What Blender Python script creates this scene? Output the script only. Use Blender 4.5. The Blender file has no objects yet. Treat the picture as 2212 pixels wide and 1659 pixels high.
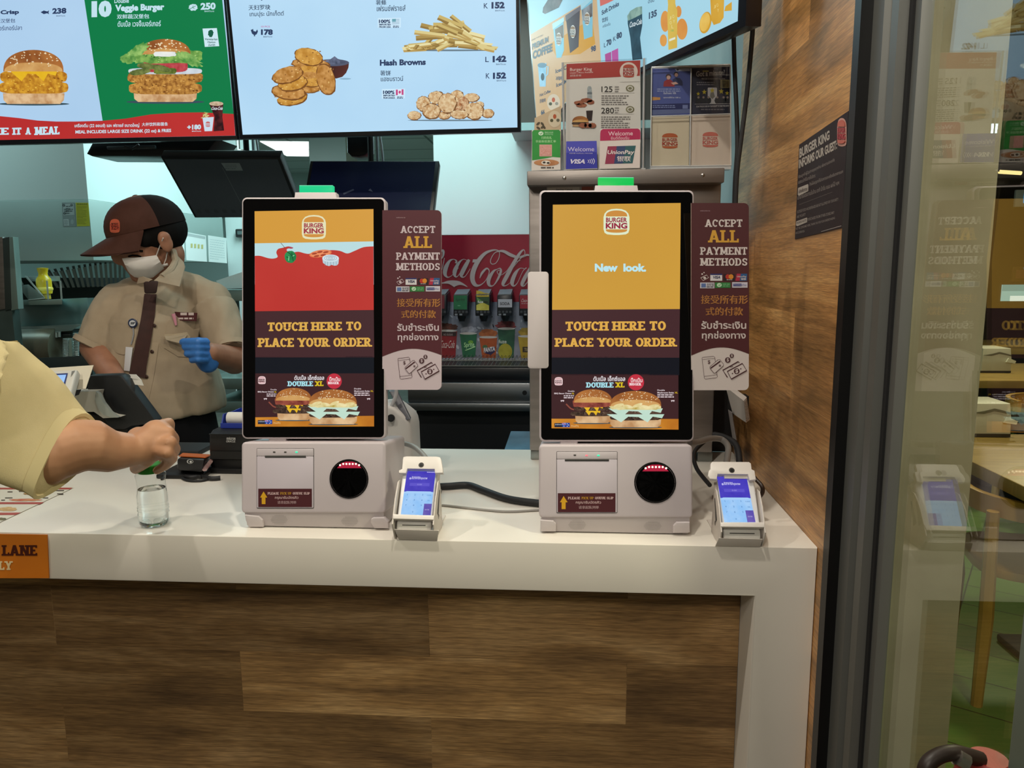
import bpy, bmesh, math, random
from mathutils import Vector, Matrix, noise
random.seed(7)
S = bpy.context.scene
COL = S.collection
V3 = Vector
# ------------------------------------------------ camera
W, H, F = 2212, 1659, 1630.0
YAW, PITCH, ROLL = 0.0741, 0.15234, -0.0069
CAM = V3((0, 0, 1.40))
_f = V3((-math.sin(YAW) * math.cos(PITCH), math.cos(YAW) * math.cos(PITCH), -math.sin(PITCH)))
_r0 = V3((math.cos(YAW), math.sin(YAW), 0))
_u0 = _r0.cross(_f)
_r = _r0 * math.cos(ROLL) + _u0 * math.sin(ROLL)
_u = _u0 * math.cos(ROLL) - _r0 * math.sin(ROLL)
cd = bpy.data.cameras.new('camera')
cam = bpy.data.objects.new('camera', cd)
COL.objects.link(cam)
cd.sensor_width = 36
cd.sensor_fit = 'HORIZONTAL'
cd.lens = 36 * F / W
cd.clip_start = 0.02
cam.matrix_world = Matrix(((_r.x, _u.x, -_f.x, 0), (_r.y, _u.y, -_f.y, 0), (_r.z, _u.z, -_f.z, 1.40), (0, 0, 0, 1)))
S.camera = cam
# ------------------------------------------------ exposure, world, lights
S.view_settings.view_transform = 'Standard'
S.view_settings.look = 'None'
S.view_settings.exposure = 0.0
S.view_settings.gamma = 1.0
S.view_settings.use_curve_mapping = False
wd = bpy.data.worlds.new('world')
S.world = wd
wd.use_nodes = True
wd.node_tree.nodes['Background'].inputs[0].default_value = (1.0, 0.86, 0.68, 1)
wd.node_tree.nodes['Background'].inputs[1].default_value = 0.075


def light(name, loc, power, color, size=0.12, target=None, kind='AREA', spot=1.2, sy=None):
    d = bpy.data.lights.new(name, kind)
    d.energy = power
    d.color = color
    if kind == 'AREA':
        d.shape = 'DISK' if sy is None else 'RECTANGLE'
        d.size = size
        if sy: d.size_y = sy
    else:
        d.shadow_soft_size = size
        if kind == 'SPOT':
            d.spot_size = spot
            d.spot_blend = 0.6
    o = bpy.data.objects.new(name, d)
    COL.objects.link(o)
    o.location = loc
    dirv = (V3(target) - V3(loc)) if target else V3((0, 0, -1))
    o.rotation_euler = dirv.to_track_quat('-Z', 'Y').to_euler()
    return o


WARM = (1.0, 0.93, 0.80)
COOL = (0.62, 0.96, 1.0)
# downlights over the customer side and the counter; the last is added front fill
light('store_down_and_fill', (-1.25, 0.72, 2.75), 11.5, WARM, .06)
light('store_down_and_fill', (-0.10, 0.72, 2.75), 11.5, WARM, .06)
light('store_down_and_fill', (-0.75, 1.55, 2.75), 2.0, WARM)
light('store_down_and_fill', (0.20, 1.45, 2.75), 2.5, WARM)
light('store_down_and_fill', (-0.7, -0.8, 2.8), 9, WARM, 0.3, (-0.6, 1.2, 0.9))
light('store_down_and_fill', (-0.55, -1.6, 2.8), 16, WARM, 0.3, (0.1, 1.4, 1.3))  # fill lamp added behind the camera to brighten upright faces
# fluorescent panels of the kitchen
light('kitchen_panel', (-0.45, 2.75, 2.44), 14, COOL, 0.6, sy=0.35)
light('kitchen_panel', (-1.25, 3.6, 2.44), 36, COOL, 0.6, sy=1.0)
light('kitchen_panel', (-2.9, 2.65, 2.44), 9, COOL, 1.0, sy=0.5)
light('kitchen_panel', (-2.4, 6.3, 2.44), 45, COOL, 1.2, sy=0.6)
# lamps of the dining room beyond the glass
light('dining_lamp', (1.7, 2.6, 2.5), 20, (1, 0.94, 0.68), 0.2)
light('dining_lamp', (2.6, 4.6, 2.5), 30, (1, 0.94, 0.68), 0.2)
light('dining_lamp', (1.2, 0.4, 2.5), 30, (1, 0.93, 0.76), 0.2)


# ------------------------------------------------ unprojecting a photo pixel onto a real plane
def ray(px, py):
    return _f + _r * ((px - 1106) / F) - _u * ((py - 829.5) / F)


def PY(px, py, y):
    d = ray(px, py); return CAM + d * (y / d.y)


def PX(px, py, x):
    d = ray(px, py); return CAM + d * (x / d.x)


def PZ(px, py, z):
    d = ray(px, py); return CAM + d * ((z - 1.40) / d.z)


# ------------------------------------------------ materials
def lin(h, k=1.0):
    h = h.lstrip('#')
    c = [int(h[i:i + 2], 16) / 255 for i in (0, 2, 4)]
    return tuple(k * (x / 12.92 if x <= 0.04045 else ((x + 0.055) / 1.055) ** 2.4) for x in c) + (1.0,)


_M = {}


def _new(name):
    m = bpy.data.materials.new(name)
    m.use_nodes = True
    return m, m.node_tree, m.node_tree.nodes['Principled BSDF']


def _noise(nt, scale, c1, c2, det=4, lo=.35, hi=.65, stretch=None):
    tc = nt.nodes.new('ShaderNodeTexCoord')
    n = nt.nodes.new('ShaderNodeTexNoise')
    n.inputs['Scale'].default_value = scale
    n.inputs['Detail'].default_value = det
    src = tc.outputs['Object']
    if stretch:
        mp = nt.nodes.new('ShaderNodeMapping')
        mp.inputs['Scale'].default_value = stretch
        nt.links.new(src, mp.inputs[0]); src = mp.outputs[0]
    nt.links.new(src, n.inputs['Vector'])
    r = nt.nodes.new('ShaderNodeValToRGB')
    r.color_ramp.elements[0].position = lo; r.color_ramp.elements[0].color = c1
    r.color_ramp.elements[1].position = hi; r.color_ramp.elements[1].color = c2
    nt.links.new(n.outputs[0], r.inputs[0])
    return n, r


def M(c, rough=.5, metal=0, spec=.5, c2=None, scale=60, bump=0, bscale=300, coat=0, stretch=None, sheen=0):
    """a plain procedural surface"""
    key = ('M', c, rough, metal, spec, c2, scale, bump, bscale, coat, stretch, sheen)
    if key in _M: return _M[key]
    m, nt, b = _new('surface_%d' % len(_M))
    b.inputs['Roughness'].default_value = rough
    b.inputs['Metallic'].default_value = metal
    b.inputs['Specular IOR Level'].default_value = spec
    b.inputs['Coat Weight'].default_value = coat
    b.inputs['Coat Roughness'].default_value = .08
    b.inputs['Sheen Weight'].default_value = sheen
    b.inputs['Base Color'].default_value = lin(c)
    if c2:
        n, r = _noise(nt, scale, lin(c), lin(c2), stretch=stretch)
        nt.links.new(r.outputs[0], b.inputs['Base Color'])
    if bump:
        n, r = _noise(nt, bscale, (0, 0, 0, 1), (1, 1, 1, 1), stretch=stretch)
        bp = nt.nodes.new('ShaderNodeBump')
        bp.inputs['Strength'].default_value = bump
        bp.inputs['Distance'].default_value = .002
        nt.links.new(n.outputs[0], bp.inputs['Height'])
        nt.links.new(bp.outputs[0], b.inputs['Normal'])
    _M[key] = m
    return m


def E(c, k=1.0, c2=None, scale=80, rough=.35, spec=.12):
    """a lit screen or lamp surface"""
    key = ('E', c, k, c2, scale, rough, spec)
    if key in _M: return _M[key]
    m, nt, b = _new('lit_%d' % len(_M))
    b.inputs['Base Color'].default_value = (0.004, 0.004, 0.005, 1)
    b.inputs['Roughness'].default_value = rough
    b.inputs['Specular IOR Level'].default_value = spec
    b.inputs['Emission Color'].default_value = lin(c)
    b.inputs['Emission Strength'].default_value = k
    if c2:
        n, r = _noise(nt, scale, lin(c), lin(c2))
        nt.links.new(r.outputs[0], b.inputs['Emission Color'])
    _M[key] = m
    return m


def WOOD(name, pal, sw, bw, rh, ox=0, oy=0, rough=.42, grain=1.0, bump=.15, spec=.4):
    """plank boards: brick pattern for the boards, stretched noise for the grain; sw picks the two axes"""
    m, nt, b = _new(name)
    N, L = nt.nodes.new, nt.links.new
    tc = N('ShaderNodeTexCoord'); sp = N('ShaderNodeSeparateXYZ'); L(tc.outputs['Object'], sp.inputs[0])
    cb = N('ShaderNodeCombineXYZ')
    ax = {'x': 0, 'y': 1, 'z': 2}
    for i, (a, o) in enumerate(zip(sw, (ox, oy))):
        ad = N('ShaderNodeMath'); ad.operation = 'ADD'; ad.inputs[1].default_value = o
        L(sp.outputs[ax[a]], ad.inputs[0]); L(ad.outputs[0], cb.inputs[i])
    br = N('ShaderNodeTexBrick'); L(cb.outputs[0], br.inputs['Vector'])
    br.offset = .5; br.inputs['Scale'].default_value = 1
    br.inputs['Brick Width'].default_value = bw; br.inputs['Row Height'].default_value = rh
    br.inputs['Mortar Size'].default_value = .0004; br.inputs['Mortar Smooth'].default_value = .0
    br.inputs['Color1'].default_value = (0, 0, 0, 1); br.inputs['Color2'].default_value = (1, 1, 1, 1)
    br.inputs['Mortar'].default_value = (.3, .3, .3, 1)
    # each board shifts the grain
    sc = N('ShaderNodeVectorMath'); sc.operation = 'MULTIPLY_ADD'
    L(br.outputs['Color'], sc.inputs[0]); sc.inputs[1].default_value = (7.3, 3.1, 0); L(cb.outputs[0], sc.inputs[2])

    def nz(s, st, det, dist=0.):
        mp = N('ShaderNodeMapping'); mp.inputs['Scale'].default_value = st; L(sc.outputs[0], mp.inputs[0])
        n = N('ShaderNodeTexNoise'); n.inputs['Scale'].default_value = s; n.inputs['Detail'].default_value = det
        n.inputs['Distortion'].default_value = dist
        L(mp.outputs[0], n.inputs['Vector']); return n
    big = nz(3.2, (1, 5, 1), 3, .6)
    fine = nz(30, (1, 22, 1), 5)
    mpw = N('ShaderNodeMapping'); mpw.inputs['Scale'].default_value = (.35, 3.2, 1); L(sc.outputs[0], mpw.inputs[0])
    wv = N('ShaderNodeTexWave'); wv.wave_type = 'RINGS'; wv.inputs['Scale'].default_value = 9
    wv.inputs['Distortion'].default_value = 9; wv.inputs['Detail'].default_value = 3; wv.inputs['Detail Scale'].default_value = 1.6
    L(mpw.outputs[0], wv.inputs['Vector'])
    r1 = N('ShaderNodeValToRGB'); L(big.outputs[0], r1.inputs[0])
    e = r1.color_ramp.elements
    e[0].position = .3; e[0].color = lin(pal[0]); e[1].position = .7; e[1].color = lin(pal[2])
    k = e.new(.5); k.color = lin(pal[1])
    # per-board tint
    mx = N('ShaderNodeMix'); mx.data_type = 'RGBA'; mx.blend_type = 'MULTIPLY'; mx.inputs[0].default_value = 1
    rb = N('ShaderNodeValToRGB'); L(br.outputs['Color'], rb.inputs[0])
    rb.color_ramp.elements[0].color = (.76, .74, .72, 1); rb.color_ramp.elements[1].color = (1.45, 1.41, 1.30, 1)
    L(r1.outputs[0], mx.inputs[6]); L(rb.outputs[0], mx.inputs[7])
    # fine dark pores and pale flecks
    rf = N('ShaderNodeValToRGB'); L(fine.outputs[0], rf.inputs[0])
    f = rf.color_ramp.elements
    f[0].position = .34; f[0].color = (.66, .64, .62, 1); f[1].position = .5; f[1].color = (1, 1, 1, 1)
    k = f.new(.72); k.color = (1.6, 1.55, 1.4, 1)
    mx2 = N('ShaderNodeMix'); mx2.data_type = 'RGBA'; mx2.blend_type = 'MULTIPLY'; mx2.inputs[0].default_value = .75 * grain
    L(mx.outputs[2], mx2.inputs[6]); L(rf.outputs[0], mx2.inputs[7])
    rw = N('ShaderNodeValToRGB'); L(wv.outputs[0], rw.inputs[0])
    g = rw.color_ramp.elements
    g[0].position = .0; g[0].color = (.80, .78, .76, 1); g[1].position = .45; g[1].color = (1.08, 1.07, 1.04, 1)
    mx3 = N('ShaderNodeMix'); mx3.data_type = 'RGBA'; mx3.blend_type = 'MULTIPLY'; mx3.inputs[0].default_value = .8 * grain
    L(mx2.outputs[2], mx3.inputs[6]); L(rw.outputs[0], mx3.inputs[7])
    L(mx3.outputs[2], b.inputs['Base Color'])
    b.inputs['Roughness'].default_value = rough
    b.inputs['Specular IOR Level'].default_value = spec
    bp = N('ShaderNodeBump'); bp.inputs['Strength'].default_value = bump; bp.inputs['Distance'].default_value = .001
    L(fine.outputs[0], bp.inputs['Height']); L(bp.outputs[0], b.inputs['Normal'])
    return m


def PANE(name, tint, refl=1.0, ior=1.5, dirt=0):
    """flat glass: clear with a Fresnel mirror image"""
    m = bpy.data.materials.new(name); m.use_nodes = True
    nt = m.node_tree; nt.nodes.clear(); N, L = nt.nodes.new, nt.links.new
    o = N('ShaderNodeOutputMaterial'); t = N('ShaderNodeBsdfTransparent'); t.inputs[0].default_value = tint
    g = N('ShaderNodeBsdfGlossy'); g.inputs['Roughness'].default_value = .0; g.inputs[0].default_value = (refl, refl, refl, 1)
    # Schlick's curve, the same from both sides of the sheet
    lw = N('ShaderNodeLayerWeight'); lw.inputs[0].default_value = .5
    pw = N('ShaderNodeMath'); pw.operation = 'POWER'; pw.inputs[1].default_value = 5; L(lw.outputs['Facing'], pw.inputs[0])
    r0 = ((ior - 1) / (ior + 1)) ** 2
    ma = N('ShaderNodeMath'); ma.operation = 'MULTIPLY_ADD'; ma.inputs[1].default_value = 1 - r0; ma.inputs[2].default_value = r0; L(pw.outputs[0], ma.inputs[0])
    mx = N('ShaderNodeMixShader'); L(ma.outputs[0], mx.inputs[0]); L(t.outputs[0], mx.inputs[1]); L(g.outputs[0], mx.inputs[2])
    L(mx.outputs[0], o.inputs[0])
    return m


def LIQ(name, col, ior, rough=0):
    m, nt, b = _new(name)
    b.inputs['Base Color'].default_value = col
    b.inputs['Transmission Weight'].default_value = 1
    b.inputs['IOR'].default_value = ior
    b.inputs['Roughness'].default_value = rough
    return m


STEEL = M('#b9b5b0', .32, 1, c2='#a8a49f', scale=8, bump=.05, bscale=40, stretch=(1, 1, 14))
STEELD = M('#8f928f', .38, 1, c2='#7d807e', scale=8)
BLACK = M('#0c0c0e', .35)
BLACKM = M('#121214', .7)
RUBBER = M('#17171a', .6)
WHITE = M('#c6bcc0', .38, c2='#c2b8bc', scale=5)
WHITEP = M('#cfc6c8', .5)
GLASSB = M('#050506', .06, spec=.35)


# ------------------------------------------------ mesh builder
class MB:
    def __init__(s):
        s.bm = bmesh.new(); s.mats = []

    def mi(s, m):
        if m not in s.mats: s.mats.append(m)
        return s.mats.index(m)

    def add(s, vs, fs, m):
        i = s.mi(m)
        bv = [s.bm.verts.new(v) for v in vs]
        for f in fs:
            try:
                q = s.bm.faces.new([bv[k] for k in f]); q.material_index = i
            except ValueError: pass
        return bv

    def merge(s, bm, m, mtx=None):
        i = s.mi(m)
        bm.verts.index_update()
        mp = [s.bm.verts.new(mtx @ v.co if mtx else v.co) for v in bm.verts]
        for f in bm.faces:
            try:
                q = s.bm.faces.new([mp[v.index] for v in f.verts]); q.material_index = i
            except ValueError: pass
        bm.free()

    def hexa(s, p, m, bev=0, seg=2):
        """eight corners: four of one side in order, then the four opposite"""
        b = bmesh.new()
        v = [b.verts.new(q) for q in p]
        for f in ((3, 2, 1, 0), (4, 5, 6, 7), (0, 1, 5, 4), (1, 2, 6, 5), (2, 3, 7, 6), (3, 0, 4, 7)):
            b.faces.new([v[k] for k in f])
        bmesh.ops.recalc_face_normals(b, faces=b.faces[:])
        if bev: bmesh.ops.bevel(b, geom=b.edges[:], offset=bev, segments=seg, affect='EDGES', profile=.5)
        s.merge(b, m); return s

    def box(s, a, c, m, bev=0, seg=2, rot=None, piv=None):
        (x0, y0, z0), (x1, y1, z1) = a, c
        p = [V3(q) for q in ((x0, y0, z0), (x1, y0, z0), (x1, y1, z0), (x0, y1, z0), (x0, y0, z1), (x1, y0, z1), (x1, y1, z1), (x0, y1, z1))]
        if rot:
            pv = V3(piv) if piv else (p[0] + p[6]) / 2
            p = [rot @ (q - pv) + pv for q in p]
        return s.hexa(p, m, bev, seg)

    def prism(s, ring, off, m, bev=0, seg=2, cap0=True):
        b = bmesh.new()
        off = V3(off)
        n = len(ring)
        v0 = [b.verts.new(q) for q in ring]; v1 = [b.verts.new(V3(q) + off) for q in ring]
        ends = []
        if cap0: ends.append(b.faces.new(v0))
        ends.append(b.faces.new(v1))
        for k in range(n): b.faces.new([v0[k], v0[(k + 1) % n], v1[(k + 1) % n], v1[k]])
        bmesh.ops.recalc_face_normals(b, faces=b.faces[:])
        if bev:
            ed = set()
            for f in ends: ed.update(f.edges)
            bmesh.ops.bevel(b, geom=list(ed), offset=bev, segments=seg, affect='EDGES', profile=.5)
        s.merge(b, m); return s

    def tube(s, pts, r, m, n=10, cap=True, flat=1.0):
        pts = [V3(p) for p in pts]
        rs = r if isinstance(r, (list, tuple)) else [r] * len(pts)
        up = V3((0, 0, 1))
        d0 = (pts[1] - pts[0]).normalized()
        if abs(d0.dot(up)) > .95: up = V3((0, 1, 0))
        rings = []
        for k, p in enumerate(pts):
            d = (pts[min(k + 1, len(pts) - 1)] - pts[max(k - 1, 0)]).normalized()
            x = d.cross(up)
            if x.length < 1e-5: x = d.cross(V3((1, 0, 0)))
            x.normalize(); y = x.cross(d).normalized(); up = y
            rings.append([p + (x * math.cos(t) + y * math.sin(t) * flat) * rs[k] for t in (2 * math.pi * j / n for j in range(n))])
        return s.loft(rings, m, cap)

    def loft(s, rings, m, cap=True, closed=True):
        i = s.mi(m)
        R = [[s.bm.verts.new(q) for q in g] for g in rings]
        n = len(R[0])
        for a, b in zip(R, R[1:]):
            for k in range(n if closed else n - 1):
                try:
                    f = s.bm.faces.new([a[k], a[(k + 1) % n], b[(k + 1) % n], b[k]]); f.material_index = i
                except ValueError: pass
        if cap and closed:
            for g in (R[0], R[-1]):
                try: s.bm.faces.new(g).material_index = i
                except ValueError: pass
        return s

    def lathe(s, o, prof, m, n=28, mtx=None, cap=True):
        o = V3(o); mtx = mtx or Matrix.Identity(3)
        return s.loft([[o + mtx @ V3((r * math.cos(t), r * math.sin(t), z)) for t in (2 * math.pi * j / n for j in range(n))] for r, z in prof], m, cap)

    def ball(s, c, r, m, n=16, mtx=None):
        r = (r, r, r) if isinstance(r, (int, float)) else r
        b = bmesh.new()
        bmesh.ops.create_uvsphere(b, u_segments=n, v_segments=max(6, n * 2 // 3), radius=1)
        mt = Matrix.Translation(V3(c)) @ (mtx.to_4x4() if mtx else Matrix.Identity(4)) @ Matrix.Diagonal((*r, 1))
        s.merge(b, m, mt); return s

    def cone(s, a, b, ra, rb, m, n=14):
        a, b = V3(a), V3(b)
        s.tube([a, b], [ra, rb], m, n); s.ball(a, ra, m, n); s.ball(b, rb, m, n); return s

    def build(s, name, parent=None, label=None, smooth=True, ang=35):
        bmesh.ops.recalc_face_normals(s.bm, faces=s.bm.faces[:]) if smooth != 'art' else None
        me = bpy.data.meshes.new(name)
        s.bm.to_mesh(me); s.bm.free()
        for m in s.mats: me.materials.append(m)
        if smooth is True:
            me.shade_smooth(); me.set_sharp_from_angle(angle=math.radians(ang))
        o = bpy.data.objects.new(name, me); COL.objects.link(o)
        if parent:
            root = parent
            off = V3()
            while root: off += root.location; root = root.parent
            me.transform(Matrix.Translation(-off)); o.parent = parent
        if label: o['label'] = label
        return o


def thing(name, label, cat, loc, group=None):
    o = bpy.data.objects.new(name, None); COL.objects.link(o)
    o.empty_display_size = .05
    o.location = loc
    return tag(o, label, cat, group)


def tag(o, label, cat, group=None, kind=None):
    o['label'] = label; o['category'] = cat
    if group: o['group'] = group
    if kind: o['kind'] = kind
    return o


def struct(o):
    o['kind'] = 'structure'; return o


def spline(pts, n=8, closed=False):
    """Catmull-Rom through points of any dimension"""
    P = [tuple(p) for p in pts]; out = []; m = len(P)
    rng = range(m if closed else m - 1)
    for i in rng:
        p = [P[(i + k) % m] if closed else P[min(max(i + k, 0), m - 1)] for k in (-1, 0, 1, 2)]
        for j in range(n):
            t = j / n
            out.append(tuple(.5 * (2 * b + (c - a) * t + (2 * a - 5 * b + 4 * c - d) * t * t + (3 * b - a - 3 * c + d) * t ** 3) for a, b, c, d in zip(*p)))
    if not closed: out.append(P[-1])
    return out


# ------------------------------------------------ lettering
_T = {}


def font_mesh(body, bold):
    k = (body, bold)
    if k in _T: return _T[k]
    c = bpy.data.curves.new('t', 'FONT'); c.body = body; c.offset = bold; c.resolution_u = 3
    o = bpy.data.objects.new('t', c)
    m = o.to_mesh()
    vs = [(v.co.x, v.co.y) for v in m.vertices]; fs = [tuple(p.vertices) for p in m.polygons]
    o.to_mesh_clear(); bpy.data.objects.remove(o); bpy.data.curves.remove(c)
    _T[k] = (vs, fs); return _T[k]


# a heavy slab capital alphabet: v = stem with slabs (x, y0, y1), h = bar (x0, x1, y), d = diagonal, o = round stroke (cx, cy, rx, ry, a0, a1), s = slab (x, y)
SL = {
    'A': (.92, 'd.14,0,.42,1 d.44,1,.76,0 h.28,.64,.3 s.12,0 s.78,0'), 'B': (.82, 'v.18,0,1 o.40,.74,.24,.18,-90,90 o.42,.28,.26,.2,-90,90 h.18,.42,1 h.18,.42,.52 h.18,.42,0'),
    'C': (.84, 'o.44,.5,.3,.42,45,315 v.70,.68,.9'), 'D': (.88, 'v.18,0,1 o.40,.5,.34,.42,-90,90 h.18,.42,1 h.18,.42,0'),
    'E': (.78, 'v.18,0,1 h.18,.66,1 h.18,.56,.5 h.18,.68,0 w.66,.74,1 w.68,0,.26'), 'F': (.74, 'v.18,0,1 h.18,.66,1 h.18,.56,.5 w.66,.74,1'),
    'G': (.88, 'o.44,.5,.3,.42,45,330 v.70,.1,.42 h.5,.8,.44 w.70,.7,.92'), 'H': (.94, 'v.18,0,1 v.76,0,1 h.18,.76,.5'), 'I': (.40, 'v.20,0,1'),
    'J': (.6, 'v.42,.2,1 o.26,.2,.16,.14,180,360'), 'K': (.92, 'v.18,0,1 d.26,.42,.72,1 d.36,.55,.76,0 s.74,1 s.78,0'), 'L': (.74, 'v.18,0,1 h.18,.64,0 w.64,0,.3'),
    'M': (1.12, 'v.18,0,1 v.94,0,1 d.18,1,.56,.14 d.56,.14,.94,1'), 'N': (.96, 'v.18,0,1 v.78,0,1 d.18,1,.78,0'), 'O': (.88, 'o.44,.5,.31,.42,0,360'),
    'P': (.80, 'v.18,0,1 o.40,.7,.26,.22,-90,90 h.18,.42,1 h.18,.42,.46'), 'Q': (.88, 'o.44,.5,.31,.42,0,360 d.46,.26,.76,-.04'),
    'R': (.90, 'v.18,0,1 o.40,.72,.24,.2,-90,90 h.18,.42,1 h.18,.42,.5 d.44,.46,.72,0 s.76,0'), 'S': (.76, 'o.38,.72,.22,.2,30,270 o.38,.28,.24,.2,-150,90 w.64,.68,.94 w.12,.06,.32'),
    'T': (.82, 'v.41,0,1 h.08,.74,1 w.08,.72,1 w.74,.72,1'), 'U': (.92, 'v.18,.4,1 v.74,.4,1 o.46,.36,.28,.28,180,360'), 'V': (.9, 'd.14,1,.45,0 d.45,0,.76,1 s.12,1 s.78,1'),
    'W': (1.2, 'd.12,1,.36,0 d.36,0,.6,.9 d.6,.9,.84,0 d.84,0,1.08,1 s.12,1 s.6,1 s.1,1'), 'X': (.9, 'd.14,1,.76,0 d.14,0,.76,1 s.14,0 s.76,0 s.14,1 s.76,1'),
    'Y': (.9, 'v.45,0,.45 d.14,1,.45,.44 d.45,.44,.76,1 s.12,1 s.78,1'), 'Z': (.76, 'h.1,.66,1 h.1,.66,0 d.62,1,.14,0 w.1,.74,1 w.66,0,.26'),
}


def slab_mesh(body, wt):
    k = ('slab', body, wt)
    if k in _T: return _T[k]
    vs, fs = [], []
    x = 0

    def quad(p):
        n = len(vs); vs.extend(p); fs.append(tuple(range(n, n + len(p))))
    w, t = wt, wt * .62
    for ch in body:
        if ch == ' ': x += .42; continue
        if ch not in SL:
            fv, ff = font_mesh(ch, .03)
            x0 = min(v[0] for v in fv); n = len(vs)
            vs.extend((x + .06 + (a - x0) * 1.37, b * 1.37) for a, b in fv); fs.extend(tuple(i + n for i in f) for f in ff)
            x += .16 + (max(v[0] for v in fv) - x0) * 1.37; continue
        adv, spec = SL[ch]
        for it in spec.split():
            a = [float(q) for q in it[1:].split(',')]
            c = it[0]
            if c == 'v':
                X, y0, y1 = a; quad([(x + X - w / 2, y0), (x + X + w / 2, y0), (x + X + w / 2, y1), (x + X - w / 2, y1)])
                for y in (y0, y1):
                    if y in (0, 1):
                        yy = (0, t) if y == 0 else (1 - t, 1)
                        quad([(x + X - w * .95, yy[0]), (x + X + w * .95, yy[0]), (x + X + w * .95, yy[1]), (x + X - w * .95, yy[1])])
            elif c == 'w':
                X, y0, y1 = a; quad([(x + X - t * .5, y0), (x + X + t * .5, y0), (x + X + t * .5, y1), (x + X - t * .5, y1)])
            elif c == 'h':
                x0, x1, y = a; yy = (0, t) if y == 0 else ((1 - t, 1) if y == 1 else (y - t / 2, y + t / 2))
                quad([(x + x0, yy[0]), (x + x1, yy[0]), (x + x1, yy[1]), (x + x0, yy[1])])
            elif c == 's':
                X, y = a; yy = (0, t) if y == 0 else (1 - t, 1)
                quad([(x + X - w * .8, yy[0]), (x + X + w * .8, yy[0]), (x + X + w * .8, yy[1]), (x + X - w * .8, yy[1])])
            elif c == 'd':
                x0, y0, x1, y1 = a; h = w * .52
                quad([(x + x0 - h, y0), (x + x0 + h, y0), (x + x1 + h, y1), (x + x1 - h, y1)])
            elif c == 'o':
                cx, cy, rx, ry, a0, a1 = a; n = max(6, int(abs(a1 - a0) / 22)); tt = t * .5
                for j in range(n):
                    q = []
                    for ang, o in ((j, 1), (j + 1, 1), (j + 1, -1), (j, -1)):
                        g = math.radians(a0 + (a1 - a0) * ang / n)
                        q.append((x + cx + (rx + o * w * .48) * math.cos(g), cy + (ry + o * tt * 1.1) * math.sin(g)))
                    quad(q)
        x += adv + .06
    _T[k] = (vs, fs); return _T[k]


CROP = dict(A=(0, 0, 3.6867), B=(480, 0, 3.16), C=(1080, 0, 3.6867), D=(1600, 0, 3.606), E=(0, 280, 3.95), F=(0, 640, 3.95), G=(0, 950, 3.6867), H=(480, 380, 4.2538),
            I=(480, 680, 4.2538), J=(480, 920, 4.2538), K=(820, 440, 6.144), L=(820, 680, 6.144), M=(1100, 360, 3.95), N=(1100, 720, 3.6867), O=(1100, 940, 3.16),
            Q=(1560, 200, 4.609), R=(1880, 0, 3.771), R2=(1880, 400, 3.771), R3=(1880, 800, 3.771), R4=(1880, 1220, 3.78), S=(0, 430, 4.148), T=(840, 820, 4.365), V=(1480, 820, 3.95))


def crop(k):
    x0, y0, s = CROP[k]
    return lambda x, y: (x0 + x / s, y0 + y / s)


def cp(k, *pts):
    f = crop(k); return [f(*p) for p in pts]


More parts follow.
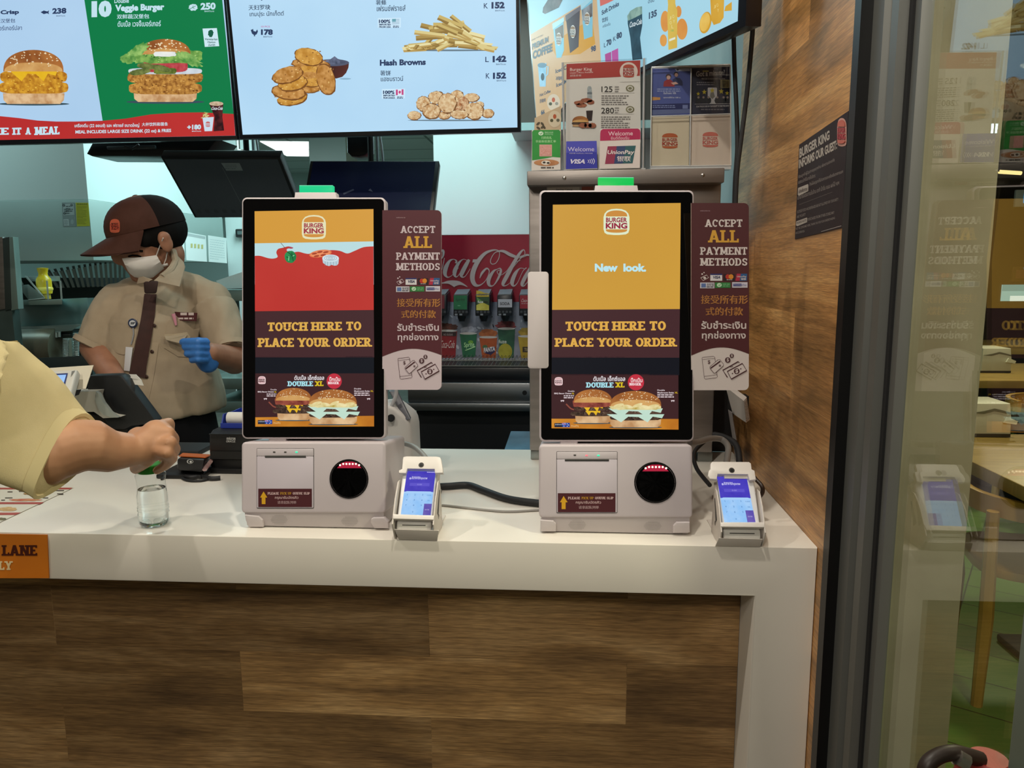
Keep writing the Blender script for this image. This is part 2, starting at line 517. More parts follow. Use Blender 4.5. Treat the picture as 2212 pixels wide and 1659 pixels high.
class Panel:
    """a flat face at a real place; its prints are given in the photo's pixels and land on that face"""

    def __init__(s, O, N, lay=.00025):
        s.O = V3(O); s.N = V3(N).normalized(); s.mb = MB(); s.f = lambda x, y: (x, y); s.lay = lay

    def at(s, px, py, h=0):
        d = ray(px, py); k = s.N.dot(s.O - CAM) / s.N.dot(d)
        return CAM + d * k + s.N * h

    def p(s, x, y, l=0):
        return s.at(*s.f(x, y), l * s.lay)

    def poly(s, pts, m, l=1):
        try:
            vs = [s.mb.bm.verts.new(s.p(x, y, l)) for x, y in pts]
            f = s.mb.bm.faces.new(vs); f.material_index = s.mb.mi(m)
        except ValueError: pass
        return s

    def rect(s, x0, y0, x1, y1, m, l=1, sl=0):
        return s.poly([(x0, y0), (x1, y0 + sl), (x1, y1 + sl), (x0, y1)], m, l)

    def rr(s, x0, y0, x1, y1, r):
        out = []
        for cx, cy, a in ((x1 - r, y0 + r, -90), (x1 - r, y1 - r, 0), (x0 + r, y1 - r, 90), (x0 + r, y0 + r, 180)):
            for j in range(6):
                g = math.radians(a + 18 * j); out.append((cx + r * math.cos(g), cy + r * math.sin(g)))
        return out

    def rrect(s, x0, y0, x1, y1, r, m, l=1):
        return s.poly(s.rr(x0, y0, x1, y1, r), m, l)

    def ell(s, cx, cy, rx, ry, m, l=1, a0=0, a1=360, n=28, rot=0, jag=0, seed=0):
        rnd = random.Random(seed + int(cx * 7 + cy * 13)); pts = []
        full = abs(a1 - a0) >= 360
        cr, sr = math.cos(math.radians(rot)), math.sin(math.radians(rot))
        for j in range(n if full else n + 1):
            g = math.radians(a0 + (a1 - a0) * j / n); k = 1 + jag * (rnd.random() - .5)
            x, y = rx * k * math.cos(g), ry * k * math.sin(g)
            pts.append((cx + x * cr - y * sr, cy + x * sr + y * cr))
        return s.poly(pts, m, l)

    def stroke(s, pts, w, m, l=1, sm=0, closed=False):
        q = [(*p, w) if len(p) == 2 else p for p in pts]
        if sm: q = spline(q, sm, closed)
        n = len(q)
        if closed: q = q + [q[0]]
        L_, R_ = [], []
        for k in range(len(q)):
            if closed: a, b = q[(k - 1) % n], q[(k + 1) % n]
            else: a, b = q[max(k - 1, 0)], q[min(k + 1, n - 1)]
            dx, dy = b[0] - a[0], b[1] - a[1]; d = math.hypot(dx, dy) or 1; h = q[k][2] / 2
            L_.append((q[k][0] - dy / d * h, q[k][1] + dx / d * h)); R_.append((q[k][0] + dy / d * h, q[k][1] - dx / d * h))
        i = s.mb.mi(m)
        A = [s.mb.bm.verts.new(s.p(*v, l + k * .004)) for k, v in enumerate(L_)]; B = [s.mb.bm.verts.new(s.p(*v, l + k * .004)) for k, v in enumerate(R_)]
        for k in range(len(q) - 1):
            f = s.mb.bm.faces.new([A[k], A[k + 1], B[k + 1], B[k]]); f.material_index = i
        return s

    def text(s, body, x0, y0, x1, y1, m, l=2, b=.012, sl=0, slab=0, skew=0):
        if any('\u4e00' <= ch <= '\u9fff' for ch in body):
            if b > 0:   # a heavier weight of these signs: two prints a hair apart
                e = (y1 - y0) * .035; s.text(body, x0 + e, y0, x1 + e, y1, m, l + .02, -1, sl); x1 -= e
            b = 0
        vs, fs = slab_mesh(body, slab) if slab else font_mesh(body, b)
        if not vs: return s
        ax = min(v[0] for v in vs); bx = max(v[0] for v in vs); ay = min(v[1] for v in vs); by = max(v[1] for v in vs)
        i = s.mb.mi(m); out = []
        lay = [0] * len(vs)
        if slab:
            for k, f in enumerate(fs):
                for j in f: lay[j] = k * .02
        for (vx, vy), dl in zip(vs, lay):
            u = (vx - ax) / max(bx - ax, 1e-6); v = (by - vy) / max(by - ay, 1e-6)
            out.append(s.mb.bm.verts.new(s.p(x0 + (x1 - x0) * u + skew * (1 - v), y0 + (y1 - y0) * v + sl * u, l + dl)))
        for f in fs:
            try: s.mb.bm.faces.new([out[k] for k in f]).material_index = i
            except ValueError: pass
        return s

    def lines(s, x0, y0, x1, n, dy, h, m, l=2, seed=1, sl=0):
        """rows of print too small to read"""
        rnd = random.Random(seed)
        for k in range(n):
            x = x0; e = x1 - (x1 - x0) * (.45 * rnd.random() if k % 3 == 2 else .1 * rnd.random())
            while x < e:
                w = min(h * (1.2 + 2.4 * rnd.random()), e - x)
                o = sl * (x - x0) / max(x1 - x0, 1)
                s.rect(x, y0 + k * dy + o, x + w, y0 + k * dy + h + o, m, l); x += w + h * .6
        return s

    def build(s, name, parent=None, label=None):
        # every printed face looks out along the panel's normal
        for f in s.mb.bm.faces:
            f.normal_update()
            if f.normal.dot(s.N) < 0: f.normal_flip()
        return s.mb.build(name, parent, label, smooth='art')


def logo(P, cx, cy, w, h, bun, txt, l=2, bg=None, sk=0):
    """burger shaped emblem with two words between the bun halves"""
    x0, x1, y0, y1 = cx - w / 2, cx + w / 2, cy - h / 2, cy + h / 2
    if bg:
        g = w * .10
        P.poly([(x0 - g + (x1 - x0 + 2 * g) * u, y) for u, y in
                [(0, y0 + h * .3), (.04, y0 + h * .14), (.14, y0 + h * .01), (.3, y0 - h * .06), (.5, y0 - h * .08), (.7, y0 - h * .06), (.86, y0 + h * .01), (.96, y0 + h * .14), (1, y0 + h * .3),
                 (1, y1 - h * .16), (.96, y1), (.86, y1 + h * .07), (.6, y1 + h * .1), (.4, y1 + h * .1), (.14, y1 + h * .07), (.04, y1), (0, y1 - h * .16)]], bg, l)
    a = [(x0 + w * (.5 - .5 * math.cos(math.pi * j / 12)), y0 + h * .27 - h * .27 * math.sin(math.pi * j / 12) ** .75) for j in range(13)]
    P.poly(a, bun, l + 1)
    b = [(x0 + w * (.5 + .5 * math.cos(math.pi * j / 12)), y1 - h * .15 + h * .15 * math.sin(math.pi * j / 12) ** .6) for j in range(13)]
    P.poly(b, bun, l + 1)
    P.text('BURGER', x0 + w * .01, y0 + h * .32, x1 - w * .01, y0 + h * .535, txt, l + 1, .03)
    P.text('KING', x0 + w * .0, y0 + h * .56, x1 - w * .0, y0 + h * .82, txt, l + 1, .04)


def burger(P, cx, by, w, h, layers, seed=3, mk=E, l=2, seeds=True):
    """a burger picture: layers from the bottom, each (kind, y0, y1, spread) in shares of h"""
    rnd = random.Random(seed)
    X = lambda u: cx + u * w / 2
    Y = lambda v: by - v * h
    P.ell(cx, by, w * .52, h * .03, mk('#39505a'), l - 1)
    for kind, a, b, sp in layers:
        if kind == 'heel':
            P.poly([(X(-sp), Y(b)), (X(sp), Y(b)), (X(sp * .98), Y(a + (b - a) * .35)), (X(sp * .86), Y(a)), (X(-sp * .86), Y(a)), (X(-sp * .98), Y(a + (b - a) * .35))], mk('#b98a5c', c2='#e0bd90', scale=45), l)
        elif kind == 'dome':
            pts = [(X(sp * math.cos(math.pi * j / 20)), Y(a + (b - a) * math.sin(math.pi * j / 20) ** .8)) for j in range(21)]
            P.poly(pts, mk('#8a4f26', c2='#b9773c', scale=18), l)
            P.poly([(X(sp * .97 * math.cos(math.pi * j / 20)), Y(a + (b - a) * .42 * math.sin(math.pi * j / 20) ** .8)) for j in range(21)], mk('#c08a4c', c2='#d6a868', scale=30), l + .5)
            if seeds:
                for k in range(46):
                    t = rnd.uniform(.14, .86) * math.pi; q = rnd.uniform(.35, .97)
                    P.ell(X(sp * .94 * math.cos(t) * (.5 + .5 * q)), Y(a + (b - a) * q * math.sin(t) ** .8), w * .011, w * .008, mk('#ead9b4'), l + 1, n=7)
        else:
            c, c2, sc, jag = {'patty': ('#5e3c25', '#a8743c', 90, .1), 'veg': ('#8d5a26', '#cc9548', 110, .06), 'fish': ('#a86a1c', '#d9a032', 80, .05), 'beef': ('#2d2019', '#5d4638', 120, .1), 'tomato': ('#a8323a', '#c9545a', 60, 0),
                              'onion': ('#d5dde4', '#b9c4cc', 40, 0), 'lettuce': ('#3f7d34', '#8cb85c', 60, .42), 'cheese': ('#dfae1c', '#e9bd2e', 20, 0), 'swiss': ('#b7d7c4', '#c9e2d2', 20, 0), 'mayo': ('#d9dfe0', '#f0f0ea', 30, .2),
                              'bacon': ('#6d2a26', '#b0604a', 70, .3), 'pickle': ('#4d5f25', '#7d8a3a', 60, .15), 'mush': ('#b39a3e', '#e3d8a0', 70, .2)}[kind]
            mat = mk(c, c2=c2, scale=sc)
            if kind in ('cheese', 'swiss'):
                P.poly([(X(-sp), Y(b)), (X(sp), Y(b)), (X(sp * .92), Y(b - (b - a) * .5)), (X(sp * .6), Y(b - (b - a) * .3)), (X(sp * .42), Y(a)), (X(sp * .1), Y(b - (b - a) * .35)), (X(-sp * .25), Y(b - (b - a) * .3)),
                        (X(-sp * .5), Y(a)), (X(-sp * .8), Y(b - (b - a) * .4))], mat, l)
            else:
                pts = []
                n = 26
                for j in range(n):
                    g = 2 * math.pi * j / n
                    ex = math.copysign(abs(math.cos(g)) ** .45, math.cos(g)); ey = math.copysign(abs(math.sin(g)) ** .55, math.sin(g))
                    k = 1 + jag * (rnd.random() - .5)
                    pts.append((X(sp * ex * (1 + .3 * (k - 1))), Y((a + b) / 2 + (b - a) / 2 * ey * k)))
                P.poly(pts, mat, l)
                if kind in ('veg', 'patty', 'fish', 'beef', 'lettuce'):
                    hi = mk({'veg': '#dba95c', 'patty': '#c08a52', 'fish': '#e8bd4c', 'beef': '#7a6555', 'lettuce': '#aacd7c'}[kind])
                    lo = mk({'veg': '#6b4018', 'patty': '#402415', 'fish': '#875114', 'beef': '#1a1310', 'lettuce': '#2c5c28'}[kind])
                    for k in range(26):
                        u = rnd.uniform(-.9, .9) * sp; v = a + (b - a) * rnd.uniform(.12, .9)
                        P.ell(X(u), Y(v), w * rnd.uniform(.006, .02), h * rnd.uniform(.006, .014), hi if rnd.random() < .55 else lo, l + .4, n=6, jag=.6, seed=k)
        l += 1


# ================================================ the setting
def sbox(name, a, c, m, bev=0):
    b = MB(); b.box(a, c, m, bev); return struct(b.build(name))


XW, XG = .395, .430
WALLW = WOOD('wall_boards', ('#80603a', '#ab7e4e', '#c69b66'), 'yz', .62, .15, .2, .03, rough=.36, spec=.45, grain=.8)
PANELW = WOOD('counter_boards', ('#654f38', '#866a49', '#a48864'), 'xz', .705, .119, 4.428, .243, rough=.5, spec=.25)
TILE = M('#6f6a60', .4, c2='#5e5a52', scale=6)
sbox('floor', (-6, -2.2, -.05), (.43, 9, 0), TILE)
# dining floor of square tiles
mt, nt, bs = _new('dining_tiles')
tc = nt.nodes.new('ShaderNodeTexCoord'); bk = nt.nodes.new('ShaderNodeTexBrick')
mpp = nt.nodes.new('ShaderNodeMapping'); mpp.inputs['Rotation'].default_value = (0, 0, .55)
nt.links.new(tc.outputs['Object'], mpp.inputs[0]); nt.links.new(mpp.outputs[0], bk.inputs['Vector'])
bk.offset = 0; bk.inputs['Scale'].default_value = 1; bk.inputs['Brick Width'].default_value = .22; bk.inputs['Row Height'].default_value = .22
bk.inputs['Mortar Size'].default_value = .003
bk.inputs['Color1'].default_value = lin('#628238'); bk.inputs['Color2'].default_value = lin('#527430'); bk.inputs['Mortar'].default_value = lin('#27301a')
nt.links.new(bk.outputs[0], bs.inputs['Base Color']); bs.inputs['Roughness'].default_value = .35
sbox('floor_dining', (.43, -2.2, -.05), (6, 9, 0), mt)
sbox('wall_right', (XW, 1.142, 0), (XW + .03, 1.845, 2.6), WALLW)
sbox('wall_right_rear', (XW, 1.845, 0), (XW + .03, 3.42, 2.6), M('#8f9896', .6))
sbox('trim_1', (.3946, 1.124, 0), (.43, 1.142, 2.6), M('#6d6e6e', .4, .5))
sbox('trim_2', (.388, 1.100, 0), (.43, 1.124, 2.6), M('#08080a', .4))
# glazed partition: an aluminium jamb and a clear pane
win = bpy.data.objects.new('window_1', None); COL.objects.link(win); win.location = (.43, .95, 0); struct(win)
b = MB()
ALU = M('#747571', .48, .5, c2='#6a6b68', scale=4, stretch=(1, 1, .1))
prof = [(.432, 1.100), (.404, 1.100), (.404, 1.064), (.413, 1.061), (.413, 1.042), (.404, 1.039), (.404, 1.018), (.419, 1.016), (.419, .990), (.428, .986), (.432, .986)]
b.prism([V3((x, y, 0)) for x, y in prof], (0, 0, 2.6), ALU, cap0=True)
b.build('window_frame', win)
b = MB(); b.box((.4155, 1.006, .0), (.4188, 1.0155, 2.6), BLACKM)
b.build('gasket', win)
b = MB(); b.box((.4305, -1.2, 0), (.4345, .987, 2.6), PANE('window_glass', (.93, .945, .885, 1), 1.0, 1.75))
b.build('pane', win)
b = MB(); b.box((.4265, .57, 0), (.446, .70, 1.116), M('#6f7b70', .4, .5), .003)
b.build('stile', win, 'grey upright door stile')
# square plastered column standing beyond the glass
ck = MB(); cyf = 1.60
ctop, cbot = PY(2169, 255, cyf), PY(2117, 840, cyf)
BEIGE = M('#a59e88', .6, spec=.2, c2='#989079', scale=7, bump=.15, bscale=60)
ck.box((.50, cyf, 0), ((ctop.x + cbot.x) / 2, cyf + .42, 2.65), BEIGE, .006)
struct(ck.build('column'))
# dining room shell
DARKW = M('#3a2f25', .5, c2='#2b231b', scale=3)
sbox('wall_dining_far', (.43, 7.6, 0), (6, 7.7, 2.7), DARKW)
sbox('wall_dining_side', (5, -2.2, 0), (5.1, 9, 2.7), DARKW)
sbox('ceiling_dining', (.43, -2.2, 2.65), (6, 9, 2.7), M('#4a443a', .8))
# kitchen shell
CYANW = M('#dfe8e4', .65)
PX0 = PY(938, 400, 3.42).x
sbox('wall_back', (PX0, 3.42, 0), (.43, 3.60, 2.5), CYANW)
sbox('wall_kitchen_far', (-7, 8.8, 0), (.43, 8.9, 2.6), M('#b9cdc8', .7))
sbox('wall_kitchen_left', (-5.2, 2.2, 0), (-5.1, 8.8, 2.6), M('#8fa39d', .7))
mt, nt, bs = _new('ceiling_tiles')
tc = nt.nodes.new('ShaderNodeTexCoord'); bk = nt.nodes.new('ShaderNodeTexBrick'); nt.links.new(tc.outputs['Object'], bk.inputs['Vector'])
bk.offset = 0; bk.inputs['Scale'].default_value = 1; bk.inputs['Brick Width'].default_value = 1.2; bk.inputs['Row Height'].default_value = .6; bk.inputs['Mortar Size'].default_value = .012
bk.inputs['Color1'].default_value = lin('#c3d0cb'); bk.inputs['Color2'].default_value = lin('#b6c4bf'); bk.inputs['Mortar'].default_value = lin('#6f7f7a')
nt.links.new(bk.outputs[0], bs.inputs['Base Color']); bs.inputs['Roughness'].default_value = .8
sbox('ceiling', (-7, 2.55, 2.5), (.43, 9, 2.55), mt)
sbox('ceiling_beam', (PY(1105, 270, 3.2).x, 3.16, PY(1130, 270, 3.2).z), (.43, 3.40, 2.5), M('#4a4039', .7))
zz = PY(1130, 270, 3.2).z
sbox('trim_6', (PY(1105, 270, 3.2).x, 3.15, zz - .03), (.43, 3.41, zz), M('#9fb3b0', .5))
# square pillar in the deep kitchen and the recessed ceiling lamp
pl, pr = PY(668, 320, 5.6).x, PY(747, 320, 5.6).x
sbox('pillar', (pl, 5.6, 0), (pr, 5.9, 2.5), M('#c5cfcc', .6))
q = [PZ(*p, 2.492) for p in cp('B', (258, 968), (590, 972), (592, 1068), (440, 1066))]
b = MB(); b.prism(q, (0, 0, .006), E('#f4fffc', 1.5))
tag(b.build('ceiling_lamp'), 'recessed white fluorescent panel glowing in the kitchen ceiling', 'ceiling light')
t = thing('fire_sprinkler', 'small chrome sprinkler head hanging from the kitchen ceiling', 'sprinkler', PY(514.5, 318, 4.2))
c = PY(514.5, 324, 4.2)
b = MB(); b.tube([c + V3((0, 0, .42)), c], .012, STEEL, 8); b.build('stem', t)
b = MB(); b.lathe(c, [(.002, .004), (.04, .0), (.04, -.006), (.002, -.008)], STEEL, 16)
for s_ in (-1, 1): b.tube([c + V3((s_ * .012, 0, 0)), c + V3((s_ * .016, 0, -.02)), c + V3((0, 0, -.04))], .004, STEEL, 6)
b.build('deflector', t)

# ================================================ the counter
ctr = thing('counter', 'long white counter with wood plank front running along the picture', 'counter', (-.4, 1.3, 0))
ZT = .961
WORK = M('#e4ded4', .3, c2='#e0dad0', scale=4, spec=.5)
b = MB()
b.prism([V3((-2.2, 1.167, z)) if k else V3((-2.2, 1.167, z)) for k, z in ()] or
        [V3((x, 1.167, z)) for x, z in ((-2.2, .878), (.300, .878), (.300, 0), (.3945, 0), (.3945, ZT), (-2.2, ZT))], (0, .633, 0), WORK, bev=.003)
b.build('worktop', ctr)
b = MB(); b.box((-2.2, 1.255, .001), (.299, 1.275, .877), PANELW)
b.build('front_panel', ctr, 'brown wood plank front')
# orange queue sign on the front edge
P = Panel((0, 1.1645, .92), (0, -1, 0)); pm = lambda c, **k: M(c, .45, **k)
P.poly([(-330, 1149), (101.5, 1155.5), (105.5, 1249), (-330, 1249)], pm('#d67a1e', c2='#cc7119', scale=6), 0)
P.f = crop('G')
P.text('LANE', 14, 838, 298, 922, pm('#4a1710'), 2, slab=.27)
P.text('ONLY', -128, 965, 104, 1036, pm('#f0d9a8'), 2, slab=.27)
b = MB(); b.prism([P.at(*p, -.0003) for p in ((-330, 1149), (101.5, 1155.5), (105.5, 1249), (-330, 1249))], (0, .0016, 0), pm('#c96f1a'))
P.mb.merge(b.bm, pm('#c96f1a'))
tag(P.build('queue_sign'), 'orange lane sign stuck on the white counter edge', 'sign')
# menu mat on the worktop
P = Panel((0, 0, ZT + .0012), (0, 0, 1), .0002)
P.poly([(-420, 1052), (160, 1053), (0, 1128), (-45, 1149), (-420, 1145)], pm('#d9d4c6', spec=.3), 0)
P.f = crop('G')
red = pm('#a84338')
P.poly([(-300, 382), (580, 382), (556, 396), (-300, 396)], red)
P.poly([(-300, 497), (352, 497), (318, 514), (-300, 514)], red)
P.poly([(-300, 582), (168, 580), (120, 600), (-300, 600)], red)
for x, y, w_ in ((150, 408, 110), (320, 408, 70), (40, 460, 60), (430, 402, 80), (340, 460, 45), (60, 412, 40), (455, 428, 50), (10, 478, 30)):
    P.rect(x, y, x + w_, y + 8, pm('#4d3c2c'), 2)
for x, y, rx, ry, c, c2 in ((250, 430, 60, 12, '#b48a48', '#8a6a35'), (200, 480, 130, 10, '#b8503a', '#c98a5a'), (60, 553, 70, 17, '#b9905a', '#d8b27a'), (10, 632, 40, 10, '#4a4a30', '#7a6a40')):
    P.ell(x, y, rx, ry, pm(c, c2=c2, scale=120), 2, jag=.25)
tag(P.build('menu_mat'), 'printed food menu sheet lying on the counter left end', 'menu')
b = MB()

# ================================================ order kiosks
MAROON, YEL = '#4d2127', '#e6b232'
INK = M('#2d2624', .6)


def kiosk_screen(P, k):
    """lit advertisement of the touch screen; k=0 red picture, 1 yellow picture"""
    if k == 0:
        P.f = crop('H')
        P.poly([(298, 325), (1390, 305), (1391, 602), (299, 620)], E('#d2993c'), 1)
        P.poly([(299, 618), (1391, 600), (1393, 1000), (300, 1000)], E('#b9dbdf'), 1)
        hill = spline([(300, 735), (350, 735), (420, 755), (470, 760), (510, 745), (498, 705), (515, 672), (560, 660), (610, 648), (655, 662), (600, 670), (598, 690), (640, 705), (700, 697), (760, 712), (800, 716), (850, 700), (930, 690), (1010, 682), (1085, 690), (1150, 713), (1215, 690), (1300, 655), (1391, 648)], 4)
        P.poly(list(hill) + [(1393, 1232), (302, 1244)], E('#b8322c', c2='#bf3a32', scale=4), 2)
        P.stroke([(540, 616), (580, 665)], 4, E('#5a2a2a'), 3)
        P.ell(632, 662, 22, 8, E('#a8455a'), 3)
        P.ell(628, 745, 54, 56, E('#1d7a43', c2='#2a8f50', scale=70), 3, jag=.08)
        for q in ([(600, 700), (625, 715), (640, 735)], [(590, 745), (612, 752)], [(640, 705), (650, 760), (655, 785)], [(615, 740), (612, 780)], [(645, 740), (665, 730)]): P.stroke(q, 7, E('#8fd0a0') if q[0][0] % 10 else E('#0d4f2c'), 4)
        P.ell(905, 715, 104, 34, E('#e0774a'), 4, rot=-8); P.ell(905, 715, 92, 27, E('#ea8f60'), 5, rot=-8)
        for a, c_ in ((850, 715), (900, 700), (955, 702), (930, 728), (870, 738)): P.ell(a, c_, 26, 9, E('#a8452c'), 6, rot=-10)
        P.poly([(922, 760), (1075, 755), (1070, 808), (1055, 824), (1030, 826), (1005, 818), (985, 830), (960, 824), (928, 800)], E('#b9ccd6'), 5)
        P.ell(998, 757, 76, 33, E('#d3e2ea'), 6)
        for r_ in (.75, .5, .25): P.stroke([(998 + 76 * r_ * math.cos(t * .35), 757 + 30 * r_ * math.sin(t * .35)) for t in range(18)], 3.5, E('#7d97a5'), 7, closed=True)
        for x in (950, 972, 1000, 1025, 1050): P.stroke([(x, 790), (x + (x - 998) * .06, 826)], 3, E('#6c8795'), 7)
        logo(P, 844, 470, 184, 190, E('#cf8f3f'), E('#a03a46'), 3, E('#e2dfb6'))
        logo(P, 844, 470, 184, 190, E('#cf8f3f'), E('#a03a46'), 6)
        P.poly([(302, 1244), (1393, 1232), (1397, 1668), (305, 1668)], E('#43272a'), 1)
        gold = E('#d9a94e')
        P.text('TOUCH HERE TO', 418, 1346, 1280, 1428, gold, 3, slab=.28, sl=-8)
        P.text('PLACE YOUR ORDER', 326, 1490, 1380, 1574, gold, 3, slab=.28, sl=-4)
        P.f = crop('I')
        B = lambda x, y: (x, y)
        P.poly([(304, 384), (1395, 380), (1395, 540), (304, 540)], E('#10141c'), 1)
        P.poly([(304, 538), (1395, 538), (1396, 1026), (305, 1028)], E('#3d2224'), 1)
        fx = lambda x, y: crop('I')(x, y)
    else:
        P.f = crop('M')
        P.poly([(372, 325), (1463, 310), (1456, 1215), (366, 1222)], E('#c8963a', c2='#cd9c3c', scale=3), 1)
        logo(P, 915, 470, 184, 190, E('#c98a3e'), E('#95233f'), 3, E('#dce8c8'))
        logo(P, 915, 470, 184, 190, E('#c98a3e'), E('#95233f'), 6)
        P.text('New  look.', 730, 828, 1168, 897, E('#b9e3ea'), 3, .05)
        P.poly([(366, 1222), (1456, 1215), (1451, 1630), (363, 1630)], E('#43272a'), 1)
        gold = E('#dba84a')
        P.text('TOUCH HERE TO', 480, 1322, 1336, 1402, gold, 3, slab=.28, sl=-4)
        P.text('PLACE YOUR ORDER', 386, 1462, 1432, 1538, gold, 3, slab=.28, sl=-2)
        P.poly([(363, 1622), (1452, 1618), (1451, 1780), (362, 1780)], E('#10121a'), 1)
        # lower picture: same layout as the other kiosk
        s_ = (1348 - 337) / (1396 - 305)
        g = crop('N')
        fx = lambda x, y: g(337 + (x - 305) * s_, 325 + (y - 538) * (767 - 325) / (1026 - 538))
        P.f = fx
        P.poly([(304, 538), (1395, 538), (1396, 1026), (305, 1014)], E('#3d2224'), 1)
    # two burgers on a wooden board
    P.f = fx
    if k == 0: P.poly([(305, 942), (1396, 928), (1396, 1026), (305, 1028)], E('#b26a1e', c2='#d08a2e', scale=14), 2)
    else: P.poly([(305, 930), (1396, 932), (1396, 1026), (305, 1014)], E('#b26a1e', c2='#d08a2e', scale=14), 2)
    P.text('ดับเบิ้ล เอ็กซ์แอล', 664, 553, 938, 600, E('#e6dfe2'), 3, .02)
    P.text('DOUBLE', 600, 610, 838, 657, E('#a5dce6'), 3, slab=.3)
    P.text('XL', 852, 610, 932, 655, E('#d8bd22'), 3, slab=.3)
    P.ell(1030, 610, 70, 71, E('#bf3040'), 3)
    P.text('บิ๊กเบิ้ม', 986, 570, 1086, 610, E('#f2dede'), 4, .02); P.text('BIGGER', 972, 615, 1076, 638, E('#f2dede'), 4, slab=.3)
    logo(P, 366, 600, 58, 62, E('#d8aeb0'), E('#5a2a2e'), 3, E('#ead0d0'))
    logo(P, 366, 600, 58, 62, E('#d8aeb0'), E('#5a2a2e'), 6)
    wt_ = E('#dccdd0')
    P.text('Double', 446, 681, 502, 694, wt_, 3); P.text('BBQ Bacon Cheese', 328, 701, 476, 716, wt_, 3, .03); P.text('XL', 480, 701, 500, 716, E('#d0b01e'), 3, .03)
    P.lines(410, 724, 500, 2, 17, 9, wt_, 3, 4)
    P.text('Double', 1214, 672, 1278, 686, wt_, 3); P.text('Mushroom Swiss', 1214, 694, 1356, 708, wt_, 3, .03); P.text('XL', 1362, 694, 1390, 708, E('#d0b01e'), 3, .03)
    P.lines(1214, 716, 1360, 2, 18, 9, wt_, 3, 5)
    for x in (398, 1346): P.poly([(x - 16, 768), (x + 14, 766), (x + 16, 772), (x + 10, 782), (x + 6, 776), (x - 6, 776), (x - 10, 783), (x - 13, 776)], wt_, 3)
    burger(P, 660, 968, 330, 300, [('heel', 0, .22, .92), ('beef', .20, .34, 1.18), ('cheese', .22, .36, .4), ('beef', .36, .48, 1.0), ('cheese', .33, .52, .55), ('bacon', .46, .70, 1.05), ('mayo', .62, .72, .82), ('dome', .60, .99, 1.0)], 5, l=4)
    P.stroke([(430, 800), (470, 840), (500, 850)], 12, E('#8a4a3c'), 5, 3)
    burger(P, 1025, 1005, 440, 320, [('heel', 0, .22, 1.0), ('beef', .19, .34, 1.0), ('swiss', .14, .36, 1.12), ('beef', .36, .50, 1.02), ('swiss', .28, .52, 1.06), ('mush', .48, .66, 1.0), ('dome', .58, 1.0, 1.0)], 8, l=14)
    for x, y, a in ((880, 812, -14), (960, 822, 12), (1040, 812, -20), (1110, 826, 10), (1180, 818, -8)): P.ell(x, y, 46, 14, E('#d4c079', c2='#efe3b0', scale=60), 22, rot=a)
    P.rect(330, 968, 396, 1004, E('#1a2338'), 5); P.text('นำเข้าจาก', 336, 973, 390, 986, E('#c8cdd8'), 6)
    P.rect(394, 966, 462, 1004, E('#22459a'), 5); P.rect(394, 966, 428, 984, E('#8a95c8'), 6); P.stroke([(394, 966), (428, 984)], 4, E('#c03040'), 7)
    for x, y in ((440, 975), (450, 985), (440, 996), (412, 995)): P.ell(x, y, 4, 4, E('#dfe5f5'), 6, n=6)
    P.text('วัวแท้ๆ', 472, 984, 536, 1004, E('#e8c48a'), 5, .01)


TILT = math.radians(8.5)
KN = V3((0, -math.cos(TILT), math.sin(TILT))); KV = V3((0, math.sin(TILT), math.cos(TILT)))


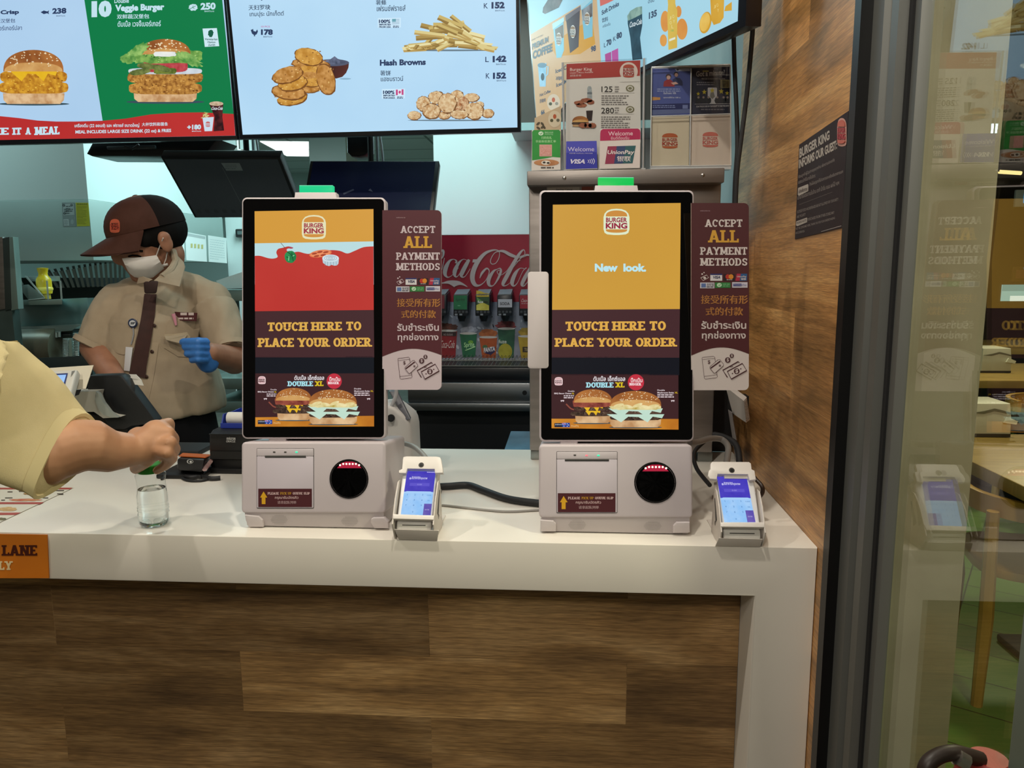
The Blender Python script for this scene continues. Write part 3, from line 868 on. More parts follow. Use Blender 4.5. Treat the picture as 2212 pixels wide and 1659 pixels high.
def kiosk(k, name, label, base, head, glass, scr, flag, mount, D):
    """a countertop order kiosk: display head over a base with printer and scanner"""
    o = PZ((base[0] + base[2]) / 2, D['foot'], ZT); t = thing(name, label, 'order kiosk', (o.x, 1.30, ZT), 'order kiosks on the white counter')
    O1 = V3((0, 1.204, .985)); O2 = V3((0, 1.226, .985))
    B = Panel(O1, KN); A = Panel(O2, KN)
    # base housing and its rounded underside
    b = MB()
    b.prism([B.at(x, y) for x, y in B.rr(*base, 9)], -KN * .15 + V3((0, .0, 0)), WHITE, bev=.0035, seg=3)
    b.build('base_housing', t)
    x0, x1 = B.at(base[0] + 1, base[3]).x, B.at(base[2] - 1, base[3]).x
    zc = B.at(base[0], base[3] - 4).z; yc = B.at(base[0], base[3]).y
    b = MB()
    prof = [(yc + .0035, zc + .004), (yc + .004, zc - .006), (yc + .011, ZT + .0022), (yc + .14, ZT + .0022), (yc + .15, zc + .004)]
    b.prism([V3((x0 + .003, y, z)) for y, z in prof], (x1 - x0 - .006, 0, 0), M('#c0b7b8', .4), bev=.002)
    # pinhole speaker grilles
    for cx, cy, rx, ry in D['spk']:
        S2 = Panel(V3((0, yc + .0073, (zc + ZT) / 2 - .003)), V3((0, -.955, -.3)))
        for i in range(-6, 7):
            for j in range(-4, 5):
                u, v = (i + (j % 2) * .5) / 6.5, j / 4.6
                if u * u + v * v < 1:
                    S2.ell(cx + u * rx, cy + v * ry, rx * .034, ry * .05, M('#6b6964', .7), 2, n=6)
        for f in S2.mb.bm.faces:
            f.normal_update()
        b.merge(S2.mb.bm, M('#6b6964', .7))
    b.build('lower_body', t)
    b = MB()
    for pts in D['feet']:
        b.prism([Panel(V3((0, yc + .002, ZT + .01)), V3((0, -.97, -.24))).at(*p) for p in pts], (0, .012, 0), WHITEP, bev=.002)
    b.box((x0 + .012, yc + .016, ZT), (x1 - .012, yc + .13, ZT + .003), RUBBER)
    b.build('foot_cover', t)
    # printer door
    f = crop(D['c'])
    dx0, dy0 = f(*D['door'][:2]); dx1, dy1 = f(*D['door'][2:])
    b = MB()
    b.prism([B.at(x, y, .0001) for x, y in B.rr(dx0 - .8, dy0 - .8, dx1 + .8, dy1 + 1.4, 2)], KN * .0004, M('#3c3a38', .6))
    b.prism([B.at(x, y, .0002) for x, y in B.rr(dx0, dy0, dx1, f(0, D['strip'])[1], 1.5)], KN * .0012, M('#c6bdc2', .4), bev=.0003)
    b.prism([B.at(x, y, .0002) for x, y in B.rr(dx0, f(0, D['strip'])[1] + .6, dx1, dy1, 1.5)], KN * .0012, M('#c4bbc4', .42), bev=.0003)
    pd = b.build('printer_door', t)
    L = Panel(B.at(dx0, dy0, .0016), KN); L.f = f
    sx0, sy0, sx1, sy1 = D['slot']; L.rect(sx0, sy0, sx1, sy1, M('#5a5856', .5), 1); L.rect(sx0, sy1 - (sy1 - sy0) * .4, sx1, sy1, M('#1c1b1b', .5), 2)
    L.build('paper_slot', pd)
    L = Panel(B.at(dx0, dy0, .0016), KN); L.f = f
    for (x, y), c in zip(D['leds'], D['ledc']):
        w_ = D['ledw']
        L.rrect(x - w_, y - w_ * .5, x + w_, y + w_ * .6, w_ * .3, M('#4a4744', .5) if c is None else E(c, 1.6), 1)
    L.build('indicator_light', pd)
    L = Panel(B.at(dx0, dy0, .0016), KN); L.f = f
    lx0, ly0, lx1, ly1 = D['lab']
    L.rect(lx0, ly0, lx1, ly1, M(MAROON, .4), 1)
    X = lambda u: lx0 + (lx1 - lx0) * u
    Yv = lambda v: ly0 + (ly1 - ly0) * v
    L.poly([(X(u), Yv(v)) for u, v in ((.1, .15), (.17, .48), (.135, .48), (.135, .84), (.065, .84), (.065, .48), (.035, .48))], M('#d8a425', .4), 2)
    wt_ = M('#d8b9ba', .5)
    L.text('PLEASE', X(.175), Yv(.19), X(.385), Yv(.32), wt_, 2, slab=.24); L.text('PICK UP', X(.41), Yv(.19), X(.62), Yv(.32), M('#b98a28', .5), 2, slab=.24)
    L.text('QUEUE SLIP', X(.645), Yv(.19), X(.965), Yv(.32), wt_, 2, slab=.24)
    L.text('กรุณารับบัตรคิว', X(.31), Yv(.4), X(.75), Yv(.6), wt_, 2, .005); L.text('请拿起队列单', X(.36), Yv(.66), X(.71), Yv(.83), M('#a98b8e', .5), 2, .008)
    L.build('queue_slip_label', pd, 'maroon label with a yellow arrow')
    # round barcode scanner window
    cx, cy, rx, ry = D['scan']; cx, cy2 = f(cx, cy); s_ = CROP[D['c']][2]; rx, ry = rx / s_, ry / s_
    R_ = B.at(cx + rx, cy2).x - B.at(cx, cy2).x
    c0 = B.at(cx, cy2)
    ux = V3((1, 0, 0))
    b = MB()
    ring = lambda r, h: [c0 + (ux * math.cos(a) + KV * math.sin(a)) * r + KN * h for a in (2 * math.pi * j / 40 for j in range(40))]
    b.loft([ring(R_ * 1.02, .0003), ring(R_ * 1.0, .0014), ring(R_ * .955, .0012), ring(R_ * .93, -.004), ring(R_ * .9, -.004)], M('#0d0c0d', .25), cap=False)
    b.loft([ring(R_ * .94, .0006), ring(R_ * .01, .0006)], GLASSB)
    sc = b.build('scanner_window', t)
    L = Panel(c0 + KN * .0008, KN)
    L.poly([(cx + u * rx, cy2 + v * ry) for u, v in ((-.62, -.55), (-.4, -.8), (-.15, -.88), (.18, -.88), (.42, -.8), (.66, -.55))], E('#a8203a', 1.1), 1)
    lb = L.build('light_bar', sc, 'glowing red light bar')
    L = Panel(c0 + KN * .0008, KN)
    for j in range(7):
        u = -.46 + .165 * j; v = -.735 + (.035 if j in (0, 6) else -.025)
        L.ell(cx + u * rx, cy2 + v * ry, rx * .05, ry * .05, E('#ffe4c8', 2.2), 2, n=12)
    L.build('led', sc)
    # display head
    b = MB()
    b.prism([A.at(x, y) for x, y in A.rr(*head, 11)], -KN * .021, WHITE, bev=.0025, seg=3)
    hx0, hx1 = A.at(head[0] + 24, 700).x, A.at(head[2] - 24, 700).x
    top = A.at(700, head[1] + 40); bot = A.at(700, head[3] - 24)
    b.hexa([V3((hx0, bot.y + .018, bot.z)), V3((hx1, bot.y + .018, bot.z)), V3((hx1, bot.y + .07, bot.z + .02)), V3((hx0, bot.y + .07, bot.z + .02)),
            V3((hx0, top.y + .018, top.z)), V3((hx1, top.y + .018, top.z)), V3((hx1, top.y + .04, top.z - .01)), V3((hx0, top.y + .04, top.z - .01))], WHITE, .006)
    b.build('display_housing', t)
    g = Panel(A.at(head[0], 700, .0002), KN)
    b = MB(); b.prism([g.at(x, y) for x, y in g.rr(*glass, 9)], KN * .0008, GLASSB)
    gl = b.build('screen_glass', t, 'black glass bezel')
    Sx = Panel(A.at(head[0], 700, .0011), KN)
    kiosk_screen(Sx, k)
    Sx.build('touch_screen', t, ['lit touch screen with a red sauce picture', 'lit touch screen with a yellow picture'][k])
    # neck between base and head, rear stand, mount and green status light
    b = MB()
    nx0, nx1 = B.at(base[0] + 45, 950).x, B.at(base[0] + 85, 950).x
    zt = B.at(600, base[1]).z; yb = A.at(600, head[3]).y
    b.box((nx0, yb + .004, zt - .01), (nx1, yb + .05, A.at(600, head[3]).z + .01), WHITE, .003)
    b.hexa([V3((hx0 + .03, yb + .03, zt - .03)), V3((hx1 - .03, yb + .03, zt - .03)), V3((hx1 - .03, yb + .11, zt - .03)), V3((hx0 + .03, yb + .11, zt - .03)),
            V3((hx0 + .03, yb + .05, zt + .12)), V3((hx1 - .03, yb + .05, zt + .12)), V3((hx1 - .03, yb + .09, zt + .12)), V3((hx0 + .03, yb + .09, zt + .12))], M('#d5d2cc', .45), .008)
    b.build('neck', t)
    G = Panel(A.at(700, 430, -.012), KN)
    b = MB(); b.prism([G.at(*p) for p in ((mount[0], mount[3] + 6), (mount[2], mount[3] + 6), (mount[2] - 3, mount[1]), (mount[0] + 3, mount[1]))], -KN * .02, WHITEP, .002)
    b.build('light_mount', t)
    b = MB(); b.prism([G.at(x, y, -.004) for x, y in G.rr(flag[0], flag[1], flag[2], flag[3] + 2, 1.6)], -KN * .009, E(['#19d08a', '#12c453'][k], 1.0), .0006)
    b.prism([G.at(x, y, -.0038) for x, y in G.rr(flag[0] + .5, flag[1] + .4, flag[2] - .5, flag[1] + 1.6, .4)], KN * .0003, E('#7af0b8', 1.0))
    b.build('status_light', t, 'glowing green status light')
    return t, A, B


J1 = dict(c='J', foot=1143, door=(322, 208, 840, 752), strip=276, slot=(393, 272, 770, 290), leds=((478, 240), (580, 240), (683, 240)), ledc=(None, None, '#2fe0a0'), ledw=11, lab=(332, 577, 824, 745), scan=(1165, 487, 176, 181),
          spk=[(603, 1122.5, 19, 10.5), (755.5, 1125.5, 19, 10.5)], feet=[[(528, 1113), (558, 1116), (566, 1124), (568, 1139), (537, 1139), (530, 1124)], [(801, 1122), (806, 1119), (829, 1119), (838, 1128), (839, 1142), (808, 1142), (801, 1130)]])
J2 = dict(c='O', foot=1153, door=(325, 113, 736, 527), strip=163, slot=(380, 162, 681, 177), leds=((448, 136), (528, 138), (609, 138)), ledc=(None, '#e06a72', '#2fe0a0'), ledw=8.5, lab=(332, 396, 725, 525), scan=(996, 323, 141, 139),
          spk=[(1247, 1133.5, 19.5, 10.5), (1410, 1136, 19.5, 10.5)], feet=[[(1167, 1124), (1195, 1126), (1201, 1132), (1201, 1149), (1168, 1149)], [(1454, 1149), (1455, 1136), (1462, 1129), (1490, 1129), (1491, 1151), (1454, 1152)]])
kiosk(0, 'order_kiosk', 'white kiosk showing a red picture, left of the two', (521, 955, 833, 1109), (522, 426, 832.5, 948), (525.5, 430, 829.5, 944.5), None, (644.6, 398.8, 718, 416.4), (634, 415, 728, 430), J1)
kiosk(1, 'order_kiosk', 'white kiosk showing a yellow picture, right of the two', (1164, 961, 1496, 1119), (1165, 410.5, 1499, 954), (1169, 415, 1495.5, 950), None, (1292, 381.5, 1369.6, 400), (1282.5, 400, 1380, 414), J2)


# ================================================ payment signs beside the kiosks
def pay_sign(label, fx, corners, y, x0, warm):
    P = Panel((0, y, 1.2), (0, -1, 0)); P.f = fx
    white = M(['#d2c2ca', '#d8cdca'][warm], .5); mar = M(['#582932', '#52262a'][warm], .45)
    # plate with rounded right corners: outline in sign units (837..953.5 x 454..842)
    out = [(x0, 454)] + [(943.5 + 10 * math.cos(a), 464 + 10 * math.sin(a)) for a in (math.radians(-90 + 15 * j) for j in range(7))] + [(943.5 + 10 * math.cos(a), 832 + 10 * math.sin(a)) for a in (math.radians(15 * j) for j in range(7))] + [(x0, 842)]
    P.poly(out, white, 1)
    arc = [(954 + (x0 - 954) * j / 16, 769 - 17 * math.sin(math.pi * (j + .6) / 17) + 2.5 * (j / 16)) for j in range(17)]
    P.poly([(x0, 454)] + out[1:8] + arc, mar, 2)
    g = lambda k: (lambda x, y: fx(*crop(k)(x, y)))
    P.f = g('K')
    P.text('welcome to', 220, 176, 342, 192, M('#b0929a', .5), 3)
    P.text('ACCEPT', 278, 295, 740, 390, white, 3, slab=.24); P.text('ALL', 316, 432, 696, 588, M('#d8a23c', .45), 3, slab=.24)
    P.text('PAYMENT', 218, 648, 800, 745, white, 3, slab=.24); P.text('METHODS', 218, 788, 800, 884, white, 3, slab=.24)
    P.stroke([(228, 1040), (300, 1002), (326, 1035), (256, 1074)], 7, white, 3, closed=True); P.ell(276, 1040, 17, 14, white, 3); P.ell(245, 990, 10, 10, white, 3); P.ell(268, 972, 8, 8, white, 3)
    P.rect(346, 986, 492, 1076, M('#d9d5da', .5), 3); P.rect(346, 986, 492, 1002, M('#2a2f6a', .5), 4); P.text('VISA', 372, 1014, 468, 1050, M('#2a2c55', .5), 4, .03, skew=8)
    P.rect(510, 990, 645, 1074, M('#2a1720', .5), 3); P.ell(562, 1024, 30, 31, M('#b93527', .5), 4); P.ell(600, 1024, 30, 31, M('#d98a2c', .5), 5); P.lines(545, 1060, 618, 1, 1, 7, white, 5)
    P.poly([(672, 986), (722, 986), (706, 1076), (655, 1076)], M('#b02a45', .5), 3); P.poly([(722, 986), (800, 986), (796, 1076), (706, 1076)], M('#2b5a8f', .5), 3); P.text('UnionPay', 674, 1012, 790, 1036, white, 4, .02); P.text('银联', 722, 1040, 786, 1068, white, 4, .02)
    P.rect(220, 1098, 396, 1172, M('#cdc9d2', .5), 3); P.rect(234, 1110, 290, 1160, M('#5a72a8', .5), 4); P.text('支付宝', 300, 1106, 388, 1142, M('#55525c', .5), 4, .01); P.lines(300, 1148, 388, 1, 1, 12, M('#55525c', .5), 4)
    P.rect(404, 1098, 594, 1166, M('#2f7d3f', .5), 3); P.ell(456, 1130, 30, 26, M('#bfe0c0', .5), 4); P.stroke([(442, 1130), (454, 1140), (472, 1120)], 6, M('#2f7d3f', .5), 5); P.lines(500, 1114, 584, 2, 22, 13, M('#69a873', .5), 4)
    P.rect(614, 1094, 804, 1164, M('#cdc9d6', .5), 3); P.rect(626, 1112, 730, 1146, M('#4a4f86', .5), 4); P.text('PromptPay', 632, 1116, 792, 1144, M('#8d90b5', .5), 5, .02)
    go = M('#b0763a', .5)
    P.text('接受所有形', 230, 1258, 806, 1370, go, 3, .012); P.text('式的付款', 288, 1412, 746, 1518, go, 3, .012)
    P.f = g('L')
    P.text('รับชำระเงิน', 234, 112, 788, 214, white, 3, .02); P.text('ทุกช่องทาง', 242, 240, 782, 366, white, 3, .02)
    ink = M('#4d2a30', .5)
    P.stroke([(246, 578), (386, 562), (400, 572), (432, 826), (420, 836), (286, 852), (272, 842), (244, 592)], 5, ink, 3, closed=True); P.stroke([(250, 606), (402, 588)], 4, ink, 3); P.stroke([(270, 818), (428, 798)], 4, ink, 3)
    P.text('$', 314, 612, 346, 664, ink, 3, .01)
    card = [(440, 606), (462, 604), (508, 664), (506, 682), (404, 776), (388, 774), (338, 710), (340, 696)]
    P.poly(card, white, 4); P.stroke(card, 5, ink, 5, closed=True); P.poly([(344, 708), (462, 618), (474, 632), (354, 722)], ink, 5); P.text('$', 448, 668, 478, 696, ink, 5)
    for x, y_, r_ in ((560, 610, 34), (610, 556, 26)): P.ell(x, y_, r_, r_ + 1, ink, 4); P.text('$', x - r_ * .42, y_ - r_ * .72, x + r_ * .42, y_ + r_ * .72, white, 5, .01)
    P.stroke([(556, 830), (500, 740), (690, 630), (702, 648)], 14, ink, 3); P.stroke([(590, 700), (625, 690)], 8, ink, 3)
    bill = [(555, 755), (740, 654), (792, 744), (604, 852)]
    P.poly(bill, white, 4); P.stroke(bill, 15, ink, 5, closed=True)
    P.ell(670, 752, 36, 37, ink, 5); P.text('$', 652, 724, 688, 780, white, 6, .02); P.ell(618, 782, 8, 8, ink, 5); P.ell(720, 722, 8, 8, ink, 5)
    P.f = fx
    b = MB(); b.prism([P.p(*q) for q in out], (0, .003, 0), white); P.mb.merge(b.bm, white)
    o = P.build('payment_sign'); tag(o, label, 'sign', 'payment method signs'); return o


pay_sign('maroon payment sign standing before the red drinks machine', lambda x, y: (x, y), None, 1.262, 826, 0)
pay_sign('maroon payment sign standing beside the wooden wall', lambda x, y: (1522.3 + (x - 865.2) * 1.077, 474 + (y - 488) * 1.042), None, 1.262, 838, 1)


# ================================================ card terminals in their cradles
def cradle_terminal(cradle_label, term_label, scr, hood, bar, lock, plate, mirror):
    """outlines in photo px: lit screen, clamp hood, clamp bar, front plate; the lower end overhangs the counter edge"""
    th = math.radians(51)
    TN = V3((0, -math.sin(th), math.cos(th))); TV = V3((0, math.cos(th), math.sin(th)))
    bm_ = [sum(q[i] for q in bar) / len(bar) for i in (0, 1)]
    O = PY(*bm_, 1.168)
    P = Panel(O, TN)
    xs = [P.at(*q).x for q in bar]
    cx = (min(xs) + max(xs)) / 2; hw = (max(xs) - min(xs)) / 2 - .003
    c = thing('terminal_cradle', cradle_label, 'terminal stand', (cx, 1.22, ZT), 'white metal cradles for card terminals')
    q = lambda x, v, h: V3((x, O.y, O.z)) + TV * v + TN * h
    L_ = (P.at(*hood[3]) - O).dot(TV)
    PL = M('#d6cec6', .45)
    p0, p1, p2, p3 = plate
    b = MB(); fp = [PY(*p0, 1.157), PY(*p1, 1.157), PY(*p2, 1.1665), PY(*p3, 1.1665)]
    b.prism(fp, (0, .0022, 0), PL, bev=.0005); b.build('front_plate', c)
    z1 = fp[0].z
    b = MB(); b.box((cx - hw, 1.172, ZT + .0004), (cx + hw, 1.29, ZT + .0024), PL); b.build('foot_plate', c)
    for s2 in (-1, 1):
        e = cx + s2 * (hw + .001)
        yb = q(e, L_ * .72, 0).y + .012
        rng = [V3((e, 1.170, ZT + .0005)), V3((e, 1.158, z1)), q(e, -.012, .008), q(e, .03, .010), q(e, L_ * .62, .004), q(e, L_ * .70, -.006), V3((e, yb, q(e, L_ * .62, 0).z - .012)), V3((e, yb + .01, ZT + .0005))]
        b = MB(); b.prism(rng, (s2 * .0022, 0, 0), PL, .0005)
        sp = b.build('side_plate', c)
        b = MB(); b.prism([q(e + s2 * .0024, .015, -.012), q(e + s2 * .0024, L_ * .55, -.010), q(e + s2 * .0024, L_ * .55, -.014), q(e + s2 * .0024, .015, -.024)], (s2 * .0003, 0, 0), M('#4d4a46', .6)); b.build('side_slot', sp)
    b = MB(); b.hexa([q(cx - hw, -.004, -.024), q(cx + hw, -.004, -.024), q(cx + hw, -.004, -.022), q(cx - hw, -.004, -.022), q(cx - hw, L_ - .01, -.024), q(cx + hw, L_ - .01, -.024), q(cx + hw, L_ - .01, -.022), q(cx - hw, L_ - .01, -.022)], PL); b.build('back_plate', c)
    HD = M('#e6e0da', .4)
    b = MB(); b.prism([P.at(*p, .010) for p in hood], -TN * .009, HD, .0015)
    b.hexa([q(cx - hw * .62, L_ - .012, -.022), q(cx + hw * .62, L_ - .012, -.022), q(cx + hw * .62, L_ - .004, -.022), q(cx - hw * .62, L_ - .004, -.022), q(cx - hw * .62, L_ - .014, .004), q(cx + hw * .62, L_ - .014, .004), q(cx + hw * .62, L_ - .004, .004), q(cx - hw * .62, L_ - .004, .004)], HD, .001); b.build('clamp_hood', c)
    b = MB(); b.prism([P.at(*p, .010) for p in bar], -TN * .009, HD, .0012); b.build('clamp_bar', c)
    b = MB(); hc = P.at(*lock, .0101); mq = TN.to_track_quat('Z', 'Y').to_matrix()
    b.lathe(hc, [(.0001, .0002), (.0046, .0002), (.0046, -.001), (.003, -.003)], M('#55524e', .3, .7), 20, mtx=mq)
    b.lathe(hc, [(.0001, .0008), (.0026, .0006), (.0028, 0)], M('#101010', .3), 16, mtx=mq); b.build('lock_cylinder', c, 'round metal lock')
    for v in (.015, .06):
        b = MB(); b.ball(q(cx + mirror * (hw + .0035), v, -.028), (.0012, .004, .004), STEEL, 10); b.build('screw', c)
    t = thing('card_terminal', term_label, 'card terminal', (cx, 1.22, ZT + .03), 'card payment terminals')
    bw = hw * .93; sx0, sx1 = P.at(*scr[3]).x, P.at(*scr[2]).x
    b = MB(); b.hexa([q(cx - bw, -.004, -.018), q(cx + bw, -.004, -.018), q(cx + bw, -.004, 0), q(cx - bw, -.004, 0), q(cx - bw, L_ * .9, -.018), q(cx + bw, L_ * .9, -.018), q(cx + bw, L_ * .9, 0), q(cx - bw, L_ * .9, 0)], M('#e8e8ea', .35), .004, 3); b.build('case', t)
    # card reader nose below the bar, down to the front plate
    zt_, zb_ = P.at(*bm_).z - .004, z1 - .003
    b = MB(); b.hexa([V3((cx - bw, 1.1605, zb_)), V3((cx + bw, 1.1605, zb_)), V3((cx + bw, 1.178, zb_)), V3((cx - bw, 1.178, zb_)), V3((cx - bw * .98, 1.165, zt_)), V3((cx + bw * .98, 1.165, zt_)), V3((cx + bw * .98, 1.182, zt_ + .002)), V3((cx - bw * .98, 1.182, zt_ + .002))], M('#c9c6bf', .4), .003, 3); ns = b.build('card_reader_nose', t)
    b = MB(); zs = zb_ + (zt_ - zb_) * .62; yy = 1.1605 + .0055 * .62; b.box((cx - bw * .66, yy - .0008, zs - .0007), (cx + bw * .66, yy + .003, zs + .0007), M('#1a1816', .5)); b.build('card_slot', ns)
    Sx = Panel(q(0, 0, .0006), TN)

    def at(u, v):
        a = [scr[0][i] + (scr[1][i] - scr[0][i]) * u for i in (0, 1)]; d = [scr[3][i] + (scr[2][i] - scr[3][i]) * u for i in (0, 1)]
        return (a[0] + (d[0] - a[0]) * v, a[1] + (d[1] - a[1]) * v)
    Sx.f = at
    Sx.poly([(0, 0), (1, 0), (1, 1), (0, 1)], E('#a5cdf6', c2='#8ec1f4', scale=60), 1)
    Sx.poly([(0, 0), (1, 0), (1, .47), (0, .47)], E('#3f35b4', c2='#4a40bd', scale=60), 2)
    Sx.poly([(0, .51), (.03, .475), (.1, .46), (.9, .46), (.97, .475), (1, .51)], E('#a5cdf6'), 3)
    Sx.ell(.15, .17, .035, .025, E('#b9b6ec'), 3, n=10); Sx.text('Bangkok Bank', .2, .12, .5, .15, E('#d5d3f2'), 3); Sx.text('ธนาคารกรุงเทพ', .2, .145, .74, .2, E('#dcdaf5'), 3, .01)
    Sx.poly([(.16, .27), (.84, .27), (.84, .34), (.16, .34)], E('#5a50c6'), 3)
    Sx.text('0.00', .42, .288, .58, .322, E('#8d86dc'), 4); Sx.lines(.7, .015, .97, 1, 1, .015, E('#c9c6ee'), 3)
    for r_ in range(4):
        for c_ in range(3 if r_ < 3 else 1):
            ch = '123456789'[r_ * 3 + c_] if r_ < 3 else '0'
            x, y = (.13 + .26 * c_, .54 + .12 * r_) if r_ < 3 else (.39, .93)
            Sx.text(ch, x - (.007 if ch == '1' else .02), y - .018, x + (.007 if ch == '1' else .02), y + .018, E('#5d8ac2'), 4)
    Sx.text('CLEAR', .8, .535, .95, .56, E('#5d8ac2'), 4); Sx.text('DEL', .84, .655, .93, .68, E('#5d8ac2'), 4)
    Sx.poly([(.74, .74), (1, .74), (1, 1), (.74, 1)], E('#5a4ca8', c2='#6b5cb0', scale=60), 3)
    Sx.text('ENTER', .79, .865, .94, .89, E('#b5aedd'), 4)
    Sx.build('terminal_screen', t, 'lit blue payment screen')


cradle_terminal('white metal cradle standing between the two kiosks', 'card terminal held between the two kiosks', cp('J', (1700, 415), (1962, 420), (1915, 822), (1640, 818)),
                cp('J', (1634, 455), (1632, 430), (1662, 415), (1668, 330), (1674, 306), (1702, 300), (1977, 302), (2010, 310), (2020, 330), (2034, 410), (2036, 452), (1962, 455), (1958, 418), (1712, 414), (1698, 455)),
                cp('J', (1578, 828), (1958, 842), (1952, 882), (1580, 872)), crop('J')(1838, 382), cp('J', (1582, 950), (1990, 962), (1975, 1056), (1622, 1045)), 1)
cradle_terminal('white metal cradle standing beside the wooden wall', 'card terminal held beside the wooden wall', cp('V', (270, 827), (523, 830), (600, 1218), (335, 1218)),
                cp('V', (203, 866), (186, 840), (192, 800), (206, 782), (208, 738), (222, 720), (535, 722), (552, 735), (558, 785), (582, 796), (594, 872), (540, 880), (525, 829), (270, 826), (262, 870)),
                cp('V', (293, 1234), (669, 1234), (664, 1278), (295, 1273)), crop('V')(388, 795), cp('V', (288, 1352), (662, 1362), (642, 1430), (258, 1422)), -1)

# ================================================ ceiling menu screens
TA = math.radians(5)
TVN = V3((0, -math.cos(TA), -math.sin(TA)))
NAVY = '#2b3d60'


def fries(P, cx, by, w, h, n, seed, cols=('#d9c98a', '#c7b06a', '#e6dca6', '#a98d4c')):
    rnd = random.Random(seed)
    for k in range(n):
        u = rnd.uniform(-1, 1); hh = (1 - abs(u) ** 1.3)
        x = cx + u * w * .40; y = by - rnd.uniform(.06, .86) * h * hh - h * .04
        a = rnd.uniform(-.7, .7) + u * .9; L_ = w * rnd.uniform(.10, .17); t = h * rnd.uniform(.05, .075)
        dx, dy = math.cos(a) * L_, math.sin(a) * L_ * .8; nx, ny = -math.sin(a) * t, math.cos(a) * t
        if y + abs(dy) > by: dy *= .2
        l = 3 + k * .25
        P.poly([(x - dx - nx, y - dy - ny), (x + dx - nx, y + dy - ny), (x + dx + nx, y + dy + ny), (x - dx + nx, y - dy + ny)], E(cols[k % 4]), l)
        P.poly([(x - dx + nx * .2, y - dy + ny * .2), (x + dx + nx * .2, y + dy + ny * .2), (x + dx + nx, y + dy + ny), (x - dx + nx, y - dy + ny)], E('#8f7238' if k % 2 else '#b99b58'), l + .12)


def tv(name, label, scr, out, O, N, art, back):
    t = thing(name, label, 'menu screen', Panel(O, N).at((out[2][0] + out[3][0]) / 2, (out[2][1] + out[3][1]) / 2), 'menu screens above the counter')
    P = Panel(O, N)
    b = MB(); b.prism([P.at(*q, -.001) for q in out], -V3(N) * .035, M('#0e1119', .3), bev=.002)
    ci = [sum(q[i] for q in out) / 4 for i in (0, 1)]
    b.prism([P.at(ci[0] + (q[0] - ci[0]) * .6, ci[1] + (q[1] - ci[1]) * .6, -.03) for q in out], -V3(N) * .04, BLACKM, bev=.004)
    b.build('housing', t)
    art(P, scr)
    P.build('screen', t)
    for px in back:
        c = P.at(px, out[2][1] - 60, -.08)
        b = MB(); b.box((c.x - .02, c.y - .02, c.z - .05), (c.x + .02, c.y + .03, 2.75), BLACKM); b.build('ceiling_mount', t)
    return t


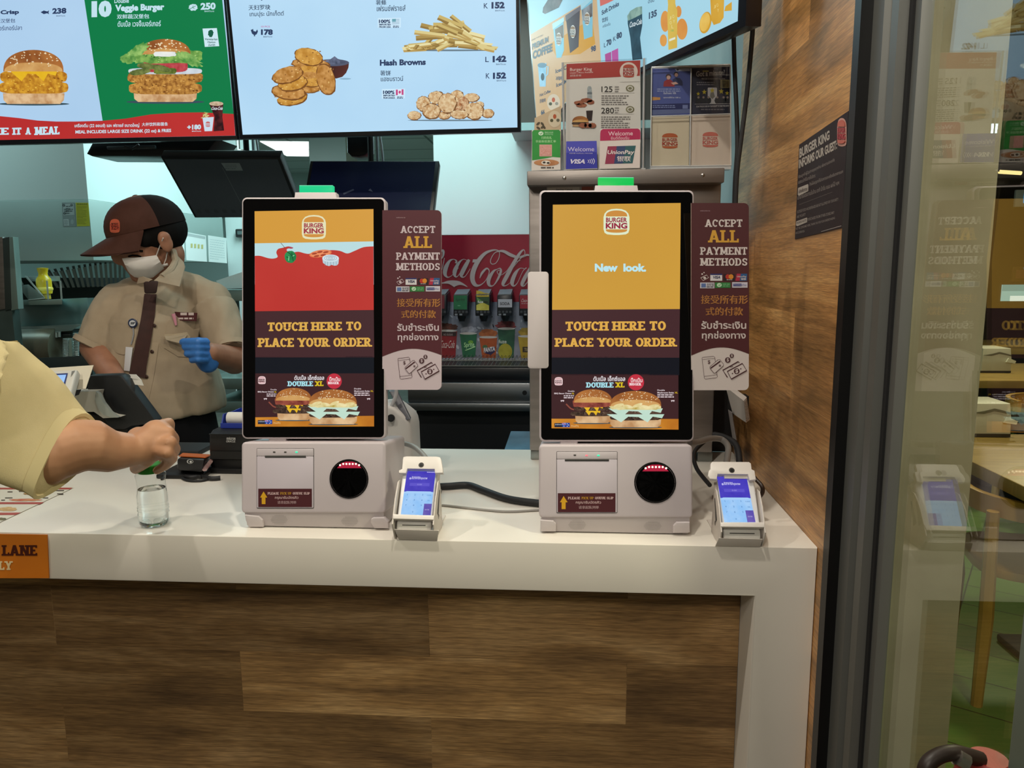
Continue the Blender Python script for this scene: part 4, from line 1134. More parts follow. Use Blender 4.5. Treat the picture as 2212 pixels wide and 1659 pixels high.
def art_left(P, scr):
    P.poly(scr, E('#a9cbea', c2='#b3d3ef', scale=2), 0)
    P.f = crop('A')
    P.poly([(600, -480), (1722, -480), (1862, 920), (818, 965)], E('#0c7a46'), 1)
    P.poly([(-1500, 960), (-900, 985), (-400, 930), (0, 925), (150, 940), (300, 960), (450, 968), (600, 968), (820, 962), (1000, 945), (1200, 912), (1400, 898), (1600, 895), (1861, 908), (1875, 1080), (0, 1115), (-1500, 1150)], E('#b42c2c', c2='#bb3230', scale=3), 2)
    nv, pale = E(NAVY), E('#c3e2ee')
    P.text('Crisp', 5, 82, 153, 124, nv, 3, .05, sl=-4); P.text('238', 418, 66, 530, 112, nv, 3, .05, sl=-4); P.text('BAHT/บาท', 450, 122, 520, 132, nv, 3)
    P.poly([(325, 98), (350, 84), (378, 92), (392, 82), (388, 100), (392, 114), (376, 106), (350, 113)], nv, 3)
    P.text('汉堡包', 5, 150, 122, 184, E('#4b5d80'), 3, .012, sl=-3); P.text('เบอร์เกอร์ปลา', -40, 206, 176, 244, E('#4b5d80'), 3, .012, sl=-4)
    P.text('10', 730, 8, 890, 140, pale, 3, .08, sl=-4); P.text('Double', 912, -8, 1028, 26, pale, 3, .02, sl=-3)
    P.text('Veggie Burger', 918, 38, 1310, 106, pale, 3, .05, sl=-10)
    P.text('双鲜蔬汉堡包', 932, 115, 1188, 152, pale, 3, .012, sl=-4); P.text('ดับเบิ้ล เวจจี้เบอร์เกอร์', 938, 164, 1282, 214, pale, 3, .015, sl=-5)
    P.ell(1538, 60, 36, 26, pale, 3, jag=.3); P.stroke([(1512, 72), (1560, 48)], 4, E('#0c7a46'), 4); P.stroke([(1535, 62), (1540, 44)], 3, E('#0c7a46'), 4); P.stroke([(1535, 62), (1552, 70)], 3, E('#0c7a46'), 4)
    P.text('250', 1598, 24, 1718, 80, pale, 3, .05, sl=-4); P.text('BAHT/บาท', 1630, 84, 1706, 96, pale, 3)
    P.poly([(1614, 228), (1728, 224), (1747, 368), (1632, 374)], E('#cde8f2'), 3); P.ell(1680, 266, 22, 30, E('#185c45'), 4, jag=.25)
    for a, b_ in (('Vegetarian', (1632, 304, 1734, 326)), ('Option', (1654, 328, 1718, 348)), ('มังสวิรัติ', (1660, 350, 1714, 368))): P.text(a, *b_, E('#1f5a52'), 4, .02)
    P.text('MAKE', -258, 1020, 72, 1076, pale, 3, slab=.3, sl=-3); P.text('IT', 98, 1018, 172, 1074, pale, 3, slab=.3, sl=-2); P.text('A', 203, 1016, 248, 1072, pale, 3, slab=.3); P.text('MEAL', 274, 1012, 476, 1076, pale, 3, slab=.3, sl=-6)
    P.text('เครื่องดื่ม (22 ออนซ์) และ ฟรายส์ ขนาดใหญ่', 595, 984, 1110, 1022, pale, 3, .02, sl=-4); P.text('大杯饮料和薯条', 1130, 977, 1338, 1006, pale, 3, .01, sl=-4)
    P.text('MEAL INCLUDES LARGE SIZE DRINK (22 oz) & FRIES', 602, 1038, 1364, 1072, pale, 3, .03, sl=-12)
    P.text('+180', 1492, 994, 1602, 1034, pale, 3, .05, sl=-3); P.text('BAHT/บาท', 1530, 1040, 1602, 1050, pale, 3)
    fries(P, 1652, 945, 112, 62, 14, 4)
    P.poly([(1615, 938), (1705, 932), (1692, 1044), (1632, 1046)], E('#c9dcea'), 8); logo(P, 1659, 990, 34, 42, E('#c4504a'), E('#c4504a'), 9)
    P.poly([(1668, 830), (1780, 825), (1772, 930), (1786, 1040), (1702, 1046), (1710, 930)], E('#2a1216', c2='#5a2426', scale=60), 4); P.ell(1724, 826, 56, 18, E('#a98a6c', c2='#d8c4a8', scale=90), 5)
    P.text('Coca-Cola', 1682, 850, 1772, 876, E('#dfe6ee'), 6, .02, skew=10)
    P.f = crop('A')
    burger(P, 270, 828, 545, 430, [('heel', .0, .20, .9), ('fish', .19, .42, 1.02), ('fish', .38, .62, .98), ('mayo', .58, .68, .78), ('cheese', .42, .62, .7), ('dome', .60, 1.0, .88)], 4, l=3)
    burger(P, 1318, 812, 600, 500, [('heel', 0, .14, .84), ('veg', .12, .31, .97), ('veg', .29, .49, 1.0), ('onion', .44, .54, .98), ('tomato', .47, .66, .6), ('pickle', .44, .54, .3), ('lettuce', .62, .84, .96), ('dome', .74, 1.0, .68), ('lettuce', .62, .76, .92), ('mayo', .72, .80, .3)], 6, l=4)
    for x, y, a in ((1120, 575, -8), (1290, 545, 14), (1180, 530, 6)): P.ell(x, y, 85, 24, E('#48582a', c2='#7c8748', scale=70), 16, rot=a, jag=.12)
    P.ell(1110, 400, 90, 40, E('#4f8f42', c2='#9cc56e', scale=60), 17, jag=.4, rot=-28); P.ell(1510, 470, 110, 40, E('#4f8f42', c2='#9cc56e', scale=60), 17, jag=.4, rot=28); P.ell(1030, 470, 60, 40, E('#3c7a35', c2='#7fb05a', scale=60), 16.5, jag=.4)


def art_mid(P, scr):
    P.poly(scr, E('#aed5f2', c2='#bfe2f8', scale=1.6), 0)
    P.f = crop('B')
    nv = E(NAVY); g = E('#3c5068')
    P.text('Tempura Nuggets', 178, -62, 516, 6, nv, 2, .05, sl=-8); P.text('天妇罗块', 180, 34, 328, 70, g, 2, .012, sl=-3); P.text('เทมปุระ นักเก็ตต์', 188, 76, 422, 122, g, 2, .012, sl=-5)
    P.poly([(195, 205), (212, 198), (214, 212), (230, 216), (240, 200), (244, 216), (236, 234), (224, 240), (226, 248), (216, 248), (218, 240), (204, 230)], nv, 2)
    P.text('10 PCS', 266, 176, 326, 188, E('#c078a8'), 2, .02); P.text('178', 265, 200, 346, 240, nv, 2, .06); P.text('BAHT/บาท', 282, 246, 342, 256, nv, 2)
    P.text('French Fries', 1046, -70, 1300, -22, nv, 2, .05, sl=-6); P.text('薯條', 1048, 0, 1120, 34, g, 2, .012); P.text('เฟรนช์ฟรายส์', 1055, 38, 1252, 78, g, 2, .012, sl=-4)
    P.text('K', 1786, 22, 1814, 58, nv, 2, .01); P.text('152', 1838, 14, 1928, 60, nv, 2, .06, sl=-2); P.text('BAHT/บาท', 1864, 68, 1928, 78, nv, 2)
    P.text('L', 1786, -80, 1810, -46, nv, 2, .01); P.text('142', 1838, -88, 1928, -44, nv, 2, .06)
    P.text('Hash Browns', 1076, 408, 1390, 450, nv, 2, .05, sl=-6); P.text('薯饼', 1078, 482, 1150, 516, g, 2, .012); P.text('แฮชบราวน์', 1083, 522, 1236, 556, g, 2, .012, sl=-3)
    P.text('L', 1796, 388, 1820, 424, nv, 2, .01); P.text('142', 1846, 382, 1940, 426, nv, 2, .06, sl=-3); P.text('BAHT/บาท', 1870, 434, 1936, 444, nv, 2)
    P.text('K', 1800, 500, 1826, 536, nv, 2, .01); P.text('152', 1848, 496, 1938, 540, nv, 2, .06, sl=-3); P.text('BAHT/บาท', 1874, 546, 1938, 556, nv, 2)
    for y, n3, us in ((124, 'FROM USA', 1), (608, 'FROM CANADA', 0)):
        x = 1062 if us else 1090
        P.rect(x, y, x + 158, y + 66, E('#cbe8fa'), 1, sl=-3); P.text('100%', x + 8, y + 10, x + 86, y + 34, nv, 2, .05); P.text('IMPORTED', x + 10, y + 38, x + 90, y + 50, nv, 2, .05); P.text(n3, x + 10, y + 54, x + 90, y + 66, nv, 2, .05)
        if us:
            P.rect(x + 98, y + 6, x + 148, y + 44, E('#d7ecf6'), 2, sl=-2)
            for k in range(4): P.rect(x + 98, y + 8 + k * 10, x + 148, y + 12 + k * 10, E('#7fa9c9'), 3, sl=-2)
            P.rect(x + 98, y + 6, x + 124, y + 26, E('#6aa5b5'), 4, sl=-1)
        else:
            P.rect(x + 96, y + 4, x + 148, y + 42, E('#e3e8f4'), 2, sl=-3); P.rect(x + 96, y + 4, x + 109, y + 42, E('#c2457f'), 3); P.rect(x + 135, y + 2, x + 148, y + 40, E('#c2457f'), 3)
            P.ell(x + 122, y + 22, 9, 10, E('#c2457f'), 3, jag=.5)
        P.lines(x + 104, y + 52, x + 146, 2, 8, 5, nv, 2)
    # nuggets and the dip bowl
    nug = lambda x, y, rx, ry, a, l, k=0: (P.ell(x, y, rx * 1.03, ry * 1.05, E('#7a4d22'), l, rot=a, jag=.10, seed=k), P.ell(x - 2, y - 4, rx * .97, ry * .95, E(['#b9812f', '#a8702c'][k % 2], c2=['#d9a550', '#cf9a58'][k % 2], scale=70), l + .4, rot=a, jag=.10, seed=k),
                                           [P.ell(x + rx * .8 * math.sin(j * 2.4), y + ry * .7 * math.sin(j * 3.7 + 1), rx * .06, ry * .07, E('#e6c078' if j % 2 else '#8a5a28'), l + .7, n=6, jag=.4) for j in range(10)])
    P.poly([(640, 430), (866, 426), (862, 462), (846, 498), (820, 525), (780, 536), (700, 530), (660, 500)], E('#3a1d1c', c2='#5a2e28', scale=10), 2)
    P.ell(755, 428, 112, 24, E('#51586e'), 3)
    P.poly([(672, 426), (700, 412), (740, 404), (768, 384), (790, 402), (830, 414), (844, 428), (790, 440), (710, 440)], E('#3c4458', c2='#69728c', scale=60), 4)
    P.ell(840, 538, 40, 6, E('#8fb4cc'), 1)
    for a in ((605, 440, 130, 40, 4, 5, 1), (600, 478, 66, 30, 0, 6, 0), (610, 520, 70, 26, 2, 7, 1), (622, 566, 66, 30, -4, 8, 0), (612, 606, 70, 30, -8, 7.5, 1), (594, 390, 98, 58, 14, 10, 0), (450, 515, 106, 55, -14, 14, 1),
              (486, 572, 100, 50, -10, 12, 0), (456, 632, 116, 50, 6, 10.5, 1), (480, 675, 104, 46, -10, 9.2, 0), (712, 545, 62, 108, -14, 16, 1)): nug(*a)
    # fries
    P.ell(1555, 344, 292, 6, E('#6a7f8c'), 2)
    fries(P, 1560, 346, 620, 250, 64, 11)
    # hash browns
    for i, (x, y, rx, ry) in enumerate(((1312, 790, 46, 30), (1375, 710, 48, 52), (1465, 668, 56, 44), (1605, 660, 46, 42), (1704, 668, 52, 30), (1645, 710, 40, 46), (1756, 718, 32, 24), (1815, 776, 42, 30), (1612, 732, 28, 28), (1518, 790, 44, 26), (1540, 708, 62, 68), (1432, 762, 60, 52), (1722, 760, 64, 58), (1622, 784, 60, 30))):
        l = 3 + i * 1.1
        P.ell(x, y, rx * 1.04, ry * 1.05, E('#7c5531'), l, jag=.13, seed=i)
        P.ell(x - 2, y - 3, rx * .96, ry * .94, E(['#c2996a', '#b98a58', '#a96a40'][2 if i in (5, 8) else i % 2], c2='#e3cba0', scale=110), l + .4, jag=.12, seed=i)
        for j in range(9): P.ell(x + rx * .75 * math.sin(j * 2.1 + i), y + ry * .75 * math.sin(j * 3.3 + i * 2), rx * .07, ry * .06, E('#efe2c0' if j % 2 else '#94673c'), l + .7, n=6, jag=.4)
    P.ell(1555, 822, 290, 5, E('#6a7f8c'), 2)


RU = V3((.383, -.83, 0)).normalized()
RN = (V3((RU.y, -RU.x, 0)) * math.cos(TA) + V3((0, 0, -math.sin(TA)))).normalized()


def art_right(P, scr):
    P.poly(scr, E('#97c9dc', c2='#a5d3e4', scale=2), 0)
    P.f = crop('C')
    P.poly([(244, 275), (640, 40), (770, -40), (805, 480), (790, 560), (560, 760), (400, 1000), (290, 932)], E('#c2a173', c2='#cbb088', scale=4), 1)
    P.poly([(395, 350), (735, 150), (760, 350), (640, 430), (450, 450)], E('#c8962f'), 2)
    P.poly([(340, 100), (345, 60), (400, -30), (520, -40), (470, 60), (360, 112)], E('#4c4a4c', c2='#6a6668', scale=30), 2)
    dk, nv = E('#4a5260'), E('#3b4c64')
    P.text('100% อาราบิก้า', 252, 330, 345, 316, dk, 3, sl=-44); P.text('PREMIUM', 258, 350, 388, 398, dk, 3, .05, sl=-62); P.text('COFFEE', 262, 408, 420, 476, dk, 3, .06, sl=-66)
    for pts, c, lid in (([(425, 215), (508, 160), (512, 400), (490, 458), (452, 462)], '#7fc0d4', '#a9dcea'), ([(528, 150), (640, 70), (628, 372), (560, 424)], '#4a4248', '#6d6a70'), ([(650, 60), (740, -20), (740, 290), (672, 314)], '#7ab8cc', '#9dc9d6')):
        P.poly(pts, E(c), 3)
        x0, x1 = pts[0][0], pts[1][0]
        P.poly([(x0 - 5, pts[0][1] - 26), (x1 + 4, pts[1][1] - 24), (x1 + 6, pts[1][1] + 8), (x0 - 2, pts[0][1] + 20)], E(lid), 4)
    P.poly([(440, 235), (505, 195), (508, 300), (447, 320)], E('#6d6358'), 3.5)
    P.poly([(655, 80), (738, 20), (738, 130), (662, 170)], E('#5c544e', c2='#8c969c', scale=30), 3.5)
    for x, y in ((472, 312), (584, 252), (698, 150)): P.ell(x, y, 22, 52, E('#cfd6d0'), 5); logo(P, x, y, 36, 84, E('#8d7a60'), E('#4a4644'), 6)
    P.text('98', 726, 370, 766, 418, nv, 3, .05, sl=-12)
    P.poly([(304, 520), (372, 500), (366, 690), (318, 690)], E('#7fb9d6', c2='#a5d4ea', scale=20), 3); P.ell(338, 520, 36, 20, E('#5a7f96'), 4); P.stroke([(368, 530), (386, 530), (384, 590), (366, 606)], 9, E('#8dc4dc'), 4); P.ell(342, 612, 14, 30, E('#3c4a56'), 4)
    P.text('Hot Coffee', 318, 746, 404, 772, nv, 3, .03, sl=-36); P.text('热咖啡', 318, 790, 366, 822, nv, 3, sl=-10); P.text('66', 328, 876, 358, 916, nv, 3, .05, sl=-6)
    P.text('Iced Coffee', 444, 552, 600, 586, nv, 3, .03, sl=-60); P.text('冰咖啡', 446, 606, 500, 640, nv, 3); P.text('Iced Mocha', 450, 664, 600, 696, nv, 3, .03, sl=-60)
    for x, y in ((428, 795),):
        P.ell(x, y + 20, 52, 66, E('#c9bda4'), 2)
        P.ell(x, y, 13, 19, E('#b0522c'), 3); P.ell(x - 24, y + 32, 13, 13, E('#4c4a30'), 3); P.ell(x + 26, y + 30, 13, 13, E('#8a8878'), 3)
    P.poly([(795, -20), (985, -90), (985, -40), (870, 20), (800, 50)], E('#c9685c'), 2)
    P.text('Soft Drinks', 812, 84, 950, 122, nv, 3, .04, sl=-76); P.text('饮料', 814, 145, 862, 182, nv, 3, .01, sl=-14); P.text('เครื่องดื่ม', 820, 196, 882, 222, nv, 3, .01, sl=-22)
    P.text('L', 830, 344, 846, 378, nv, 3, sl=-4); P.text('70', 850, 320, 890, 370, nv, 3, .06, sl=-14); P.text('K', 904, 294, 926, 330, nv, 3, sl=-8); P.text('80', 930, 264, 974, 314, nv, 3, .06, sl=-14)
    P.poly([(838, 432), (888, 412), (890, 500), (842, 500)], E('#a8488c'), 3); P.poly([(892, 408), (943, 384), (946, 500), (896, 500)], E('#b0509a'), 3)
    P.poly([(1018, 120), (1134, 60), (1136, 200), (1118, 300), (1136, 470), (1058, 480), (1040, 300), (1020, 190)], E('#1d3a48', c2='#2c5060', scale=30), 3)
    P.poly([(1016, 130), (1040, 88), (1090, 58), (1134, 50), (1136, 110), (1080, 140), (1022, 166)], E('#5c7f78', c2='#8fb0a4', scale=40), 4)
    P.text('Coca-Cola', 1034, 176, 1132, 222, E('#cfdfe4'), 5, .02, sl=-32, skew=6)
    P.text('น้ำส้ม', 1182, -2, 1230, 28, nv, 3, sl=-14); P.text('135', 1188, 100, 1252, 154, nv, 3, .05, sl=-26)
    for x, y, rx, ry in ((1318, 170, 36, 84), (1452, 232, 44, 84), (1424, 92, 24, 46), (1304, 322, 28, 48)): P.ell(x, y, rx, ry, E('#d08a3c', c2='#d99a48', scale=20), 3)
    P.poly([(1334, -60), (1398, -70), (1400, 30), (1416, 90), (1414, 380), (1345, 398), (1336, 120), (1342, 40)], E('#c9a844', c2='#d6b850', scale=12), 4)
    for ch, x, y in (('J', 1352, 130), ('O', 1376, 118), ('O', 1356, 168), ('Y', 1382, 158), ('L', 1370, 200)): P.text(ch, x, y, x + 16, y + 26, E('#e0d08a'), 5, .01)
    P.text('100', 1364, 236, 1388, 252, E('#78b05a'), 5); P.rect(1352, 312, 1400, 330, E('#dbe0d0'), 5, sl=-18)
    P.poly([(1676, -40), (1790, -80), (1784, 140), (1755, 182), (1705, 200), (1685, 160)], E('#c8962a', c2='#d8aa3c', scale=14), 3)
    P.ell(1640, 180, 46, 88, E('#c9982c'), 4, rot=12); P.ell(1636, 176, 38, 76, E('#dcae44', c2='#e4c060', scale=30), 5, rot=12)
    P.poly([(1790, 90), (1800, 50), (1850, 14), (1850, 84)], E('#d0a236'), 4)
    for ch, x, y in (('J', 1706, 40), ('O', 1728, 28), ('Y', 1734, 70)): P.text(ch, x, y, x + 16, y + 26, E('#e0c878'), 5, .01)


tv('menu_screen', 'ceiling menu screen with a red band and green burger picture', [(-390, -175), (466, -205), (508.6, 293), (0, 302.4), (-390, 309.5)], [(-400, -185), (462, -215), (513, 300.7), (-400, 322)], (0, 2.2, 1.777), TVN, art_left, (60, 380))
tv('menu_screen', 'ceiling menu screen showing nuggets and potato fries', [(474, -205), (1112, -215), (1117.7, 275.3), (524.3, 291)], [(467, -216), (1119.5, -226), (1124.6, 284.8), (517.5, 300.6)], (0, 2.2, 1.777), TVN, art_mid, (660, 960))
tvr_scr = cp('C', (208, -250), (1925, -720), (1893, 166), (1175, 498), (288, 932))
tv('menu_screen', 'angled ceiling menu screen showing coffee and soft drinks', cp('C', (208, -250), (1925, -700), (1893, 168), (288, 934)), cp('C', (190, -262), (1985, -750), (1950, 208), (281, 950)), (-.078, 2.29, 1.79), RN, art_right, (1250, 1450))

# ================================================ steel cabinet behind the right kiosk and what stands on it
t = thing('steel_cabinet', 'tall stainless steel cabinet standing behind the yellow kiosk', 'cabinet', (.12, 1.75, ZT))
CAB = M('#8d8682', .42, .75, c2='#827b77', scale=6, bump=.04, bscale=40, stretch=(1, 1, 10))
b = MB(); b.box((-.0855, 1.69, .985), (.327, 1.84, 1.578), CAB, .003); b.build('body', t)
b = MB(); b.box((-.0875, 1.652, 1.574), (.3255, 1.85, 1.604), CAB, .002); tl = b.build('top_ledge', t)
for q in cp('M', (470, 97), (1652, 72)):
    c = PY(*q, 1.652); b = MB(); b.ball(c, (.0042, .0025, .0042), STEEL, 12); b.build('rivet', tl)
P = Panel((0, 1.6895, 1.55), (0, -1, 0)); P.f = crop('M')
P.poly([(318, 172), (735, 160), (735, 206), (318, 210)], M('#8f8a84', .5), 0); P.poly([(325, 180), (600, 174), (600, 206), (325, 210)], M('#b8b1a6', .5), 1); P.text('Stainless Cabinet', 400, 188, 540, 204, M('#3a3632', .5), 2); P.poly([(618, 172), (718, 170), (718, 203), (618, 204)], M('#8f4a3c', .5), 1)
P.build('rating_plate', t)
for x, y in ((-.07, 1.70), (.31, 1.70), (-.07, 1.82), (.31, 1.82)):
    b = MB()
    if y < 1.75: b.box((x - .014, y, ZT), (x + .02, y + .05, .986), STEELD, .002)
    else: b.lathe((x, 1.785, ZT), [(.016, 0), (.016, .004), (.011, .006), (.011, .025)], RUBBER, 14)
    b.build('foot', t)
ZL = 1.604
ACR = PANE('acrylic', (.95, .96, .96, 1), .55, 1.35)
PAPER = M('#d8d2ce', .5)
PR = lambda c, **k: M(c, .5, spec=.3, **k)


def stand_sheet(P, pts, m, th=.0012):
    b = MB(); b.prism([P.p(*q) for q in pts], -P.N * th, m); P.mb.merge(b.bm, m)


# upright acrylic menu holder
t = thing('menu_holder', 'clear acrylic holder with a printed combo price menu', 'menu holder', PY(1307, 364, 1.69))
b = MB(); Pq = Panel((0, 1.676, 1.7), (0, -1, 0)); Pq.f = crop('C')
for yy in (1.676, 1.6845):
    Pa = Panel((0, yy, 1.7), (0, -1, 0)); Pa.f = crop('C')
    b.prism([Pa.p(*q) for q in ((490, 498), (1168, 462), (1158, 1338), (508, 1352))], (0, .002, 0), ACR)
b.build('acrylic_sleeve', t)
b = MB()
for q0, q1 in (((500, 500), (515, 1350)), ((1148, 466), (1138, 1340))):
    b.tube([Pq.p(*q0, 6), Pq.p(*q1, 6)], .0022, M('#b9bdc2', .15, .3), 8)
zb = Pq.p(820, 1345).z
b.box((Pq.p(508, 1345).x, 1.672, ZL), (Pq.p(1158, 1345).x, 1.712, max(zb, ZL + .002)), M('#b4b6b8', .2))
b.build('acrylic_edge', t)
P = Panel((0, 1.6822, 1.7), (0, -1, 0)); P.f = crop('C')
stand_sheet(P, [(530, 505), (1118, 480), (1122, 1340), (518, 1350)], PAPER)
P.poly([(530, 510), (1118, 480), (1114, 605), (530, 632)], PR('#a83a36'), 1)
pk = PR('#d9b3b0')
P.text('Burger King', 558, 542, 732, 574, PR('#e3c9c6'), 2, .01, sl=-4); P.text('เมนูชุด | Menu Available', 558, 574, 742, 592, pk, 2, sl=-6); P.text('超值套餐', 558, 596, 648, 612, pk, 2, sl=-3)
P.ell(1025, 570, 72, 74, PR('#d8c4bd'), 2, 0, 360); P.poly([(955, 612), (1112, 605), (1112, 650), (955, 655)], PAPER, 3)
logo(P, 1024, 566, 88, 104, PR('#b04a3c'), PR('#9c2f2f'), 4)
bk_ = PR('#2c2624')
P.text('125', 808, 688, 896, 734, bk_, 2, .01); P.text('280', 806, 858, 908, 904, bk_, 2, .01)
for y in (688, 856): P.lines(914, y, 950, 3, 18, 10, PR('#8c8684'), 2, y); P.ell(1036, y + 16, 34, 27, PR('#6d684e', c2='#9a9476', scale=200), 2); P.ell(1036, y + 16, 22, 18, PAPER, 3); P.ell(1036, y + 16, 15, 11, PR('#7d785c'), 4)
P.rect(810, 740, 1070, 742, PR('#8c8684'), 2); P.rect(808, 908, 1068, 910, PR('#8c8684'), 2)
P.lines(808, 760, 1030, 5, 17, 9, PR('#7c7674'), 2, 3); P.lines(806, 928, 1045, 6, 16.5, 9, PR('#7c7674'), 2, 4)
P.poly([(696, 700), (704, 686), (722, 686), (730, 700), (734, 790), (694, 790)], PR('#aeb4b8', c2='#8f979c', scale=120), 2); P.rect(695, 735, 733, 750, PR('#6a727a'), 3)
for x, y, w_ in ((630, 820, 40), (690, 800, 46), (650, 838, 44), (722, 815, 30)): P.ell(x, y, w_, 18, PR('#8a4a34', c2='#a9664a', scale=150), 3, jag=.2)
P.poly([(686, 882), (740, 880), (732, 962), (694, 964)], PR('#2c1a1a'), 2)
P.f2 = None
burger(P, 640, 1010, 130, 85, [('heel', 0, .25, .95), ('beef', .2, .42, 1.05), ('dome', .42, 1, 1)], 3, mk=lambda c, c2=None, scale=60: PR(c, c2=c2, scale=scale), l=3, seeds=False)
for x in (660, 700, 735): P.ell(x, 1000, 32, 20, PR('#8a4a34', c2='#a9664a', scale=150), 9, jag=.2)
P.build('menu_sheet', t)

# small payment cards standing on the ledge


def card(name, label, y, pts, art, m=PAPER, lay=.0002):
    P = Panel((0, y, 1.65), (0, -1, 0), lay); P.f = crop('C')
    stand_sheet(P, pts, m, .0015); art(P); o = P.build(name); return tag(o, label, 'sign', 'payment cards on the steel cabinet')


def a_green(P):
    P.poly([(256, 1050), (268, 1036), (470, 1034), (482, 1046), (482, 1352), (254, 1358)], PR('#d6d0ca'), 1)
    P.poly([(256, 1050), (268, 1036), (470, 1034), (482, 1046), (481, 1255), (420, 1250), (360, 1262), (256, 1278)], PR('#2b8a3e', c2='#35953f', scale=20), 2)
    P.ell(326, 1063, 20, 16, PR('#d0e6cf'), 3); P.stroke([(316, 1062), (324, 1070), (338, 1056)], 5, PR('#2b8a3e'), 4)
    P.text('微信支付', 356, 1048, 424, 1064, PR('#9fd0a2'), 3); P.text('WeChat Pay', 356, 1067, 424, 1078, PR('#9fd0a2'), 3)
    P.text('扫码有礼', 330, 1086, 412, 1108, PR('#a8d8a0'), 3, .02); P.text('享最新优惠汇率', 284, 1116, 446, 1136, PR('#a8d8a0'), 3, .02)
    P.rect(314, 1152, 414, 1246, PR('#d0a29a'), 3); P.rect(320, 1158, 408, 1240, PR('#c9867c', c2='#d8a69e', scale=300), 4)
    P.ell(370, 1296, 100, 26, PR('#a8714a', c2='#c08a60', scale=60), 3); P.ell(365, 1296, 36, 18, PR('#e0d8cc'), 4); P.ell(352, 1294, 12, 8, PR('#3a3430'), 5); P.ell(384, 1298, 12, 8, PR('#3a3430'), 5)
    P.lines(326, 1330, 430, 1, 1, 12, PR('#55504c'), 3)


def a_visa(P):
    P.poly([(528, 1126), (770, 1122), (776, 1340), (524, 1348)], PR('#3438a0'), 1); P.poly([(528, 1126), (770, 1122), (773, 1212), (527, 1218)], PR('#4a4cb4'), 2)
    P.text('Welcome', 540, 1172, 750, 1206, PR('#cfc9e0'), 3, .0, sl=-2); P.text('欢迎光临 | ยินดีต้อนรับ | WELCOME', 552, 1216, 738, 1228, PR('#a8a4d6'), 3)
    P.text('VISA', 548, 1268, 676, 1304, PR('#d6d2e6'), 3, .04, skew=14)
    for k in range(4): P.stroke([(700 + k * 14, 1274 - k * 4), (708 + k * 15, 1284), (700 + k * 14, 1296 + k * 4)], 5, PR('#d6d2e6'), 3, 4)


def a_union(P):
    P.poly([(798, 1062), (802, 1040), (820, 1028), (1098, 1024), (1114, 1034), (1119, 1056), (1114, 1334), (792, 1342)], PR('#d3c9c6'), 1)
    P.poly([(798, 1062), (802, 1040), (820, 1028), (1098, 1024), (1114, 1034), (1119, 1056), (1118, 1110), (797, 1122)], PR('#a82552'), 2)
    P.text('Welcome', 862, 1048, 1058, 1082, PR('#dcb6c2'), 3, sl=-4); P.text('ยินดีต้อนรับ', 884, 1086, 1028, 1112, PR('#dcb6c2'), 3, .005, sl=-2)
    P.poly([(858, 1166), (930, 1164), (908, 1304), (836, 1306)], PR('#8f3350'), 3); P.poly([(930, 1164), (1000, 1162), (978, 1302), (908, 1304)], PR('#33436c'), 3); P.poly([(1000, 1162), (1082, 1160), (1056, 1300), (978, 1302)], PR('#2f5a60'), 3)
    P.text('UnionPay', 852, 1196, 1064, 1238, PR('#d8cfd0'), 4, .02, skew=8); P.text('银联', 930, 1244, 1040, 1286, PR('#d8cfd0'), 4, .03, skew=8)


card('payment_card', 'green payment card on the ledge left end', 1.664, [(254, 1036), (482, 1034), (482, 1352), (252, 1360)], a_green)
card('payment_card', 'small blue welcome card on the steel ledge', 1.660, [(528, 1126), (770, 1122), (776, 1344), (522, 1352)], a_visa)
card('payment_card', 'white welcome card with crimson top on the ledge', 1.658, [(798, 1030), (1119, 1026), (1114, 1338), (792, 1346)], a_union)

def a_tan(P):
    for x, y in ((436, 928),):
        P.ell(x, y + 20, 52, 66, PR('#c9bda4'), 2); P.ell(x, y, 13, 19, PR('#a8502c'), 3); P.ell(x - 24, y + 32, 13, 13, PR('#4c4a30'), 3); P.ell(x + 26, y + 30, 13, 13, PR('#5c5a48'), 3)
    for x, y, r_ in ((304, 985, -40), (338, 988, 50), (306, 1020, 35), (340, 1012, -30), (356, 1018, 0)): P.ell(x, y, 18 if x < 350 else 8, 9, PR('#4a4232'), 3, rot=r_)


card('payment_card', 'tan flyer with coffee beans behind the green card', 1.690, [(276, 940), (400, 882), (486, 842), (486, 1350), (264, 1354)], a_tan, PR('#bda98c'))

# clear leaflet holder with four pockets and the leaflets in it
t = thing('leaflet_holder', 'clear acrylic leaflet holder with four pockets', 'leaflet holder', PY(1490, 360, 1.70))
Pa = Panel((0, 1.68, 1.7), (0, -1, 0)); Pa.f = crop('C')
b = MB(); b.prism([Pa.p(*q) for q in ((1208, 540), (1833, 518), (1840, 1318), (1198, 1326))], (0, .0015, 0), ACR); b.build('front_sheet', t)
Pb = Panel((0, 1.702, 1.7), (0, -1, 0)); Pb.f = crop('C')
b = MB(); b.prism([Pb.p(*q) for q in ((1208, 530), (1833, 508), (1840, 1310), (1198, 1318))], (0, .0015, 0), M('#bfc0bd', .3)); b.build('back_sheet', t)
b = MB()
ED = M('#c9cdd0', .12, .2)
for q0, q1 in (((1208, 540), (1198, 1326)), ((1833, 518), (1840, 1318)), ((1522, 548), (1512, 1320)), ((1208, 538), (1833, 516)), ((1203, 928), (1836, 908)), ((1198, 1326), (1840, 1318))): b.tube([Pa.p(*q0, 4), Pa.p(*q1, 4)], .0013, ED, 6)
zb = min(Pa.p(1198, 1326).z, Pa.p(1840, 1318).z)
b.box((Pa.p(1198, 1322).x, 1.679, ZL), (Pa.p(1840, 1322).x, 1.7035, max(zb, ZL + .002)), ED)
b.build('divider', t)


